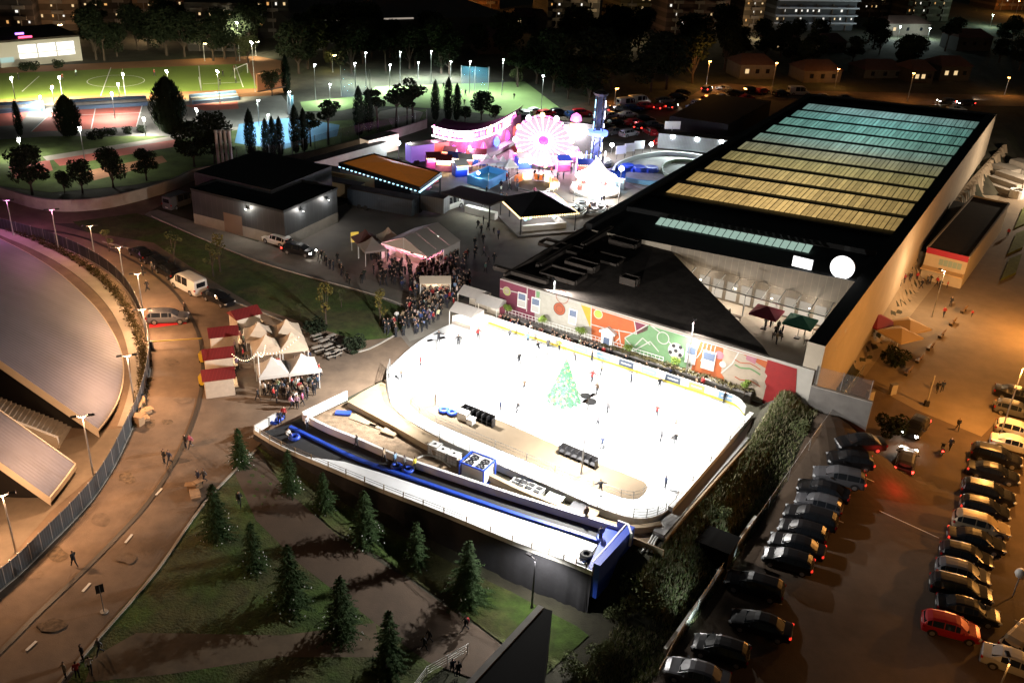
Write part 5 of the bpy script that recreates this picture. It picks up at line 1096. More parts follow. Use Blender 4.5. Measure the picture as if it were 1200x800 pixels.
obj('parapet', MB().ribbon([WH(0, 0, hw - .3), WH(1, 0, hw - .3), WH(1, 1, hw - .3), WH(0, 1, hw - .3), WH(0, 0, hw - .3)], .35, .3), m_roofb, wh)
obj('upper_block', MB().prism([WH(-.25, .42, 0), WH(.62, .42, 0), WH(.62, 1.6, 0), WH(-.25, 1.6, 0)], -.3, hw + .35, 0, 1), [m_clad, m_roofb], wh)
obj('gate', MB().add([WH(.35, -.008, .1), WH(.55, -.008, .1), WH(.55, -.008, 3.2), WH(.35, -.008, 3.2)], [(0, 1, 2, 3)]), mat('gate_brown', (.16, .11, .08), .6), wh)
for s, t_, c in ((.62, -.03, (1, .93, .8)), (1.03, .3, (1, .95, .88)), (1.03, .78, (1, .95, .88))):
    p = WH(s, t_, hw - 1.0); o = obj('wall_lamp', MB().box(p, (.3, .3, .14)), m_dkst, wh); obj('lens', MB().box(p - Vector((0, 0, .09)), (.24, .24, .03)), glow('wall_lens', (1, .97, .9), 30), o)
    q = p + (wyd * -.35 if t_ < 0 else wxd * .35); lamp_light(wh, loc_(wh, q - Vector((0, 0, .1))), c, 330, 'POINT', .12)
for k in range(4):
    p = flat(258 + 5 * k, 208); h = hgt(p, 156)
    tag(obj('flue_pipe', MB().tube([p, p + Vector((0, 0, h))], .27, 10).tube([p + Vector((0, 0, h)), p + Vector((0, 0, h + .5))], .33, 10), mat('flue_steel', (.5, .45, .42), .4, .5)), ('leftmost', 'second', 'third', 'rightmost')[k] + ' of four tall steel flue pipes behind the warehouse', 'flue')
lo_ = thing('long_wall', 'long low pale wall curving along the upper road', 'wall', G(60, 240)); obj('wall', MB().ribbon(smooth_line([G(*p) for p in [(-60, 216), (0, 232), (40, 244), (75, 248), (120, 245), (165, 235), (205, 222), (240, 208), (330, 196), (400, 180), (470, 160), (500, 150)]]), 1.9, .25), m_conc, lo_)
obj('coping', MB().ribbon(smooth_line([G(*p) for p in [(-60, 216), (0, 232), (40, 244), (75, 248), (120, 245), (165, 235), (205, 222), (240, 208), (330, 196), (400, 180), (470, 160), (500, 150)]]), .1, .34, z=1.91), m_concd, lo_)
# retaining wall right of the mural, chain fence down the bank, black wall at the bottom
rw = thing('retaining_wall', 'short pale retaining wall running off the red end of the mural', 'wall', B(43, 0)); obj('wall', MB().ribbon([B(W_ - .45, -.1, -3.5), B(W_ + 2.5, .15, -3.5), B(W_ + 6, .3, -3.5)], 7.6, .3), m_concd, rw); obj('coping', MB().ribbon([B(W_ - .45, -.1, 4.11), B(W_ + 2.5, .15, 4.11), B(W_ + 6, .3, 4.11)], .08, .4), m_conc, rw)
cw = thing('corner_fence', 'tall wire fence fanning out from the pool hall corner above the retaining wall', 'fence', B(W_ + 2, 1)); pts = [B(W_ - .3, .2, 4.2), B(W_ + 2.5, .4, 4.2), B(W_ + 5.5, .6, 4.2)]; obj('mesh_panel', MB().ribbon(pts, 2.2, .03), mat('fence_wire', (.25, .26, .26), .5, .4, alpha=.16), cw)
for p in pts: obj('post', MB().tube([p - Vector((0, 0, 4)), p + Vector((0, 0, 2.3))], .05, 5), m_steel, cw)
cf = thing('chain_fence', 'thin wire fence running down the bank beside the parked cars', 'fence', G(900, 590)); pts = smooth_line([G(1010, 440), G(960, 510), G(900, 597), G(845, 675), G(800, 745), G(770, 800)], 5); m_wire = mat('fence_wire', (.25, .26, .26), .5, .4, alpha=.16)
obj('mesh_panel', MB().ribbon(pts, 1.5, .03), m_wire, cf); mb = MB(); mb.tube([p + Vector((0, 0, 1.5)) for p in pts], .02, 4); obj('top_wire', mb, m_steel, cf)
for p in pts[::2]: obj('post', MB().tube([p, p + Vector((0, 0, 1.6))], .035, 5), m_steel, cf)
bw_ = thing('dark_wall', 'tall black wall end rising in the foreground by the stair', 'wall', G(600, 800)); p0, p1 = flat(634, 710, 1.5), flat(560, 790, 1.5); dd_ = (p1 - p0)
obj('wall', MB().prism([p0, p0 + dd_ * 2.2, p0 + dd_ * 2.2 + Vector((9, -4, 0)), p0 + Vector((.9, -.3, 0))], -4, 1.4), mat('black_felt', (.006, .006, .006), .95, spec=.1), bw_); obj('coping', MB().ribbon([p0, p0 + dd_ * 2.2], .12, .5, z=-.08), m_concd, bw_)
rl = thing('stair_railing', 'white steel stair railing in the foreground by the dark path', 'railing', G(510, 785)); pts = [G(486, 812), G(500, 793), G(548, 766)]; mb = MB()
for z in (.35, .6, .85, 1.1): mb.tube([p + Vector((0, 0, z)) for p in pts], .03, 5)
obj('rail', mb, m_white, rl)
for p in pts + [pts[1].lerp(pts[2], .5)]: obj('post', MB().tube([p, p + Vector((0, 0, 1.15))], .04, 5), m_white, rl)
# ================================================================== sports fields: floodlight posts, stands, nets
FL_ = [((19, 122), 92), ((74, 118), 91), ((64, 123), 103), ((148, 118), 87), ((141, 119), 99), ((135, 139), 110), ((50, 132), 114), ((199, 117), 84), ((258, 121), 84), ((281, 72), 27), ((299, 108), 50), ((101, 198), 151), ((171, 160), 140), ((26, 185), 164), ((232, 148), 129)]
NM = ['at the left end of the pitch', 'beside the pitch, behind the long red court', 'just in front of the pitch post by the red court', 'at the near side of the pitch, halfway', 'shorter one beside the halfway post', 'at the back corner of the red court', 'at the left corner of the red court', 'behind the big dark tree', 'before the right penalty area of the pitch', 'tallest, at the far corner behind the goal', 'tall, at the right end of the pitch', 'in the park behind the curved wall', 'on the path beside the red court', 'in the park at the left edge', 'beside the dark trees in the park']
for (b_, tp), n_ in zip(FL_, NM):
    pitch = tp < 104
    lamp_post('white floodlight post ' + n_, G(*b_), tp, (1, .93, .62) if pitch else (1, .97, .88), 21000 if pitch else 9500 if b_[1] < 145 else 4500, 2.0, 2, .85 if pitch else 0, 'floodlight posts round the left sports fields', cone=130 if pitch else 165, sc=1.05, name='floodlight_post', lens=glow('field_lens', (1, 1, .92), 40))
F2 = [((370, 118), 77, 'left of the pale pitch'), ((387, 120), 100, 'low, at the corner of the pale pitch'), ((416, 97), 75, 'brightest, left of the blue net'), ((429, 101), 63, 'tall, at the far left of the pale pitch'), ((469, 98), 62, 'tall, at the far side, second'), ((457, 106), 77, 'lower one before the far side'), ((505, 98), 61, 'tallest on the far side of the pale pitch'), ((490, 92), 74, 'slender, beyond the far side'), ((528, 92), 73, 'beyond the far side, right of the tallest'), ((550, 110), 73, 'at the right blue net'), ((588, 112), 71, 'at the right side of the pale pitch'), ((634, 132), 90, 'at the near right corner of the pale pitch'), ((340, 140), 109, 'before the blue court'), ((304, 150), 119, 'at the left of the blue court'), ((315, 163), 136, 'in front of the blue court')]
for b_, tp, n_ in F2:
    lamp_post('white floodlight post ' + n_, G(*b_), tp, (.86, 1, .95), 11000 if b_[0] > 350 and b_[0] not in (370, 387) else 5000, 1.6, 1, 0, 'floodlight posts round the pale pitch', cone=165, sc=1.05, name='floodlight_post', lens=glow('field_lens2', (.9, 1, 1), 40))
m_stand = mat('stand_blue', (.12, .2, .32), .7)
for a, b_, lb in (((-20, 131), (52, 127), 'low blue stand beside the pitch at the left edge'), ((68, 127), (172, 121), 'low blue stand between the pitch and the red court'), ((222, 120), (276, 115), 'low blue stand right of the big dark tree')):
    p, q = G(*a), G(*b_); r = thing('grandstand', lb, 'grandstand', p.lerp(q, .5)); d = (q - p).normalized(); nn = Vector((-d.y, d.x, 0))
    for k in range(3): obj('step', MB().prism([p - nn * (k * .9), q - nn * (k * .9), q - nn * (k * .9 + .88), p - nn * (k * .9 + .88)], 0, 1.8 - k * .5), m_stand if k % 2 == 0 else m_conc, r)
def goal(px, py, rz, label):
    r = thing('goal', label, 'goal', G(px, py), rz); obj('frame', MB().tube([(-3.6, 0, 0), (-3.6, 0, 2.4), (3.6, 0, 2.4), (3.6, 0, 0)], .09, 5), m_white, r, world=False)
    obj('net', MB().add([(-3.6, 0, 2.4), (3.6, 0, 2.4), (3.6, 1.6, 0), (-3.6, 1.6, 0)], [(0, 1, 2, 3)]), mat('goal_net', (.5, .5, .5), .9, alpha=.2), r, world=False)
goal(283, 89, 1.4, 'white goal at the right end of the green pitch')
m_net = mat('net_blue', (.1, .35, .5), .8, alpha=.07)
for a, b_, h, lb in (((400, 113), (434, 118), 7, 'tall blue ball net behind the left goal of the pale pitch'), ((540, 106), (572, 108), 6, 'tall blue ball net at the right of the pale pitch'), ((338, 136), (345, 140), 5, 'narrow blue net beside the blue court')):
    r = thing('ball_net', lb, 'net', G(*a)); p, q = G(*a), G(*b_); obj('net', MB().ribbon([p, q], h, .05), m_net, r)
    for s in (0, .5, 1): obj('post', MB().tube([p.lerp(q, s), p.lerp(q, s) + Vector((0, 0, h + .2))], .08, 5), m_steel, r)
fcx = thing('mesh_fence', 'tall thin mesh fence along the near side of the blue court', 'fence', G(330, 185)); pts = smooth_line([G(*p) for p in [(270, 190), (330, 188), (400, 168), (500, 146)]], 5); obj('mesh_panel', MB().ribbon(pts, 3, .04), m_wire, fcx)
for p in pts: obj('post', MB().tube([p, p + Vector((0, 0, 3.2))], .06, 5), m_steel, fcx)
# ================================================================== trees beyond
P = dict(cyp=cypress('cypress', 'x', 10, 1.25, m_cyp), pine=broad('pine_tree', 'x', 10, 3.2, m_dark, .5, 8, 1300, .34, flat_=.6, lean=.8), pine2=broad('pine_tree', 'x', 10, 2.7, m_dark, .55, 7, 1100, .34, flat_=.65, lean=-.7),
         big=broad('leafy_tree', 'x', 10, 4.4, m_dark, .22, 14, 2600, .36), big2=broad('leafy_tree', 'x', 10, 4.0, m_dark, .2, 12, 2400, .36, flat_=1.0), pale=broad('leafy_tree', 'x', 10, 4.4, m_olive, .25, 11, 2000, .34), cone=cypress('conifer_tree', 'x', 10, 3.2, m_dark, dens=430, sz=1.5),
         sap=broad('young_tree', 'x', 4, 1.1, m_olive, .35, 5, 420, .13), sap2=broad('young_tree', 'x', 4, .8, m_yel, .3, 5, 300, .12, flat_=1.3), mur=broad('young_tree', 'x', 2.8, 1.0, m_young, .45, 6, 700, .11), bush=broad('shrub', 'x', 2, 1.4, m_dark, .1, 8, 900, .16, cat='shrub'))
P['bush2'] = broad('shrub', 'x', 2, 1.5, leaf_mat('scrub_leaves', (.11, .13, .06)), .1, 8, 900, .12, cat='shrub')
PH = dict(bush2=2, cyp=10, pine=10, pine2=10, big=10, big2=10, pale=10, cone=10, sap=4, sap2=4, mur=2.8, bush=2)
def tree(k, px, py, top, label, group=None):
    p = G(px, py) if k != 'mur' else flat(px, py, 1.1); h = hgt(p, top); return place(P[k], p, uni(0, 6.28), label, group, h / PH[k])
for k, px, py, tp, lb in (('big', 38, 228, 168, 'black leafy tree left of the curved wall'), ('cone', 82, 160, 112, 'black pointed tree in front of the long red court'), ('cone', 200, 156, 91, 'tallest dark tree before the football pitch'), ('big2', 133, 220, 174, 'dark spreading tree behind the curved wall, third from the left'), ('big', 172, 212, 174, 'dark spreading tree behind the curved wall, right of its twin'), ('big2', 76, 226, 201, 'smallest dark tree behind the curved wall'), ('big', 97, 226, 186, 'dark tree beside the smallest one behind the curved wall'), ('big', 228, 196, 140, 'wide black tree left of the flue pipes'), ('big2', 252, 192, 134, 'black tree right behind the flue pipes'),
        ('cyp', 24, 160, 118, 'cypress lit green from one side at the red court'), ('cyp', 295, 186, 128, 'slim cypress left of the blue court'), ('cyp', 313, 188, 139, 'cypress in front of the blue court, leftmost of three close together'), ('cyp', 321, 186, 137, 'cypress in front of the blue court, middle of three'), ('cyp', 329, 184, 137, 'cypress in front of the blue court, rightmost of three'), ('cyp', 347, 180, 123, 'taller cypress right of the three at the blue court'), ('cyp', 357, 178, 127, 'cypress beside the taller one at the blue court'), ('cyp', 336, 112, 64, 'big cypress beside the orange end of the running track'), ('cyp', 421, 160, 101, 'broad cypress at the left of the paved bend'), ('cyp', 432, 156, 104, 'cypress standing with the broad one at the paved bend'), ('cyp', 510, 142, 94, 'left cypress of the group before the pale pitch'), ('cyp', 525, 142, 91, 'tallest cypress of the group before the pale pitch'), ('cyp', 535, 142, 98, 'right cypress of the group before the pale pitch'),
        ('pine', 364, 172, 128, 'bent pine at the right of the blue court'), ('pine2', 385, 170, 114, 'umbrella pine at the corner of the blue court'), ('pine2', 443, 154, 103, 'pine with a bare trunk beside the cypresses'), ('pine', 464, 150, 97, 'leaning pine at the paved bend'), ('pine2', 477, 148, 108, 'small pine between the two leaning pines'), ('pine', 484, 147, 90, 'tall pine at the right of the paved bend'), ('big', 564, 141, 106, 'round dark tree before the pale pitch'), ('big2', 580, 142, 123, 'low dark tree beside the round one'), ('big', 545, 143, 124, 'low dark bush tree under the cypresses'), ('pale', 291, 74, 40, 'pale floodlit tree behind the pitch corner'), ('pale', 319, 113, 80, 'olive tree before the orange wall of the track'), ('pale', 388, 80, 58, 'yellowish lit tree behind the pale pitch'), ('big', 665, 116, 70, 'big rounded tree at the corner of the pale pitch'), ('big2', 690, 124, 78, 'big dark tree left of the back car park'), ('pale', 605, 100, 78, 'greenish lit tree behind the right floodlight')):
    tree(k, px, py, tp, lb)
for k, px, py, tp, lb in (('bush', 108, 165, 154, 'round shrub right of the pointed tree'), ('bush', 120, 163, 150, 'taller round shrub by the red court'), ('bush', 131, 160, 150, 'shrub in the row before the red court'), ('bush', 150, 158, 148, 'shrub at the right end of the row before the red court'), ('bush', 166, 156, 147, 'shrub beside the path lamp'), ('bush', 29, 84, 73, 'shrub before the white lit hall'), ('bush', 39, 84, 72, 'second shrub before the white lit hall'), ('bush', 69, 81, 70, 'lone shrub right of the white lit hall entrance'),
        ('bush', 371, 394, 374, 'dark shrub beside the white bench tables'), ('bush', 417, 413, 394, 'dark shrub at the tip of the lawn'), ('sap', 205, 310, 272, 'thin sapling at the left of the dark lawn'), ('sap', 250, 324, 286, 'sapling left of a pair on the dark lawn'), ('sap2', 258, 318, 274, 'taller sapling of a pair on the dark lawn'), ('sap', 352, 372, 355, 'small sapling behind the gazebos'), ('sap2', 382, 380, 332, 'yellowish young tree in the middle of the lawn'), ('sap2', 446, 382, 340, 'slender lit sapling near the path corner'), ('sap', 400, 360, 338, 'faint sapling on the lawn before the crowd'), ('sap', 128, 295, 268, 'weak sapling at the road bend'),
        ('mur', 594, 374, 356, 'bright young tree beside the pavilion and the mural'), ('mur', 635, 387, 369, 'bright young tree before the mural, second from the left'), ('mur', 679, 402, 382, 'bright young tree before the yellow triangle of the mural'), ('mur', 735, 419, 403, 'bright young tree before the green court of the mural'), ('mur', 790, 437, 418, 'bright young tree below the painted football'), ('mur', 872, 464, 445, 'bright young tree at the right corner of the ice'), ('bush', 1045, 430, 408, 'dark shrub by the wire fence at the ramp'), ('bush', 1043, 512, 488, 'shrub lit green beside the car with headlights')):
    tree(k, px, py, tp, lb)
zones = [('dark tree in the belt behind the green football pitch', 'tree belt behind the football pitch', 22, (95, 330), (52, 76), 11), ('dark tree in the belt behind the pale pitch', 'tree belt behind the pale pitch', 20, (340, 600), (62, 92), 12), ('dark tree in the wood behind the back car park', 'wood behind the back car park', 30, (600, 860), (62, 112), 13), ('dark tree among the houses beyond the pool hall', 'trees among the far houses', 24, (865, 1200), (45, 100), 9)]
for lb, gp, n, (x0, x1), (y0, y1), h in zones:
    for _ in range(n):
        x, y = uni(x0, x1), uni(y0, y1)
        if lb.endswith('hall') and (y > 92 or x < 885): y = uni(48, 85)
        if 815 < x < 905 and y > 85: continue
        p = G(x, y); place(P[R_.choice(['big', 'big2', 'big', 'big2', 'pine'])], p, uni(0, 6.28), lb, gp, h / 10 * uni(.75, 1.25))

# ================================================================== towers and houses along the top
m_win = {c: glow('lit_window_' + c, v, s) for c, v, s in (('warm', (1, .7, .35), .9), ('white', (1, .95, .85), 1.1), ('orange', (1, .5, .15), .8))}
def facade(name, col): 
    return stripes(name, col, tuple(c * .45 for c in col), (0, 0, 1), 2.9, .62, .8)
def tower(x0, x1, yb, top, col, label, lit=7, depth=16, win=('warm', 'white', 'warm', 'orange'), cat='apartment block'):
    p, q = flat(x0, yb), flat(x1, yb); p.z = q.z = 0; d = (q - p); n = Vector((-d.y, d.x, 0)).normalized(); n = n if n.y > 0 else -n; h = hgt(p.lerp(q, .5), top)
    r = thing('apartment_block', label, cat, p.lerp(q, .5)); fm = facade('facade_%d_%d_%d' % tuple(int(c * 100) for c in col), col)
    obj('wall', MB().prism([p, q, q + n * depth, p + n * depth], 0, h), fm, r); obj('roof', MB().prism([p - n * .3, q - n * .3, q + n * depth, p + n * depth], h + .01, h + .6), m_roofd, r)
    w = d.length; dn = d.normalized(); nb = max(1, int(w / 6))
    for k in range(nb):
        c = p + d * ((k + .5) / nb); s = MB()
        s.box(c - n * .3 + Vector((0, 0, h * .45)), (.25, .5, h * .9), rz=math.atan2(d.y, d.x))
        for z in range(int(h / 2.9)): s.prism([c - dn * 1.6 - n * 1.1, c + dn * 1.6 - n * 1.1, c + dn * 1.6 - n * .01, c - dn * 1.6 - n * .01], z * 2.9 + 2.0, z * 2.9 + 2.95)
        obj('balcony_tier', s, mat('balcony_conc', (.2, .17, .15), .85), r)
    used = set()
    for _ in range(lit * 3):
        kx, kz = R_.randrange(max(2, int(w / 2.4))), R_.randrange(1, max(2, int(h / 2.9)))
        if (kx, kz) in used: continue
        used.add((kx, kz)); c = p + dn * ((kx + .5) * w / max(2, int(w / 2.4))) - n * .06 + Vector((0, 0, kz * 2.9 + 1.3)); obj('window', MB().box(c, (uni(.4, .8), .1, uni(.5, .9)), rz=math.atan2(d.y, d.x)), m_win[R_.choice(win)], r)
    return r
for a in ((-20, 44, 44, -40, (.1, .07, .06), 'dark apartment block at the top left corner', 7), (46, 96, 36, -45, (.3, .2, .13), 'apartment block with a tan front behind the white lit hall', 6), (98, 157, 34, -40, (.08, .06, .05), 'dark apartment block right of the tan one', 9), (159, 184, 34, -50, (.32, .2, .12), 'narrow tan slab tower', 2), (186, 219, 32, -45, (.2, .09, .07), 'reddish brown tower beside the narrow tan slab', 9), (221, 300, 60, 6, (.14, .12, .11), 'long low grey block left of the dark hall', 6), (302, 340, 45, -30, (.05, .045, .04), 'black tower with small white windows', 9), (342, 392, 20, -50, (.12, .08, .06), 'tower with one big lit window near the top edge', 6), (394, 500, 15, -50, (.22, .12, .08), 'brown apartment row above the dark hall', 10), (520, 585, 11, -45, (.34, .17, .08), 'orange lit apartment front above the dark hall', 16), (640, 700, 42, -40, (.06, .05, .045), 'dark block with few lit windows left of the yellowish one', 7), (724, 776, 34, -45, (.22, .18, .09), 'yellowish lit tower in the middle of the skyline', 7), (778, 850, 42, -45, (.13, .07, .055), 'dark red tower right of the yellowish one', 9), (868, 892, 38, -30, (.26, .19, .12), 'small pale tower between the dark red and the white block', 4), (1010, 1055, 20, -40, (.16, .14, .11), 'dim block right of the white floor block', 6), (1060, 1110, 25, -40, (.2, .17, .12), 'dim yellow block right of the centre of the skyline', 5), (1165, 1215, 12, -40, (.3, .15, .07), 'orange lit block at the top right corner', 6)): tower(*a)
r = tower(905, 998, 36, 2, (.3, .32, .36), 'pale block with bright open floors at the top right', 6, 14, ('white', 'white', 'warm'))
pp, qq = flat(905, 36), flat(998, 36); n_ = Vector((-(qq - pp).y, (qq - pp).x, 0)).normalized(); sl_ = MB()
for z in range(5): sl_.ribbon([pp - n_ * 1.3 + Vector((0, 0, 2.6 + 2.7 * z)), qq - n_ * 1.3 + Vector((0, 0, 2.6 + 2.7 * z))], .45, 1.6)
obj('floor_edge', sl_, mat('slab_white_glow', (.6, .62, .66), .7, emit=(.6, .7, .85), es=.06), r)  # bluish light on the slabs put in as a faint glow
hl = thing('dark_hall', 'long black hall with a pale line along its roof', 'hall', flat(465, 58)); p, q = flat(345, 60), flat(600, 50); n_ = Vector((-(q - p).y, (q - p).x, 0)).normalized(); h = hgt(p, 26)
obj('wall', MB().prism([p, q, q + n_ * 45, p + n_ * 45], 0, h), mat('hall_dark', (.02, .019, .018), .8), hl); obj('roof_edge', MB().ribbon([p - n_ * .2, p.lerp(q, .52) - n_ * .2], .4, .3, z=h + .02), glow('roof_edge_glow', (1, .85, .7), .35), hl)  # pale roof edge given a glow of its own, no lamp there
obj('side_door', MB().box(p.lerp(q, .07) - n_ * .1 + Vector((0, 0, 2.6)), (8, .15, 5.2), rz=heading(p, q)), m_concd, hl)
w_ = thing('white_hall', 'white hall with big bright windows at the upper left', 'hall', flat(50, 78)); p, q = flat(2, 80), flat(97, 71); n_ = Vector((-(q - p).y, (q - p).x, 0)).normalized(); h = hgt(q, 43); d = q - p
obj('wall', MB().prism([p, q, q + n_ * 18, p + n_ * 18], 0, h), mat('hall_white', (.5, .48, .45), .8), w_); obj('roof', MB().prism([p - n_ * .4, q - n_ * .4, q + n_ * 18, p + n_ * 18], h + .01, h + .5), m_roofd, w_)
for k in range(3):
    for z0, z1 in ((.30, .48), (.52, .84)): c = p + d * (.34 + .235 * k) - n_ * .08 + Vector((0, 0, h * (z0 + z1) / 2)); obj('window', MB().box(c, (d.length * .215, .12, h * (z1 - z0)), rz=heading(p, q)), glow('hall_glass', (1, .98, .93), 1.5, True), w_)
obj('window', MB().box(p + d * .08 - n_ * .08 + Vector((0, 0, h * .3)), (d.length * .16, .12, h * .2), rz=heading(p, q)), glow('hall_glass_teal', (.55, .85, .8), .6), w_)
obj('neon_bar', MB().box(p + d * .34 + Vector((0, 0, h + .9)), (3.2, .3, .45), rz=heading(p, q)), glow('neon_red', (1, .05, .15), 4), w_); obj('neon_bar', MB().box(p + d * .28 + Vector((0, 0, h + 1.8)), (2, .3, .45), rz=heading(p, q)), glow('neon_violet', (.35, .15, 1), 4), w_)
ow = thing('orange_wall', 'orange lit wall at the right end of the running track', 'wall', flat(317, 108)); obj('wall', MB().ribbon([flat(302, 108), flat(334, 102)], 4.2, .3), mat('wall_orange', (.45, .2, .1), .8), ow); obj('coping', MB().ribbon([flat(302, 108, 4.21), flat(334, 102, 4.21)], .12, .5), m_concd, ow)
def house(x0, x1, yb, top, col, label, lit=1):
    p, q = flat(x0, yb), flat(x1, yb); d = q - p; n = Vector((-d.y, d.x, 0)).normalized(); h = hgt(p, top); r = thing('house', label, 'house', p.lerp(q, .5)); dp = 9
    obj('wall', MB().prism([p, q, q + n * dp, p + n * dp], 0, h), mat('house_%d' % int(col[0] * 100), tuple(c * .3 for c in col), .85, var=.15), r)
    a, b_, c, e = p - n * .5 - d.normalized() * .5, q - n * .5 + d.normalized() * .5, q + n * (dp + .5) + d.normalized() * .5, p + n * (dp + .5) - d.normalized() * .5; m1, m2 = a.lerp(e, .5).lerp(b_.lerp(c, .5), .2), a.lerp(e, .5).lerp(b_.lerp(c, .5), .8)
    obj('roof', MB().add([tuple(v + Vector((0, 0, h + .01))) for v in (a, b_, c, e)] + [tuple(v + Vector((0, 0, h + 2.3))) for v in (m1, m2)], [(0, 1, 5, 4), (1, 2, 5), (2, 3, 4, 5), (3, 0, 4), (3, 2, 1, 0)]), mat('roof_tile', (.1, .05, .04), .9, var=.2), r)
    for k in range(3): obj('window', MB().box(p + d * (.2 + .3 * k) - n * .05 + Vector((0, 0, h * .55)), (1.1, .1, 1.2), rz=heading(p, q)), m_win['warm'] if k < lit else m_glass, r)
house(866, 906, 93, 76, (.42, .38, .34), 'pale house with a lit window by the orange lamp', 1); house(941, 984, 97, 83, (.4, .32, .27), 'cream house right of the pale one behind the road', 0); house(1012, 1060, 92, 82, (.2, .19, .18), 'long dim house behind the row of road lamps', 0); house(1068, 1092, 98, 83, (.12, .1, .09), 'dark house with two lit windows', 2); house(1100, 1135, 95, 78, (.14, .12, .1), 'dark house with yellow windows by the bright lane', 2); house(965, 990, 62, 50, (.2, .2, .2), 'small grey house among the trees', 0); house(1036, 1088, 42, 28, (.4, .42, .42), 'white house with bright wall lamps near the top edge', 1); house(905, 935, 60, 48, (.18, .2, .17), 'greenish lit small house left of the grey one', 1)
house(1120, 1160, 60, 44, (.1, .1, .1), 'dark house near the top right', 0); house(560, 600, 64, 44, (.3, .2, .14), 'tan house at the end of the dark hall', 0); house(600, 640, 34, 20, (.2, .13, .08), 'low orange lit house under the skyline', 1)
for bx, by, tp, c, w, lb in ((905, 102, 75, SOD, 4500, 'by the pale house'), (978, 103, 82, SOD, 4000, 'in front of the cream house'), (1063, 119, 87, SOD, 4500, 'right of the middle of the far road'), (1177, 112, 92, SOD, 4500, 'at the far right end of the road'), (827, 104, 73, SOD, 4500, 'at the bend beside the dark wood'), (1052, 46, 32, (.8, 1, .95), 2500, 'by the white house near the top'), (1087, 46, 34, (.8, 1, .9), 2500, 'right of the white house near the top'), (1160, 32, 18, (.7, 1, .75), 2500, 'greenish, at the top right'), (729, 48, 26, (1, .75, .4), 3500, 'added under the yellowish tower'), (686, 40, 24, SOD, 2600, 'added at the foot of the dark block'), (70, 46, 30, (1, .65, .35), 3500, 'added behind the white lit hall'), (172, 48, 30, (1, .65, .35), 3000, 'added at the narrow tan slab'), (240, 72, 52, (1, .8, .4), 1500, 'added before the long low grey block'), (450, 22, 8, SOD, 5000, 'added at the brown apartment row'), (545, 18, 6, SOD, 7000, 'added at the orange lit apartment front'), (890, 46, 30, (1, .75, .45), 3000, 'added between the skyline towers'), (1190, 18, 2, SOD, 4000, 'in the top right corner'), (390, 85, 66, (1, .8, .3), 1200, 'beside the yellowish lit tree'), (720, 122, 105, SOD, 900, 'at the edge of the back car park'), (300, 66, 50, (1, .9, .6), 900, 'by the pale floodlit tree'), (318, 104, 90, (1, .6, .3), 900, 'before the orange wall')):
    lamp_post('far street lamp ' + lb, G(bx, by), tp, c, w * (.8 if bx < 330 else 1.9 if by < 60 else .25 if bx > 860 else .8), 1.2, 1, 0, omni=True, sc=1.4, lens=glow('far_lens_%d_%d' % (int(c[1] * 10), int(c[2] * 10)), c, 40))  # lamps at the tower feet are added to light the facades
# ================================================================== fairground
def FZ(px, py, z=.1): return flat(px, py, z)
m_neon = {k: glow('neon_' + k, v, s) for k, v, s in (('pink', (1, .18, .62), 3.2), ('magenta', (.85, .05, .75), 2.2), ('white', (1, .92, .97), 6), ('blue', (.15, .25, 1), 3), ('cyan', (.4, .8, 1), 3), ('redl', (1, .08, .06), 2.5), ('gold', (1, .7, .3), 3.5), ('green', (.3, 1, .25), 1.6))}
m_fair = mat('ride_panel', (.3, .1, .2), .6, var=.3, scale=1); m_pink = mat('ride_pink', (.5, .12, .3), .5)
# long ride with a curved lit front
rd = thing('fair_ride', 'long curved fairground ride with a blazing pink sign along its roof', 'fair ride', FZ(548, 180)); cv = smooth_line([FZ(508, 180), FZ(528, 185), FZ(552, 186), FZ(574, 180), FZ(592, 170), FZ(603, 162)], 4)
up = Vector((0, 0, 1)); obj('platform', MB().ribbon(cv, .8, 3), mat('platform_grey', (.3, .28, .32), .6), rd); obj('back_wall', MB().ribbon([p + Vector((1, 3, 0)) for p in cv], 4.6, .3), m_fair, rd)
rf = MB(); b0 = [p + up * 5.0 for p in cv]; b1 = [p + Vector((1.5, 5, 5.9)) for p in cv]; n = len(cv)
rf.add(b0 + b1, [(i, i + 1, n + i + 1, n + i) for i in range(n - 1)]); obj('roof', rf, mat('ride_roof', (.12, .02, .09), .6), rd)
sb = MB(); cs_ = smooth_line(cv, 3)
for i in range(0, len(cs_) - 1): sb.ribbon([cs_[i] + up * (4.0 + .25 * (i % 3 == 0)), cs_[i].lerp(cs_[i + 1], .86) + up * (4.0 + .25 * (i % 3 == 0))], uni(.7, 1.5), .3, R_.choice([0, 0, 1, 2, 3, 4]))
obj('sign_band', sb, [m_neon['pink'], m_neon['white'], m_neon['magenta'], m_fair, m_neon['gold']], rd)
bl = MB()
for p in smooth_line(cv, 3): bl.box(p + up * 3.75 - Vector((.2, .5, 0)), (.28, .28, .28)); bl.box(p + up * 5.5 - Vector((.2, .5, 0)), (.25, .25, .25))
obj('bulb_row', bl, m_neon['white'], rd); obj('lettering', MB().ribbon([p + up * 4.35 - Vector((.1, .22, 0)) for p in cv[2:-3]], .6, .1), m_neon['white'], rd)
for i in range(2, n, 3): obj('figure', MB().lathe([(.1, .8), (.6, 1.3), (.65, 2.1), (.3, 2.8), (.05, 3.0)], 8, c=cv[i] + Vector((-.3, -1.2, 0))), (m_neon['redl'], m_neon['magenta'], m_neon['blue'], m_pink)[i % 4], rd)
for i in (2, 9, 16): lamp_light(rd, loc_(rd, cv[min(i, n - 1)] + Vector((-1, -2.5, 3.5))), (1, .45, .8), 4500, 'POINT', .5)
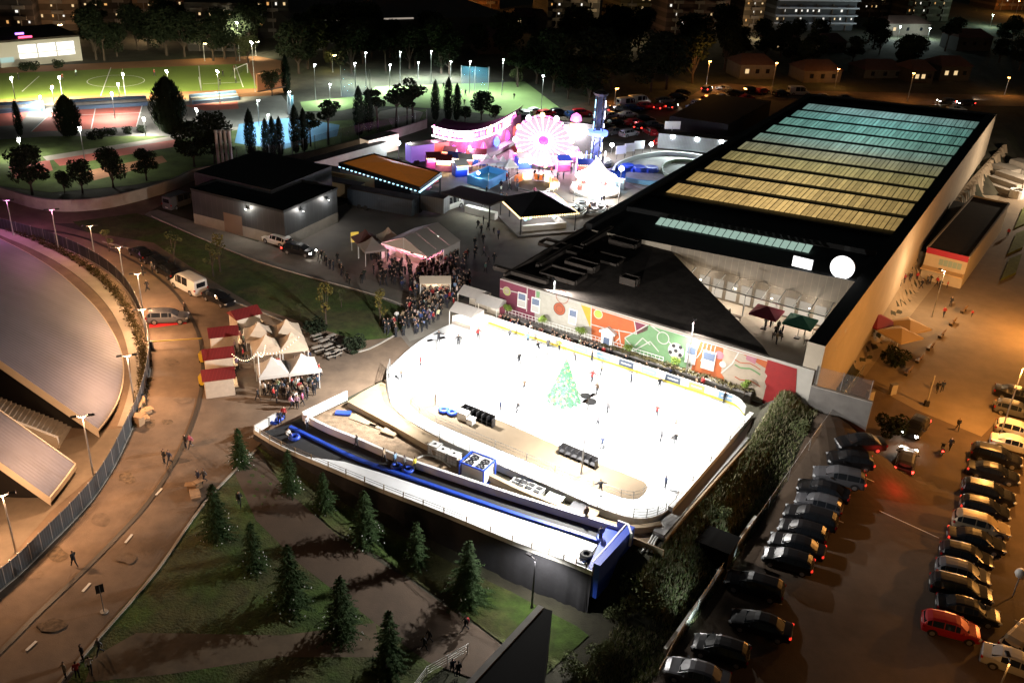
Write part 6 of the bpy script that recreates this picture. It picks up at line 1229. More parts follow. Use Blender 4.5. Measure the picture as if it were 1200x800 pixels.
# wheel ride
wc = flat(637, 165, 4.6); wr = thing('wheel_ride', 'big spinning wheel ride with white spokes and a pink rim', 'fair ride', (wc.x, wc.y, 0)); T = Matrix.Translation(wc) @ Matrix.Rotation(.12, 4, 'Z') @ Matrix.Rotation(math.radians(44), 4, 'X'); RW = 5.5
ring = [T @ Vector((RW * math.cos(a * .2618), RW * math.sin(a * .2618), 0)) for a in range(25)]; obj('rim', MB().tube(ring, .16, 6), m_neon['pink'], wr)
sp_ = MB()
for k in range(24): sp_.tube([T @ Vector((1.0 * math.cos(k * .2618), 1.0 * math.sin(k * .2618), 0)), ring[k]], .06, 4)
obj('spoke', sp_, m_neon['white'], wr); bb = MB()
for k in range(24):
    for f in (.3, .5, .7, .86, 1.0): bb.box(wc.lerp(ring[k], f) + Vector((0, -.15, .15)), (.24, .24, .24), k % 3)
obj('bulb_row', bb, [m_neon['white'], m_neon['gold'], m_neon['pink']], wr)
obj('hub', MB().lathe([(.9, -.3), (1.1, 0), (.5, .4)], 14, M=T), m_neon['magenta'], wr)
obj('backing_disc', MB().lathe([(RW * .98, -.5), (RW * .98, -.45)], 30, M=T), glow('wheel_glare', (1, .55, .7), 1.1), wr)  # disc glows to stand for the glare of the wheel lights
for k in range(0, 24, 2): obj('gondola', MB().lathe([(.25, -.1), (.55, .1), (.5, .6), (.15, .8)], 8, M=Matrix.Translation(ring[k]) @ Matrix.Rotation(math.radians(44), 4, 'X')), m_neon['gold'] if k % 4 else m_neon['white'], wr)
obj('mast', MB().tube([(wc.x, wc.y + 1.4, 0), wc + Vector((0, .9, -.4))], [.7, .4], 8), m_dkst, wr); obj('base', MB().lathe([(4.2, 0), (4.2, .6), (3.6, .9)], 20, c=(wc.x, wc.y, 0)), m_dkst, wr)
lamp_light(wr, loc_(wr, wc + Vector((0, -6, -2))), (1, .75, .92), 5500, 'POINT', .6)
bp = FZ(672, 178); lw_ = thing('light_wall', 'white blazing ride front right of the spoked wheel', 'fair ride', bp); obj('wall', MB().box(bp + up * 3, (7.5, 1, 6.2), rz=-.15), m_dkst, lw_)
for k in range(6): obj('light_panel', MB().box(bp + Vector((-3.1 + 1.24 * k, -.55 + .02 * k, 3 + .9 * math.sin(k * .9))), (1.0, .2, 4.2 - .5 * (k % 2)), rz=-.15), m_neon['white'] if k % 3 != 2 else m_neon['gold'], lw_)
obj('crown_sign', MB().lathe([(.1, 0), (1.2, .4), (.9, 1.4), (.1, 1.9)], 12, c=bp + up * 6.1), m_neon['pink'], lw_); lamp_light(lw_, loc_(lw_, bp + Vector((0, -3, 4))), (1, .92, .88), 13000, 'POINT', .6)
# drop tower
tb = FZ(697, 192); th = hgt(tb, 112); tw = thing('drop_tower', 'tall dark lattice drop tower with white light strips', 'fair ride', tb); mb = MB()
for sx in (-.85, .85):
    for sy in (-.85, .85): mb.box(tb + Vector((sx, sy, th / 2)), (.2, .2, th))
for k in range(int(th / 1.6)):
    z = k * 1.6 + .2
    for a, b_ in (((-.85, -.85), (.85, -.85)), ((-.85, .85), (.85, .85)), ((-.85, -.85), (-.85, .85)), ((.85, -.85), (.85, .85))): mb.tube([tb + Vector((*a, z)), tb + Vector((*b_, z + 1.5))], .07, 4)
obj('lattice', mb, mat('tower_steel', (.06, .08, .14), .4, .5), tw); obj('core', MB().box(tb + up * th / 2, (.9, .9, th)), mat('tower_core', (.02, .03, .07), .5), tw)
for sx, m_ in ((-.98, 'cyan'), (.98, 'white')):
    for k in range(6): obj('light_strip', MB().box(tb + Vector((sx, -.98, th * (.12 + .155 * k))), (.16, .16, th * uni(.05, .13))), m_neon[m_], tw)
obj('seat_ring', MB().lathe([(1.3, 0), (2.0, .2), (2.0, .9), (1.3, 1.1)], 14, c=tb + up * th * .42), m_neon['blue'], tw); obj('crown', MB().lathe([(1.3, 0), (1.5, .5), (.7, 1.0)], 10, c=tb + up * th), m_dkst, tw); obj('base', MB().lathe([(3.4, 0), (3.4, .8), (2.4, 1.0)], 14, c=tb), m_dkst, tw)
for k in range(5): obj('light_pole', MB().tube([FZ(664 + 11 * k, 196 + (k % 2) * 6), FZ(664 + 11 * k, 196 + (k % 2) * 6) + up * 3.2], .12, 5), m_neon[('cyan', 'white', 'blue')[k % 3]], tw)
lamp_light(tw, loc_(tw, tb + Vector((0, -4, 4))), (.5, .5, 1), 5500, 'POINT', .6)
# swing carousel
cc_ = FZ(697, 224); cs = thing('swing_carousel', 'blazing white pointed carousel in front of the drop tower', 'fair ride', cc_); obj('platform', MB().lathe([(4.6, 0), (4.6, .5), (4.2, .6)], 24, c=cc_), mat('carousel_floor', (.5, .45, .42), .6), cs)
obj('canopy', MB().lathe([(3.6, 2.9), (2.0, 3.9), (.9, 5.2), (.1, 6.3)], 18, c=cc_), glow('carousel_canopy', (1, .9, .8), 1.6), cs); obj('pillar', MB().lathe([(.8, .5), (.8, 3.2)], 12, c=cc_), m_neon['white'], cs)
for k in range(14): a = k * .449; obj('seat', MB().box(cc_ + Vector((3.2 * math.cos(a), 3.2 * math.sin(a), 1.1)), (.7, .5, .9), rz=a), (m_neon['gold'], m_neon['white'], m_neon['redl'])[k % 3], cs)
bl = MB()
for k in range(30): a = k * .2094; bl.box(cc_ + Vector((3.65 * math.cos(a), 3.65 * math.sin(a), 2.8)), (.25, .25, .25))
obj('bulb_row', bl, m_neon['white'], cs); lamp_light(cs, loc_(cs, cc_ + up * 2.2 + Vector((0, -5, 0))), (1, .95, .88), 7000, 'POINT', .6)
# dark canopy carousel stall
kc = FZ(629, 262); kk = thing('canopy_stall', 'square black peaked canopy edged with bulbs over a bright toy stall', 'fair stall', kc, .38); q = 5.0
obj('canopy', MB().add([(-q, -q, 3.2), (q, -q, 3.2), (q, q, 3.2), (-q, q, 3.2), (0, 0, 5.6)], [(0, 1, 4), (1, 2, 4), (2, 3, 4), (3, 0, 4)]), m_black, kk, world=False); bl = MB()
for k in range(26):
    for x0, y0, x1, y1 in ((-q, -q, q, -q), (q, -q, q, q), (-q, -q, -q, q)): bl.box((x0 + (x1 - x0) * k / 25, y0 + (y1 - y0) * k / 25, 3.12), (.2, .2, .2))
obj('bulb_row', bl, m_neon['gold'], kk, world=False)
for s in (-1, 1):
    for u_ in (-1, 1): obj('post', MB().tube([(s * 4.7, u_ * 4.7, 0), (s * 4.7, u_ * 4.7, 3.2)], .1, 6), m_dkst, kk, world=False)
obj('counter', MB().box((0, -3.2, .55), (7.5, .6, 1.1)).box((3.4, 0, .55), (.6, 5.6, 1.1)), m_white, kk, world=False); obj('floor', MB().box((0, 0, .1), (10.5, 10.5, .2)), m_concd, kk, world=False)
for k in range(12): obj('prize', MB().lathe([(.05, 0), (.3, .2), (.3, .5), (.05, .8)], 7, c=(uni(-3, 3.2), uni(-2.6, -1), 1.2 + uni(0, 1))), (m_neon['cyan'], m_neon['redl'], m_white, m_neon['gold'], m_neon['green'])[k % 5], kk, world=False)
lamp_light(kk, (0, -2, 2.7), (1, .95, .9), 700, 'POINT', .3); lamp_light(kk, (3, 2, 2.7), (1, .95, .9), 500, 'POINT', .3)
# orange roofed dodgems
dgp = [flat(398, 192, 4.2), flat(438, 181, 4.2), flat(516, 203, 4.2), flat(492, 221, 4.2)]; dg = thing('dodgem_hall', 'broad flat orange canvas roof of the dodgems', 'fair ride', (dgp[0] + dgp[2]) / 2 - up * 4.2); c_ = (dgp[0] + dgp[2]) / 2 + up * 1.2
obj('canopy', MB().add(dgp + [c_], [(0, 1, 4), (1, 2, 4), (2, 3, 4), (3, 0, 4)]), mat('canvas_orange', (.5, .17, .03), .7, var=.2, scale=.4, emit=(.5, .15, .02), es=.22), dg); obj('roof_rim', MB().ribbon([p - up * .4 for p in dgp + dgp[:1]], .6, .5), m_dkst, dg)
for p in dgp: obj('post', MB().tube([(p.x, p.y, 0), p], .15, 6), m_dkst, dg)
obj('floor', MB().prism([Vector((p.x, p.y, 0)) for p in dgp], .1, .35), m_concd, dg)
bl = MB()
for k in range(20): bl.box(dgp[3].lerp(dgp[2], k / 19) - up * .5, (.3, .3, .3)); bl.box(dgp[0].lerp(dgp[3], k / 19) - up * .5, (.3, .3, .3))
obj('bulb_row', bl, m_neon['cyan'], dg); lamp_light(dg, loc_(dg, c_ - up * 1.8), (1, .7, .9), 700, 'POINT', .4)
for i, (px, py) in enumerate(((490, 218), (500, 221), (508, 214))):
    r = thing('dodgem_car', 'small bright dodgem car under the orange roof, ' + ORD[i] + ' from the left', 'dodgem', FZ(px, py, .36), uni(0, 3)); obj('body', MB().lathe([(.8, 0), (.95, .2), (.8, .55), (.4, .7)], 12, sx=1.3), (m_blue, m_pink, mat('dodgem_red', (.5, .03, .03), .3))[i], r, world=False); obj('bumper', torus(MB(), (0, 0, .2), 1.0, .12), m_tyre, r, world=False)
# dark open canopy with posts
cp = [flat(517, 227, 3.4), flat(541, 219, 3.4), flat(598, 233, 3.4), flat(574, 242, 3.4)]; cn = thing('open_canopy', 'dark flat canopy on posts over a green and white lit stall', 'canopy', (cp[0] + cp[2]) / 2 - up * 3.4); obj('roof', MB().prism(cp, 3.4, 3.65), mat('canopy_dark', (.06, .05, .05), .7), cn)
for p in cp: obj('post', MB().tube([(p.x, p.y, 0), p], .12, 6), m_dkst, cn)
mid = (cp[0] + cp[2]) / 2; obj('counter', MB().box((mid.x + 1, mid.y, .7), (6, 1, 1.2), rz=heading(cp[0], cp[3])), m_white, cn); obj('light_tube', MB().box((mid.x + 2, mid.y - .5, 3.1), (4, .15, .1), rz=heading(cp[0], cp[3])), m_neon['green'], cn); lamp_light(cn, loc_(cn, Vector((mid.x, mid.y, 2.9))), (.9, 1, .9), 520, 'POINT', .3)
# trailers and containers
def trailer(px, py, L, w, h, rz, label, m, name='container', cat='container', wheels=True):
    r = thing(name, label, cat, flat(px, py, 0), rz); obj('box', MB().box((0, 0, h / 2 + .45), (L, w, h)), m, r, world=False); obj('roof', MB().box((0, 0, h + .5), (L + .06, w + .06, .08)), m_roofd, r, world=False)
    if wheels:
        for x in (-L * .32, -L * .22):
            for y in (-w / 2 + .1, w / 2 - .1): obj('wheel', MB().lathe([(.42, -.12), (.42, .12)], 12, M=Matrix.Translation((x, y, .42)) @ Matrix.Rotation(1.57, 4, 'X')), m_tyre, r, world=False)
    return r
th_ = heading(flat(419, 235), flat(478, 246)); m_cont = stripes('container_blue', (.07, .1, .14), (.05, .07, .1), (1, 0, 0), .3, .6, .5, .3); m_contg = stripes('container_grey', (.25, .26, .27), (.2, .21, .22), (1, 0, 0), .3, .6, .5, .3); m_tan = mat('trailer_tan', (.5, .36, .2), .6)
trailer(449, 247, 12, 2.5, 2.7, th_, 'long dark blue lorry trailer in front of the dodgems', m_cont); trailer(504, 248, 6.0, 2.5, 2.6, th_ + .02, 'grey container between the trailer and the white van', m_contg); trailer(412, 220, 13, 2.6, 2.4, th_, 'long tan lit trailer roof beside the warehouse', m_tan); trailer(400, 231, 8, 2.4, 2.4, th_, 'tan lit trailer below the long one', m_tan); trailer(464, 231, 7, 2.4, 2.8, th_, 'black trailer behind the dark blue one', m_dkst)
trailer(405, 196, 20, 2.4, 2.6, heading(flat(385, 200), flat(440, 184)), 'low pale container row at the back of the orange roof', m_conc, wheels=False)
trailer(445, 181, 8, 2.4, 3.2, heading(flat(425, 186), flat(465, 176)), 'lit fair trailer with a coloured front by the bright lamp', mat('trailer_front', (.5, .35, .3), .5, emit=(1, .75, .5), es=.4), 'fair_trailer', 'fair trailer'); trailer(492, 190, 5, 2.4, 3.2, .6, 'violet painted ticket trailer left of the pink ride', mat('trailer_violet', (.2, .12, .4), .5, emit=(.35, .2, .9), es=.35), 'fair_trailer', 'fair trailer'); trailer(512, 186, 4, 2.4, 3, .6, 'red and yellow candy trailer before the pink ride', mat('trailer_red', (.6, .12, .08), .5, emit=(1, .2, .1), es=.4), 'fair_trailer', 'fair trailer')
# floodlit container office with three lamps, billboard panels, pools, tents
oc = [flat(786, 180), flat(842, 186)]; of = trailer(815, 178, 16, 3, 3.0, heading(*oc), 'white site container with three glaring floodlights at the pool hall', m_contg, 'site_container', 'container', False)
for k in (-5, 0, 5):
    obj('floodlight', MB().box((k, -1.65, 3.1), (.7, .3, .6)), glow('flood_face', (.9, 1, 1), 40), of, world=False); lamp_light(of, (k, -2.2, 3.2), (.85, 1, 1), 4000, 'SPOT', .2, aim=(0, -.75, -.6), cone=150)
tag(obj('dark_shed', MB().prism([flat(782, 160), flat(850, 170), flat(900, 140), flat(830, 132)], 0, 4.5), m_roofb), 'black flat roofed shed behind the floodlit container', 'shed')
r = thing('mast_sign', 'white square sign on a mast by the floodlit container', 'sign', FZ(785, 172)); obj('mast', MB().tube([FZ(785, 172), FZ(785, 172) + up * 4.5], .12, 5), m_steel, r); obj('board', MB().box(FZ(785, 172) + up * 4.6, (3.4, .2, 1.6), rz=.2), m_white, r)
for i, (px, py) in enumerate(((727, 186), (737, 183), (748, 180))):
    p = FZ(px, py); r = thing('billboard', 'white billboard by the kart track, ' + ORD[i] + ' from the left', 'billboard', p); obj('board', MB().box(p + up * 1.8, (2.4, .12, 1.7), rz=.45), mat('billboard_white', (.7, .74, .78), .6), r)
    for s in (-.9, .9): obj('leg', MB().box(p + Vector((s * .9, s * .43, .5)), (.08, .08, 1.0)), m_dkst, r)
TR = [(720, 207), (725, 195), (745, 186), (775, 182), (808, 184), (835, 190), (850, 178)]
kt = smooth_line([FZ(718, 205), FZ(724, 195), FZ(745, 187), FZ(775, 182), FZ(810, 184), FZ(840, 190)], 5); kb = smooth_line([FZ(718, 205), FZ(735, 213), FZ(770, 217), FZ(800, 212), FZ(840, 200)], 5)
sheet('kart_track', [(718, 205), (724, 195), (745, 186), (775, 181), (810, 183), (845, 190), (830, 212), (790, 222), (750, 222), (730, 213)], mat('track_grey', (.3, .3, .27), .8, var=.3, scale=.3))
kt_ = thing('track_barrier', 'pale barrier curving round the kart track', 'barrier', FZ(718, 205)); obj('outer_barrier', MB().ribbon(kt, .8, .4), mat('barrier_pale', (.5, .55, .52), .6), kt_); obj('front_barrier', MB().ribbon(kb, .8, .4), m_bcourt, kt_)
inn = smooth_line([FZ(*p) for p in [(778, 205), (776, 196), (790, 190), (815, 191), (828, 198), (810, 206), (790, 209), (778, 205)]], 4); kb2 = thing('track_barrier', 'inner oval barrier of the kart track', 'barrier', FZ(778, 205)); obj('inner_barrier', MB().ribbon(inn, .6, .4), mat('barrier_dark', (.12, .16, .1), .6), kb2)
tp_ = MB(); c_ = FZ(745, 199)
for k in range(9): tp_.lathe([(1.6, 0), (1.3, .4 + .2 * (k % 3)), (.3, .7)], 8, c=c_ + Vector((k * .75 - 3, uni(-.5, .5), 0)))
tag(obj('tarpaulin', tp_, m_blue), 'crumpled blue tarpaulin beside the kart track', 'tarpaulin')
for i, (px, py) in enumerate(((570, 199), (579, 201), (588, 202), (597, 204))):
    pagoda(FZ(px, py), .3, 'small white peaked tent beside the blue pool, ' + ORD[i] + ' from the left', mat('tent_pure', (.8, .8, .8), .8), 2.6, 1.8, 3.2)
pl = [FZ(548, 215), FZ(572, 204), FZ(594, 210), FZ(572, 222)]; po_ = thing('water_pool', 'blue walled pool stall with a glaring lamp', 'pool', (pl[0] + pl[2]) / 2); obj('wall', MB().ribbon(pl + pl[:1], 1.6, .25), mat('pool_blue', (.06, .25, .55), .5), po_); obj('floor', MB().prism(pl, .1, .5), mat('pool_water', (.15, .4, .55), .2), po_); obj('canopy', MB().add([p + up * 3 for p in pl] + [(pl[0] + pl[2]) / 2 + up * 3.5], [(0, 1, 4), (1, 2, 4)]), mat('pool_roof', (.5, .65, .7), .6), po_)
for p in pl: obj('post', MB().tube([p, p + up * 3], .07, 5), m_white, po_)
lamp_light(po_, loc_(po_, (pl[0] + pl[3]) / 2 + up * 2.4), (.75, .95, 1), 3500, 'POINT', .3); obj('lamp', MB().lathe([(.05, -.3), (.35, 0), (.05, .3)], 8, c=(pl[0] + pl[3]) / 2 + up * 2.5), glow('pool_lamp', (.8, .95, 1), 30), po_)
for px, py, rr, lb in ((667, 250, 2.6, 'round white teacup platform beside the black canopy'), (692, 246, 2.9, 'larger round white teacup platform nearer the pool hall')):
    c = FZ(px, py); r = thing('teacup_ride', lb, 'fair ride', c); obj('platform', MB().lathe([(rr, 0), (rr, .35), (rr - .3, .4)], 22, c=c), mat('cup_floor', (.35, .37, .36), .6), r); obj('rail', torus(MB(), c + up * .9, rr, .08, n=22), m_white, r)
    for k in range(5): a = k * 1.257; obj('cup', MB().lathe([(.3, .4), (.65, .8), (.7, 1.1), (.55, 1.0)], 10, c=c + Vector((rr * .6 * math.cos(a), rr * .6 * math.sin(a), 0))), (m_white, m_steel, m_contg)[k % 3], r)
oc_ = FZ(627, 218); r = thing('mini_train', 'small oval children train with orange cars', 'fair ride', oc_); obj('track', torus(MB(), oc_ + up * .15, 3.6, .12, n=24), m_steel, r)
for k in range(6): a = k * .6 - .4; obj('wagon', MB().box(oc_ + Vector((3.6 * math.cos(a), 3.6 * math.sin(a), .75)), (1.4, .9, 1.1), rz=a + 1.57), mat('wagon_orange', (.7, .16, .04), .4, emit=(1, .25, .05), es=.5) if k % 2 else m_neon['gold'], r)
fp = [FZ(596, 217), FZ(610, 209), FZ(640, 212), FZ(655, 220), FZ(640, 228)]; fx_ = thing('picket_fence', 'low pale picket fence round the children train', 'fence', fp[0]); obj('rail', MB().ribbon(smooth_line(fp, 3), .1, .08, z=.9), m_white, fx_)
for p in smooth_line(fp, 4): obj('post', MB().box(p + up * .5, (.12, .12, 1.0)), m_white, fx_)
for px, py, tp, c, w, lb in ((467, 186, 170, (.75, .92, 1), 2600, 'glaring ball lamp left of the pink ride'), (480, 190, 172, (.9, .95, 1), 900, 'smaller white lamp beside the glaring ball lamp'), (672, 236, 218, (.8, .97, 1), 1500, 'starry blue white lamp before the carousel'), (762, 180, 171, (.9, 1, 1), 700, 'small lamp left of the floodlit container'), (724, 240, 200, (.95, 1, 1), 900, 'slender lamp beside the carousel'), (716, 182, 172, (1, 1, 1), 700, 'slender lamp behind the billboards')):
    b_ = FZ(px, py); h = hgt(b_, tp); r = thing('ball_lamp', lb, 'lamp', b_); obj('pole', MB().tube([(0, 0, 0), (0, 0, h)], .07, 5), m_steel, r, world=False); obj('globe', MB().lathe([(.05, h - .1), (.38, h + .15), (.42, h + .4), (.3, h + .65), (.05, h + .75)], 10), glow('ball_%d' % int(c[0] * 100), c, 30), r, world=False); lamp_light(r, (0, 0, h + 1.0), c, w, 'POINT', .3)
# ================================================================== kiosk building and square at the right
KZ = -3.5; k0, k1, k2 = flat(1078, 290 + 30, 0), flat(1136, 300, 0), flat(1182, 237, 0)
a_, b_, c_ = flat(1086, 292, 2.0), flat(1136, 301, 2.0), flat(1183, 238, 2.0); kd = (c_ - b_); kn = Vector((kd.y, -kd.x, 0)).normalized(); wdt = (b_ - a_).length; a_ = b_ - kn * wdt
kq = [Vector((p.x, p.y, 0)) for p in (a_, b_, b_ + kd, a_ + kd)]; kio = thing('kiosk_building', 'long low flat roofed kiosk with a red fascia band', 'kiosk', (kq[0] + kq[2]) / 2 + up * KZ)
obj('wall', MB().prism(kq, KZ - .3, 1.3), mat('kiosk_wall', (.5, .42, .3), .75, var=.06), kio); obj('fascia', MB().ribbon([kq[0] - kd.normalized() * .05, kq[1] - kd.normalized() * .05], .95, .1, z=1.05), mat('fascia_red', (.4, .02, .05), .5), kio)
rfk = MB().prism([p for p in kq], 1.31, 1.75); obj('roof', rfk, mat('kiosk_roof', (.035, .028, .025), .9, var=.2), kio); obj('parapet', MB().ribbon([p for p in kq[1:] + kq[:1]], .45, .25, z=1.6), m_conc, kio)
for k in range(5): obj('window', MB().box(kq[0].lerp(kq[1], .4 + .11 * k) - kd.normalized() * .04 + up * .1, (wdt * .1, .06, 1.0), rz=heading(kq[0], kq[1])), mat('kiosk_glass', (.3, .4, .36), .2), kio)
obj('awning', MB().prism([kq[0] - kd.normalized() * 1.8, kq[1] - kd.normalized() * 1.8, kq[1], kq[0]], -1.15, -1.0), m_sand, kio)
low = [kq[0] - kn * 4.5 + kd * .12, kq[0] - kn * .05 + kd * .05, kq[3] - kn * .05, kq[3] - kn * 4.5]; obj('side_block', MB().prism(low, KZ - .3, .3, 0, 1), [m_concd, m_roofb], kio); obj('lit_door', MB().box(low[0].lerp(low[1], .3) - kd.normalized() * .1 + up * -2.1, (1.6, .08, 2.2), rz=heading(kq[0], kq[1])), glow('door_white', (1, .97, .9), 2.5), kio)
for px, py, m_, lb in ((1028, 372, m_wine, 'dark wine parasol beside the pool hall wall'), (1066, 378, m_sand, 'sand coloured parasol in the square, the upper one'), (1056, 388, m_sand, 'sand coloured parasol in the square, the lower one')):
    p = flat(px, py, KZ + 3); p.z = KZ + .1; parasol(p, m_, lb, 4.2, 2.8, .5)
for i, (px, py) in enumerate(((1035, 396), (1050, 402), (1062, 396), (1022, 388), (1098, 322), (1085, 318))): table_set(G(px, py, .1), 'dark table in the square below the kiosk, ' + ORD[i] + ' from the parasols', .4 * i, (.08, .05, .03))
for i in range(6):
    p = G(1128 - i * 13, 366 + i * 14.5, .1); r = thing('bench', 'dark timber bench in the row along the step, ' + ORD[i] + ' from the kiosk end', 'bench', p, heading(G(1128, 366), G(1060, 440)) + .0); obj('seat', MB().box((0, 0, .45), (1.9, .5, .07)), m_table, r, world=False); obj('back', MB().box((0, .28, .8), (1.9, .06, .4)), m_table, r, world=False)
    for s in (-.7, .7): obj('leg', MB().box((s, 0, .22), (.08, .45, .43)), m_dkst, r, world=False)
for i in range(3): tag(obj('planter_bed', MB().prism([G(1172 + 8 * i, 330 - 30 * i), G(1190 + 8 * i, 322 - 30 * i), G(1197 + 8 * i, 300 - 30 * i), G(1182 + 8 * i, 306 - 30 * i)], KZ, KZ + .45), leaf_mat('bed_plants', (.14, .16, .04))), 'raised strip of low plants at the right edge, ' + ORD[i] + ' from the road', 'plant bed')
for px, py, dx, lb in ((1170, 222, 7, 'stepped white concrete block behind the kiosk'), (1160, 212, 5, 'upper stepped white block behind the kiosk'), (1182, 206, 5, 'furthest stepped white block by the pool hall corner')):
    r = thing('stepped_block', lb, 'stair', flat(px, py, KZ)); p = flat(px, py, KZ)
    for k in range(3): obj('step', MB().box(p + Vector((k * 1.6, k * .6, .5 + .5 * k)), (3.2, dx, 1.0 + k), rz=.5), m_conc, r)
r = thing('round_vent', 'white round vent with a dark mouth by the stepped blocks', 'vent', flat(1190, 232, KZ)); p = flat(1190, 232, KZ); obj('drum', MB().lathe([(1.4, 0), (1.4, 1.8), (1.1, 1.8), (1.1, 1.5)], 18, c=p), m_white, r); obj('mouth', MB().lathe([(1.05, 1.55), (1.05, 1.6)], 18, c=p), m_black, r)
bk = G(1047, 348, .1)
for i in range(6):
    p = G(1038 + 3.5 * i, 346 - 2.2 * i, .1); r = thing('bicycle', 'bicycle in the rack by the pool hall wall, ' + ORD[i] + ' from the near end', 'bicycle', p, 1.0 + uni(-.15, .15)); fr_ = MB().tube([(-.5, 0, .34), (-.1, 0, .34), (.28, 0, .75), (-.22, 0, .75), (-.5, 0, .34)], .025, 4).tube([(-.1, 0, .34), (-.26, 0, .9)], .02, 4).tube([(.5, 0, .34), (.3, 0, .95)], .02, 4); obj('frame', fr_, m_dkst, r, world=False)
    for x in (-.5, .5): obj('wheel', torus(MB(), (0, 0, 0), .32, .03, n=12, k=4), m_tyre, r, world=False).matrix_local = Matrix.Translation((x, 0, .34)) @ Matrix.Rotation(1.57, 4, 'X')
    obj('saddle', MB().box((-.26, 0, .93), (.24, .12, .06)), m_black, r, world=False); obj('handlebar', MB().tube([(.3, -.25, .97), (.3, .25, .97)], .02, 4), m_black, r, world=False)
r = thing('globe_lamp', 'white globe lamp beside the parked cars at the right edge', 'lamp', G(1186, 700)); h = hgt(G(1186, 700), 672); obj('pole', MB().tube([(0, 0, 0), (0, 0, h)], .06, 6), m_steel, r, world=False); obj('globe', MB().lathe([(.05, h - .5), (.4, h - .3), (.55, h), (.4, h + .35), (.05, h + .5)], 14), mat('globe_milk', (.75, .73, .68), .4), r, smooth=True, world=False)
r = thing('road_sign', 'small rectangular sign on a thin post by the lower road', 'sign', G(122, 717), .6); h = hgt(G(122, 717), 686); obj('post', MB().tube([(0, 0, 0), (0, 0, h)], .04, 5), m_steel, r, world=False); obj('panel', MB().box((0, 0, h - .3), (.6, .05, .8)), m_dkst, r, world=False); obj('foot', MB().lathe([(.35, 0), (.3, .12)], 10), m_conc, r, world=False)
r = thing('gate_pole', 'pale barrier pole at the entrance to the car park', 'barrier', G(1085, 476)); h = hgt(G(1085, 476), 440); obj('pole', MB().tube([(0, 0, 0), (0, 0, h)], .09, 6), m_conc, r, world=False); obj('foot', MB().box((0, 0, .4), (.5, .5, .8)), m_dkst, r, world=False)
for px, py, lb in ((1018, 470, 'grey cabinet by the wire fence'), (1045, 462, 'pale cabinet right of the grey one')): r = thing('cabinet', lb, 'cabinet', G(px, py), .4); obj('body', MB().box((0, 0, .75), (.9, .5, 1.4)), m_conc, r, world=False); obj('roof', MB().box((0, 0, 1.48), (1.0, .6, .06)), m_concd, r, world=False)
# lit edge of the low wall between the bank and the car park
r = thing('low_wall', 'pale low wall at the foot of the bank, lit by headlights', 'wall', G(820, 710)); obj('wall', MB().ribbon([G(778, 768), G(832, 692), G(858, 648), G(884, 612)], .75, .2), m_conc, r); obj('coping', MB().ribbon([G(778, 768, .76), G(832, 692, .76), G(858, 648, .76), G(884, 612, .76)], .06, .3), m_white, r)
c = flat(838, 632, -1.0); r = thing('bank_hut', 'small dark square hut half buried in the bank', 'hut', c); obj('wall', MB().box(c + Vector((0, 0, -.8)), (3.6, 2.6, 1.8), rz=az), mat('black_felt', (.006, .006, .006), .95, spec=.1), r); obj('roof', MB().box(c + up * .16, (3.9, 2.9, .1), rz=az), mat('black_felt', (.006, .006, .006), .95, spec=.1), r)

# small lit stalls that fill the fairground
STL = [(508, 197, 'pink'), (520, 200, 'gold'), (532, 197, 'white'), (545, 199, 'redl'), (540, 206, 'blue'), (606, 190, 'magenta'), (613, 197, 'white'), (652, 193, 'gold'), (660, 200, 'pink'), (646, 186, 'cyan'), (685, 205, 'redl'), (722, 220, 'cyan'), (612, 178, 'magenta'), (668, 190, 'white'), (527, 190, 'redl'), (560, 193, 'gold')]
for i, (px, py, c) in enumerate(STL):
    p = FZ(px, py); r = thing('fair_stall', 'small fairground stall with %s lights, %s from the left end of the rides' % ({'redl': 'red', 'gold': 'golden'}.get(c, c), ORD[i]), 'fair stall', p, uni(-.3, .6)); w = uni(2.4, 3.4)
    obj('cabin', MB().box((0, .3, 1.1), (w, 1.8, 2.2)), R_.choice([m_fair, m_pink, m_white, m_blue, m_contg]), r, world=False); obj('awning', MB().add([(-w / 2, -1.3, 2.2), (w / 2, -1.3, 2.2), (w / 2, .9, 2.9), (-w / 2, .9, 2.9)], [(0, 1, 2, 3)]), R_.choice([m_hutred, m_tentw, m_blue, m_pink]), r, world=False)
    bl = MB()
    for k in range(10): bl.box((-w / 2 + w * k / 9, -1.34, 2.2), (.18, .12, .18))
    obj('bulb_row', bl, m_neon['white'] if i % 2 else m_neon['gold'], r, world=False); obj('sign', MB().box((0, -.66, 1.6), (w * .85, .08, .7)), m_neon[c], r, world=False)
    lamp_light(r, (0, -1.2, 1.9), {'pink': (1, .3, .7), 'magenta': (1, .2, .9), 'gold': (1, .75, .4), 'redl': (1, .25, .2), 'cyan': (.5, .85, 1), 'blue': (.3, .4, 1), 'white': (1, .95, .95)}[c], 300, 'POINT', .2)
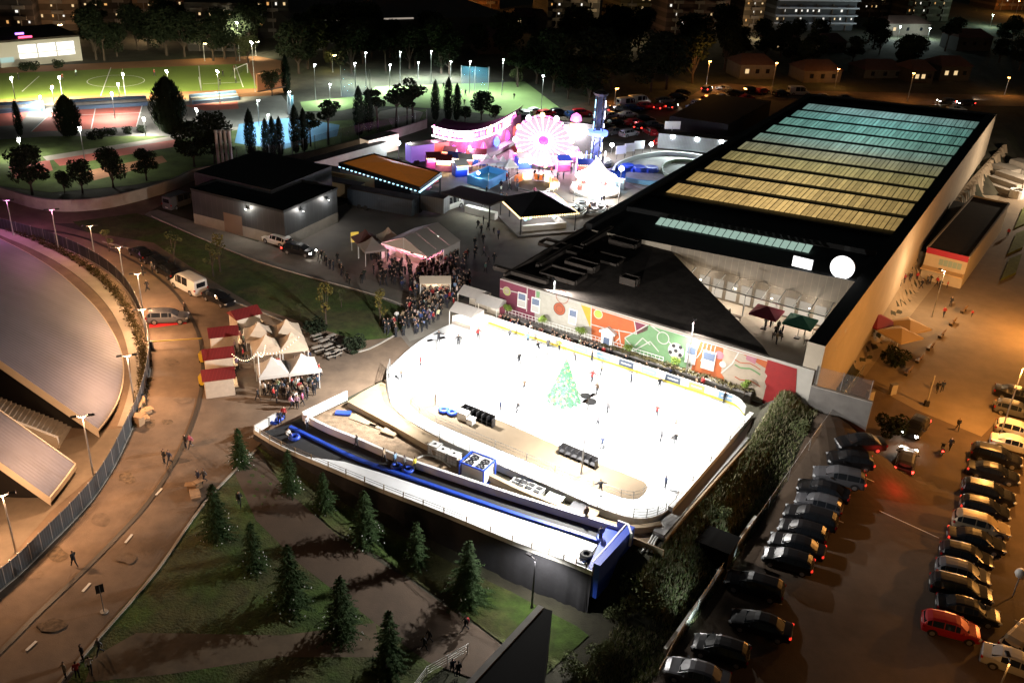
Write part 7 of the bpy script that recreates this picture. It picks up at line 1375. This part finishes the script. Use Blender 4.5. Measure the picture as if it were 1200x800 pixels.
# ================================================================== vehicles
CP = {k: car_proto(k, 'x') for k in ('hatchback', 'saloon', 'estate', 'van')}; CPL = {k: car_proto(k, 'x', lit=True) for k in ('hatchback', 'estate')}; CPD = {k: car_proto(k, 'x', dim=True) for k in ('hatchback', 'saloon', 'estate')}
def merged(kind, lit):
    src = (CPL if lit else CP)[kind]; mb = MB(); ms = []
    def rec(o):
        for ch in o.children:
            if ch.type == 'MESH':
                for m in ch.data.materials:
                    if m not in ms: ms.append(m)
                for p in ch.data.polygons: mb.add([ch.data.vertices[i].co for i in p.vertices], [tuple(range(len(p.vertices)))], ms.index(ch.data.materials[p.material_index]))
            rec(ch)
    rec(src); o = obj('parked_car', mb, ms, None, world=False); return tag(o, 'x', 'car')
FARC = [merged('hatchback', False), merged('saloon', False), merged('estate', False), merged('hatchback', True)]
PC = {'black': (.012, .012, .014), 'white': (.7, .7, .68), 'silver': (.4, .41, .42), 'grey': (.1, .1, .11), 'red': (.4, .015, .02), 'blue': (.02, .05, .16), 'beige': (.38, .3, .2)}
def car(kind, a, b, col, label, lit=False, dim=False, group=None, sc=1.08):
    """a: tail pixel, b: nose pixel"""
    p, q = G(*a), G(*b); c = (p + q) / 2; c.z = ZT(c.x, c.y) + .08; pr = (CPL if lit else CPD if dim else CP)[kind]
    return place(pr, c, heading(p, q), label, group, sc, PC[col])
car('van', (235, 347), (209, 334), 'white', 'white minibus parked at the road bend', sc=1.1)
for i, (px, py, col, k) in enumerate(((166, 302, 'black', 'saloon'), (183, 312, 'black', 'hatchback'), (198, 323, 'black', 'estate'))): car(k, (px + 11, py + 7), (px - 11, py - 7), col, ('black saloon at the front of the row behind the white minibus', 'black hatchback in the middle of the row before the white minibus', 'black estate right in front of the white minibus')[i], group='black cars before the minibus')
car('estate', (180, 378), (215, 377), 'grey', 'dark grey estate car displayed on a red mat'); sheet('display_mat', [(175, 385), (219, 380), (217, 372), (176, 371)], mat('mat_red', (.6, .02, .03), .8), kind=None, label='red display mat under the dark grey estate car', cat='mat')
car('saloon', (246, 350), (268, 360), 'black', 'black saloon behind the red huts'); car('hatchback', (290, 273), (272, 267), 'silver', 'silver hatchback before the warehouse corner'); car('estate', (336, 290), (314, 283), 'white', 'white estate at the foot of the warehouse wall'); car('estate', (338, 296), (364, 301), 'black', 'black car with headlights on by the warehouse', lit=True)
car('van', (200, 246), (222, 238), 'grey', 'dark van in the shade by the warehouse'); car('van', (512, 250), (538, 241), 'white', 'white van before the dark open canopy', sc=1.15)
pos = [(1010, 512, 'beige', 'hatchback', 'beige hatchback at the top of the row by the wire fence'), (1005, 530, 'black', 'saloon', 'black saloon second in the row by the wire fence'), (994, 549, 'black', 'hatchback', 'black hatchback third in the row by the wire fence'), (981, 568, 'grey', 'estate', 'grey estate with a pale roof shine in the row by the fence'), (963, 583, 'black', 'saloon', 'black saloon fifth in the row by the fence'), (958, 598, 'grey', 'hatchback', 'dim grey hatchback sixth in the row by the fence'), (948, 614, 'black', 'estate', 'black estate seventh in the row by the fence'), (939, 630, 'black', 'hatchback', 'black hatchback eighth in the row by the fence'), (932, 647, 'black', 'saloon', 'black saloon ninth in the row by the fence'), (922, 664, 'black', 'hatchback', 'black hatchback tenth in the row by the fence'), (882, 694, 'black', 'estate', 'black estate just above the gap by the fence'), (890, 740, 'black', 'saloon', 'black saloon alone with a lit tail near the lower left of the car park'), (843, 769, 'black', 'hatchback', 'black hatchback nearest the low wall'), (815, 798, 'grey', 'saloon', 'grey saloon cut off by the bottom edge')]
for i, (px, py, col, k, lb) in enumerate(pos): car(k, (px + 25, py + 7), (px - 25, py - 8), col, lb, dim=i in (2, 3, 8, 9, 11) and k != 'van', group='cars parked by the wire fence', sc=1.14)
pos = [(1190, 468, 'black', 'saloon', 'black saloon at the top of the right row'), (1188, 486, 'grey', 'hatchback', 'grey hatchback near the top of the right row'), (1190, 510, 'white', 'hatchback', 'white hatchback in the orange light of the right row'), (1188, 527, 'white', 'saloon', 'white saloon below the white hatchback'), (1166, 541, 'black', 'estate', 'black estate sticking out of the right row'), (1162, 560, 'black', 'saloon', 'black saloon below the estate that sticks out'), (1156, 584, 'black', 'estate', 'black estate in the middle of the right row'), (1152, 602, 'black', 'hatchback', 'black hatchback in the middle of the right row'), (1148, 622, 'beige', 'estate', 'beige roofed estate in the right row'), (1142, 640, 'black', 'saloon', 'black saloon under the beige roofed estate'), (1130, 658, 'black', 'hatchback', 'black hatchback in the lower right row'), (1126, 678, 'grey', 'hatchback', 'grey hatchback with a sunroof in the lower right row'), (1124, 698, 'black', 'estate', 'black estate in the lower right row'), (1132, 722, 'black', 'saloon', 'black saloon behind the red hatchback'), (1112, 742, 'red', 'hatchback', 'bright red hatchback at the end of the right row')]
for i, (px, py, col, k, lb) in enumerate(pos): car(k, (px - 29, py - 7), (px + 29, py + 8), col, lb, dim=i in (5, 7, 9), group='cars in the right parking row', sc=1.16)
car('estate', (1178, 772), (1212, 738), 'beige', 'beige estate parked askew at the lower right corner', sc=1.16); car('saloon', (1160, 775), (1215, 795), 'silver', 'silver saloon in the lower right corner', sc=1.16)
car('estate', (1058, 556), (1064, 528), 'grey', 'grey estate with bright red tail lights driving in', lit=True, sc=1.14); car('hatchback', (1079, 498), (1064, 516), 'black', 'black hatchback with headlights coming towards the bank', lit=True, sc=1.14)
p = G(1052, 572, 1.0); rl_ = bpy.data.objects.new('lamp_light', bpy.data.lights.new('lamp_light', 'POINT')); COL.objects.link(rl_); rl_.location = p + Vector((0, -.6, .3)); rl_.data.color = (1, .03, .02); rl_.data.energy = 170; rl_.data.shadow_soft_size = .4
def beam(px, py, tx, ty, w, col=(1, .95, .85)):
    a, b_ = G(px, py, .7), G(tx, ty, .2); lamp_light(None, a, col, w, 'SPOT', .1, aim=b_ - a, cone=70, blend=.8)
beam(1063, 518, 1045, 540, 500); beam(826, 748, 792, 690, 1100, (.8, 1, .95)); beam(872, 664, 842, 632, 900, (.8, 1, .95)); beam(364, 302, 395, 318, 260); beam(1140, 118, 1165, 112, 900)
bkz = [(612, 136), (626, 134), (640, 137), (654, 135), (668, 138), (682, 136), (618, 142), (634, 143), (712, 131), (722, 147), (736, 138), (750, 152), (761, 158), (720, 158), (737, 160), (773, 169), (812, 130), (821, 125), (831, 120), (846, 117), (861, 113), (800, 112), (779, 121), (795, 117), (851, 137), (743, 147), (706, 140), (716, 139), (728, 131), (742, 131), (756, 143), (766, 150), (790, 150), (842, 124), (875, 118), (758, 128), (700, 148), (708, 152), (880, 109), (893, 110), (848, 107), (915, 113)]
for i, (px, py) in enumerate(bkz):
    lit = (px, py) in ((712, 131), (750, 152), (773, 169)); k = 3 if lit else i % 3; col = R_.choice(['black', 'black', 'grey', 'silver', 'white', 'black', 'blue', 'red'])
    lb = ('car with red tail lights in the back car park, ' + {712: 'left', 750: 'middle', 773: 'near the container'}[px]) if lit else col + ' car among the parked cars behind the fairground'
    place(FARC[k], G(px, py, .1), .5 + (1.57 if i % 4 == 0 else 0) + (.2 * math.sin(i)) if not lit else 1.2, lb, 'cars in the back car park', 1.08, PC[col])
for px, py, rz, lit, col, lb in ((773, 129, 1.1, 1, 'red', 'car with glowing brake lights beside the red parked car'), (787, 128, 1.1, 1, 'black', 'car with bright red brake lights heading into the back lane'), (828, 107, 1.1, 1, 'grey', 'car with red lights under the orange lamp at the bend'), (1108, 122, 3.2, 1, 'grey', 'oncoming car with headlights on the far road, left'), (1131, 124, 3.2, 1, 'black', 'oncoming car with headlights on the far road, right'), (965, 117, 0, 0, 'silver', 'silver car on the far road behind the hall'), (990, 118, 0, 0, 'grey', 'grey car on the far road behind the hall'), (1120, 131, 0, 0, 'silver', 'silver car parked by the far right roof corner')):
    place(FARC[3 if lit else 1], G(px, py, .1), rz, lb, None, 1.08, PC[col])
for px, py, rz, lb in ((735, 126, .5, 'white box van in the back car park'), (749, 123, .5, 'second white box van in the back car park'), (935, 112, .15, 'white van on the far road behind the pool hall')): place(CP['van'], G(px, py, .1), rz, lb, None, 1.1, PC['white'])
# ================================================================== people
def scatter(poly, n, zone, group, poses, cols=CW, z=.08, face=None, sc=(.92, 1.04), mind=.45, pts=[]):
    xs = [p[0] for p in poly]; ys = [p[1] for p in poly]; done = 0; tries = 0; mine = []
    def inside(x, y):
        r = False
        for i in range(len(poly)):
            (x0, y0), (x1, y1) = poly[i], poly[i - 1]
            if (y0 > y) != (y1 > y) and x < (x1 - x0) * (y - y0) / (y1 - y0) + x0: r = not r
        return r
    while done < n and tries < n * 60:
        tries += 1; x, y = uni(min(xs), max(xs)), uni(min(ys), max(ys))
        if not inside(x, y): continue
        p = flat(x, y, z) if z > .3 else G(x, y, z)
        if any((p - o).length < mind for o in mine): continue
        mine.append(p); c = R_.choice(cols); rz = heading(p, face) + uni(-.7, .7) if face is not None else uni(0, 6.28); s = uni(*sc) * (.68 if rnd() < .1 else 1)
        base = COATS[c]; person(R_.choice(poses), p, rz, tuple(max(.004, b * uni(.7, 1.3)) for b in base), 'person in a %s coat %s' % (c, zone), group, s); done += 1
mqc = mq.location
scatter([(425, 292), (442, 297), (500, 309), (548, 302), (552, 316), (540, 326), (492, 336), (468, 345), (445, 325)], 48, 'in the dense crowd before the marquee', 'crowd before the marquee', ['stand', 'pockets', 'talk'], ['black'] * 6 + ['dark blue'] * 2 + ['grey', 'brown'], face=mqc, mind=.5)
scatter([(490, 338), (545, 332), (540, 352), (522, 372), (500, 390), (470, 400), (458, 396), (480, 372), (492, 352)], 50, 'in the stream between the stall and the ice', 'people between the stall and the ice', ['stand', 'walk', 'walkb', 'talk', 'pockets'], mind=.5)
def row_of(n, u0, u1, v0, v1, zone, group, poses, cols):
    for k in range(n):
        u = u0 + (u1 - u0) * (k + uni(.1, .9)) / n; p = B(u, uni(v0, v1), .1); c = R_.choice(cols)
        person(R_.choice(poses), p, heading(p, flat(660, 471)) + uni(-.5, .5), tuple(max(.004, b * uni(.7, 1.3)) for b in COATS[c]), 'person in a %s coat %s' % (c, zone), group, uni(.92, 1.05))
row_of(32, .6, 16, -2.9, -1.3, 'watching behind the white board before the mural', 'spectators before the mural', ['stand', 'pockets', 'sit', 'talk'], CW + ['red', 'pink', 'white'] * 2)
row_of(16, 16.5, 32, -2.9, -1.3, 'behind the board at the right half of the mural', 'spectators at the right half of the mural', ['sit', 'stand', 'pockets'], CW)
scatter([(325, 438), (365, 428), (378, 440), (372, 470), (345, 482), (318, 470)], 40, 'on the square in front of the gazebos', 'people before the gazebos', ['stand', 'walk', 'talk', 'walkb'])
scatter([(306, 432), (336, 430), (368, 424), (366, 434), (310, 440)], 16, 'under the front edge of the gazebos', 'people under the gazebos', ['stand', 'talk', 'sit'])
scatter([(273, 385), (290, 395), (286, 430), (276, 452), (268, 455), (272, 415)], 13, 'between the red huts and the gazebos', 'people at the huts', ['stand', 'talk', 'pockets'])
scatter([(362, 296), (398, 304), (430, 330), (420, 345), (396, 322), (364, 304)], 14, 'on the lane between the lawn and the warehouse', 'people on the lane', ['walk', 'stand', 'talk'], ['black'] * 5 + ['grey', 'dark blue'])
scatter([(600, 205), (640, 200), (700, 206), (665, 226), (610, 232), (560, 255), (545, 250)], 26, 'walking between the fairground rides', 'people at the fairground', ['walk', 'stand', 'walkb', 'talk'])
scatter([(552, 260), (590, 270), (585, 310), (560, 330), (550, 300)], 14, 'on the dark ground between the marquee and the black canopy', 'people behind the marquee', ['walk', 'stand', 'walkb'], ['black'] * 5 + ['grey', 'red'])
scatter([(690, 240), (712, 236), (712, 252), (690, 262), (668, 262)], 8, 'beside the round teacup platforms', 'people at the teacup platforms', ['stand', 'walk'])
scatter([(855, 362), (900, 378), (940, 402), (925, 410), (880, 392), (850, 370)], 9, 'on the lit terrace', 'people on the terrace', ['sit', 'stand', 'talk'], z=.82)
scatter([(1040, 322), (1090, 330), (1110, 338), (1105, 345), (1055, 335)], 9, 'at the kiosk counter on the right', 'people at the kiosk', ['stand', 'talk', 'walk'], ['black'] * 4 + ['red', 'grey'])
scatter([(10, 90), (280, 84), (290, 100), (20, 112)], 10, 'playing on the green football pitch', 'players on the green pitch', ['walk', 'walkb', 'glide'])
scatter([(440, 106), (600, 100), (620, 125), (540, 124)], 9, 'playing on the pale pitch', 'players on the pale pitch', ['walk', 'walkb', 'glide'])
# one mass for the heart of the crowd, where no one could be told apart
cm = MB(); n_ = 0
while n_ < 340:
    if n_ < 95:
        x, y = uni(432, 548), uni(298, 336)
        if y < 300 + (x - 445) * .2 and x < 500: continue
    elif n_ < 165:
        x, y = uni(480, 552), uni(326, 352)
        if 492 < x < 530 and y < 338: continue
    elif n_ < 255:
        s = rnd(); x, y = 528 - 62 * s + uni(-22, 22), 338 + 58 * s + uni(-6, 6)
    elif n_ < 285:
        x, y = uni(300, 372), uni(436, 476)
    else:
        x = y = None
    p = flat(x, y, .08) if x else B(uni(1, 15), uni(-2.9, -1.2), .1); M = Matrix.Translation(p) @ Matrix.Rotation(uni(0, 6.28), 4, 'Z') @ Matrix.Scale(uni(.9, 1.03), 4); src = PM[('stand', 'pockets', 'talk', 'walk')[n_ % 4]]; n_ += 1
    cm.mi += [5 + n_ % 5 if q.material_index == 0 and n_ > 70 and n_ % 3 == 0 else q.material_index for q in src.polygons]; k = len(cm.v); cm.v += [tuple(M @ v.co) for v in src.vertices]; cm.f += [tuple(i + k for i in q.vertices) for q in src.polygons]
tag(obj('crowd', cm, [mat('crowd_coats', (.015, .015, .018), .9), m_trs, m_skin, m_hair, m_shoe] + [mat('crowd_' + n, c, .9) for n, c in (('red', (.3, .03, .03)), ('white', (.6, .6, .58)), ('blue', (.04, .07, .2)), ('tan', (.3, .22, .14)), ('grey', (.12, .12, .13)))]), kind='stuff', label='dense crowd packed round the marquee, the stalls and the ice')
# ---- skaters, one by one
SK = [(608, 428, 'black', 'glide', 'skater in black near the far left of the ice'), (631, 414, 'black', 'skate', 'skater in black close to the far board'), (642, 410, 'grey', 'stand', 'person in grey standing at the far board'), (614, 459, 'brown', 'glide', 'skater in brown left of the lit tree'), (605, 486, 'black', 'skate', 'skater in black with spread arms left of the tree'), (674, 426, 'grey', 'skate', 'skater in dark grey behind the lit tree'), (693, 424, 'black', 'glide', 'skater in black by the blue advert panel'), (704, 440, 'beige', 'glide', 'skater in beige in front of the far board'), (693, 449, 'red', 'skate', 'skater in red right of the lit tree'), (699, 463, 'brown', 'glide', 'small skater in brown beside the black rings'), (739, 450, 'dark blue', 'glide', 'skater in dark blue before the dark advert panel'), (772, 457, 'black', 'glide', 'slim skater in black in the right half of the ice'), (711, 485, 'grey', 'glide', 'skater in grey in the centre of the ice'), (700, 501, 'grey', 'skate', 'skater in grey nearer the island'), (705, 527, 'dark blue', 'glide', 'skater in dark blue by the second bench board'), (769, 489, 'red', 'glide', 'skater in red in the right centre of the ice'), (791, 503, 'beige', 'skate', 'skater in beige at the right of the ice'), (791, 523, 'black', 'glide', 'skater in black at the right of the ice'), (774, 518, 'grey', 'glide', 'skater in grey left of the black one at the right'), (779, 573, 'dark blue', 'stand', 'skater in dark blue standing at the near right bend'), (703, 579, 'black', 'skate', 'skater in black crouching on the outer lane'), (656, 474, 'black', 'stand', 'skater in black right at the foot of the lit tree'), (650, 469, 'brown', 'glide', 'skater in brown left of the tree foot'), (493, 430, 'red', 'glide', 'skater in red at the far left end of the ice'), (586, 484, 'dark blue', 'stand', 'person in dark blue right of the first bench board'), (537, 405, 'black', 'glide', 'skater in black at the upper left of the ice'), (514, 402, 'black', 'skate', 'skater in black bending at the ice entrance'), (597, 398, 'grey', 'glide', 'skater in grey below the pavilions'), (655, 412, 'yellow', 'glide', 'skater in yellow by the far board'), (848, 472, 'black', 'stand', 'skater in black holding the board at the right corner'), (618, 404, 'light blue', 'skate', 'skater in light blue by the far board'), (560, 398, 'red', 'glide', 'skater in red below the left pavilion')]
for px, py, c, po_, lb in SK: person(po_, R(px, py), uni(0, 6.28), COATS[c], lb, 'skaters on the ice', uni(.88, 1.02))
SOLO = [(88, 665, 'black', 'walk', 2.6, 'person in black striding across the lower road'), (218, 526, 'black', 'stand', 4, 'person in black walking beside one in pink on the road'), (224, 526, 'pink', 'walk', 4, 'person in a pink coat on the road'), (193, 544, 'black', 'stand', 4, 'shorter person in black of the pair below the pink coat'), (199, 545, 'dark blue', 'walk', 4, 'taller person in dark blue of the pair below the pink coat'), (233, 568, 'dark blue', 'stand', 4, 'person in dark blue beside the flattened boxes'), (240, 567, 'grey', 'walk', 4, 'person in grey beside the flattened boxes'), (281, 594, 'black', 'walk', 5, 'person in black on the shaded path by the firs'), (545, 740, 'black', 'walk', 3.4, 'person with a red rucksack at the lawn edge'), (503, 755, 'black', 'walk', 3.4, 'taller walker in black on the dark path'), (497, 763, 'black', 'walkb', 3.4, 'smaller walker in black on the dark path'), (537, 794, 'black', 'stand', 2, 'person in black at the stair rail, right'), (530, 791, 'dark blue', 'walk', 2, 'person in dark blue at the stair rail, left'), (118, 768, 'grey', 'walk', 4, 'person in grey carrying a bag by the lower lawn'), (98, 775, 'black', 'stand', 4, 'person in black at the lower left lawn edge'), (78, 796, 'beige', 'talk', 4, 'person in beige in the lower left group'), (92, 796, 'red', 'talk', 2, 'person in red in the lower left group'), (107, 790, 'white', 'walk', 2, 'person in white in the lower left group'),
        (173, 342, 'black', 'walk', 4, 'person in black on the road behind the lamp posts'), (168, 324, 'black', 'stand', 4, 'person in black beside the parked black cars'), (179, 320, 'grey', 'stand', 4, 'person in grey at the doors of the black cars'), (217, 368, 'brown', 'stand', 3, 'person in brown near the dark grey estate'), (1121, 505, 'black', 'walk', 4.5, 'person in black walking up the car park lane'), (1097, 461, 'black', 'walk', 1, 'person in black of the pair on the orange road, left'), (1103, 460, 'dark blue', 'walkb', 1, 'person in dark blue of the pair on the orange road, right'), (1163, 482, 'grey', 'walk', 4, 'person in grey by the lamp at the right row'), (1112, 528, 'black', 'walk', 4, 'person in black pushing a motor scooter'), (1105, 372, 'red', 'walk', 4, 'person in red by the row of benches'), (1113, 360, 'black', 'talk', 4, 'person in black before the row of benches'), (1138, 372, 'red', 'walk', 4, 'child in red on the road past the benches'), (898, 358, 'red', 'stand', 4, 'person in red alone on the bare part of the terrace'), (1180, 278, 'red', 'stand', 4, 'person in red on the pavement at the far right')]
for px, py, c, po_, rz, lb in SOLO:
    p = flat(px, py, .82) if 'terrace' in lb else G(px, py, .1); o = person(po_, p, rz, COATS[c], lb, None, .66 if 'child' in lb else .98)
    if 'rucksack' in lb: rucksack(o)
for px, py, c, po_, rz, lb in ((328, 497, 'dark blue', 'talk', 5, 'attendant in dark blue at the top of the slide'), (333, 492, 'red', 'stand', 5, 'person in red waiting at the top of the slide'), (338, 514, 'white', 'sit', 5.6, 'rider in white sitting on the black start mat'), (360, 503, 'white', 'stand', 5.6, 'person in white standing by the inner wall of the slide'), (418, 526, 'black', 'walk', 2.6, 'walker in black in the far lane of the slide'), (450, 541, 'beige', 'walk', 2.6, 'walker in beige in the far lane of the slide'), (463, 546, 'light blue', 'walk', 2.6, 'walker in light blue pulling a tube'), (474, 550, 'grey', 'walkb', 2.6, 'walker in grey pulling a tube up the slide'), (486, 552, 'yellow', 'stand', 2.6, 'person in yellow by the inner wall of the slide'), (686, 610, 'brown', 'stand', 2, 'person in brown at the end wall of the slide'), (703, 634, 'grey', 'stand', 2, 'person in grey by the blue bumper'), (456, 450, 'black', 'stand', 0, 'person in black on the plywood deck beside the ice'), (470, 446, 'brown', 'talk', 0, 'person in brown leaning on the rail at the ice entrance')):
    person(po_, S(px, py) if px not in (456, 470) else R(px, py), rz, COATS[c], lb, None, .98)
mo = thing('motor_scooter', 'motor scooter with a red lamp pushed along the lane', 'scooter', G(1103, 532, .1), 1.2); obj('body', MB().box((0, 0, .55), (1.1, .32, .3), top=.7).box((.45, 0, .75), (.12, .36, .6)), m_paint, mo, world=False, color=(.02, .02, .02)); obj('taillight', MB().box((-.6, 0, .65), (.08, .2, .12)), m_tail, mo, world=False); obj('saddle', MB().box((-.2, 0, .8), (.6, .28, .12)), m_black, mo, world=False); obj('handlebar', MB().tube([(.42, -.35, 1.08), (.42, .35, 1.08)], .025, 5), m_black, mo, world=False)
for x in (-.55, .6): obj('wheel', MB().lathe([(.27, -.06), (.27, .06)], 14, M=Matrix.Translation((x, 0, .27)) @ Matrix.Rotation(1.57, 4, 'X')), m_tyre, mo, world=False)
# ================================================================== rough growth on the bank
gr = MB(); rg = random.Random(3)
for _ in range(21000):
    s, t_ = rg.random(), rg.random(); a = U1.lerp(U0, s * 1.6 - .55); b_ = D1.lerp(D0, s * 1.6 - .55); p = a.lerp(b_, .05 + t_ * .93); z = ZT(p.x, p.y); h = rg.uniform(.15, .62) * (1.2 if rg.random() < .15 else .8)
    for _k in range(3):
        an = rg.uniform(0, 6.28); d = Vector((math.cos(an), math.sin(an), 0)); w = Vector((-d.y, d.x, 0)) * .055; q = Vector((p.x + rg.uniform(-.2, .2), p.y + rg.uniform(-.2, .2), z - .05))
        gr.add([q - w, q + w, q + d * h * .35 + Vector((0, 0, h))], [(0, 1, 2)], 0 if rg.random() < .6 else 1)
tag(obj('undergrowth', gr, [leaf_mat('weeds_green', (.15, .175, .075)), mat('weeds_dry', (.28, .25, .15), .9)], None), kind='stuff', label='rough weeds and grass covering the bank beside the car park')
for i, (px, py, tp) in enumerate(((720, 724, 706), (752, 700, 684), (704, 772, 752), (846, 606, 592), (938, 508, 492), (672, 792, 772))):
    tree('bush2', px, py, tp, 'shrub on the bank, ' + ORD[i] + ' in the overgrown slope', 'shrubs on the bank')
for o in list(bpy.data.objects):
    if o.parent is None and o.get('label') == 'x':
        def kill(q):
            for ch in list(q.children): kill(ch)
            bpy.data.objects.remove(q)
        kill(o)
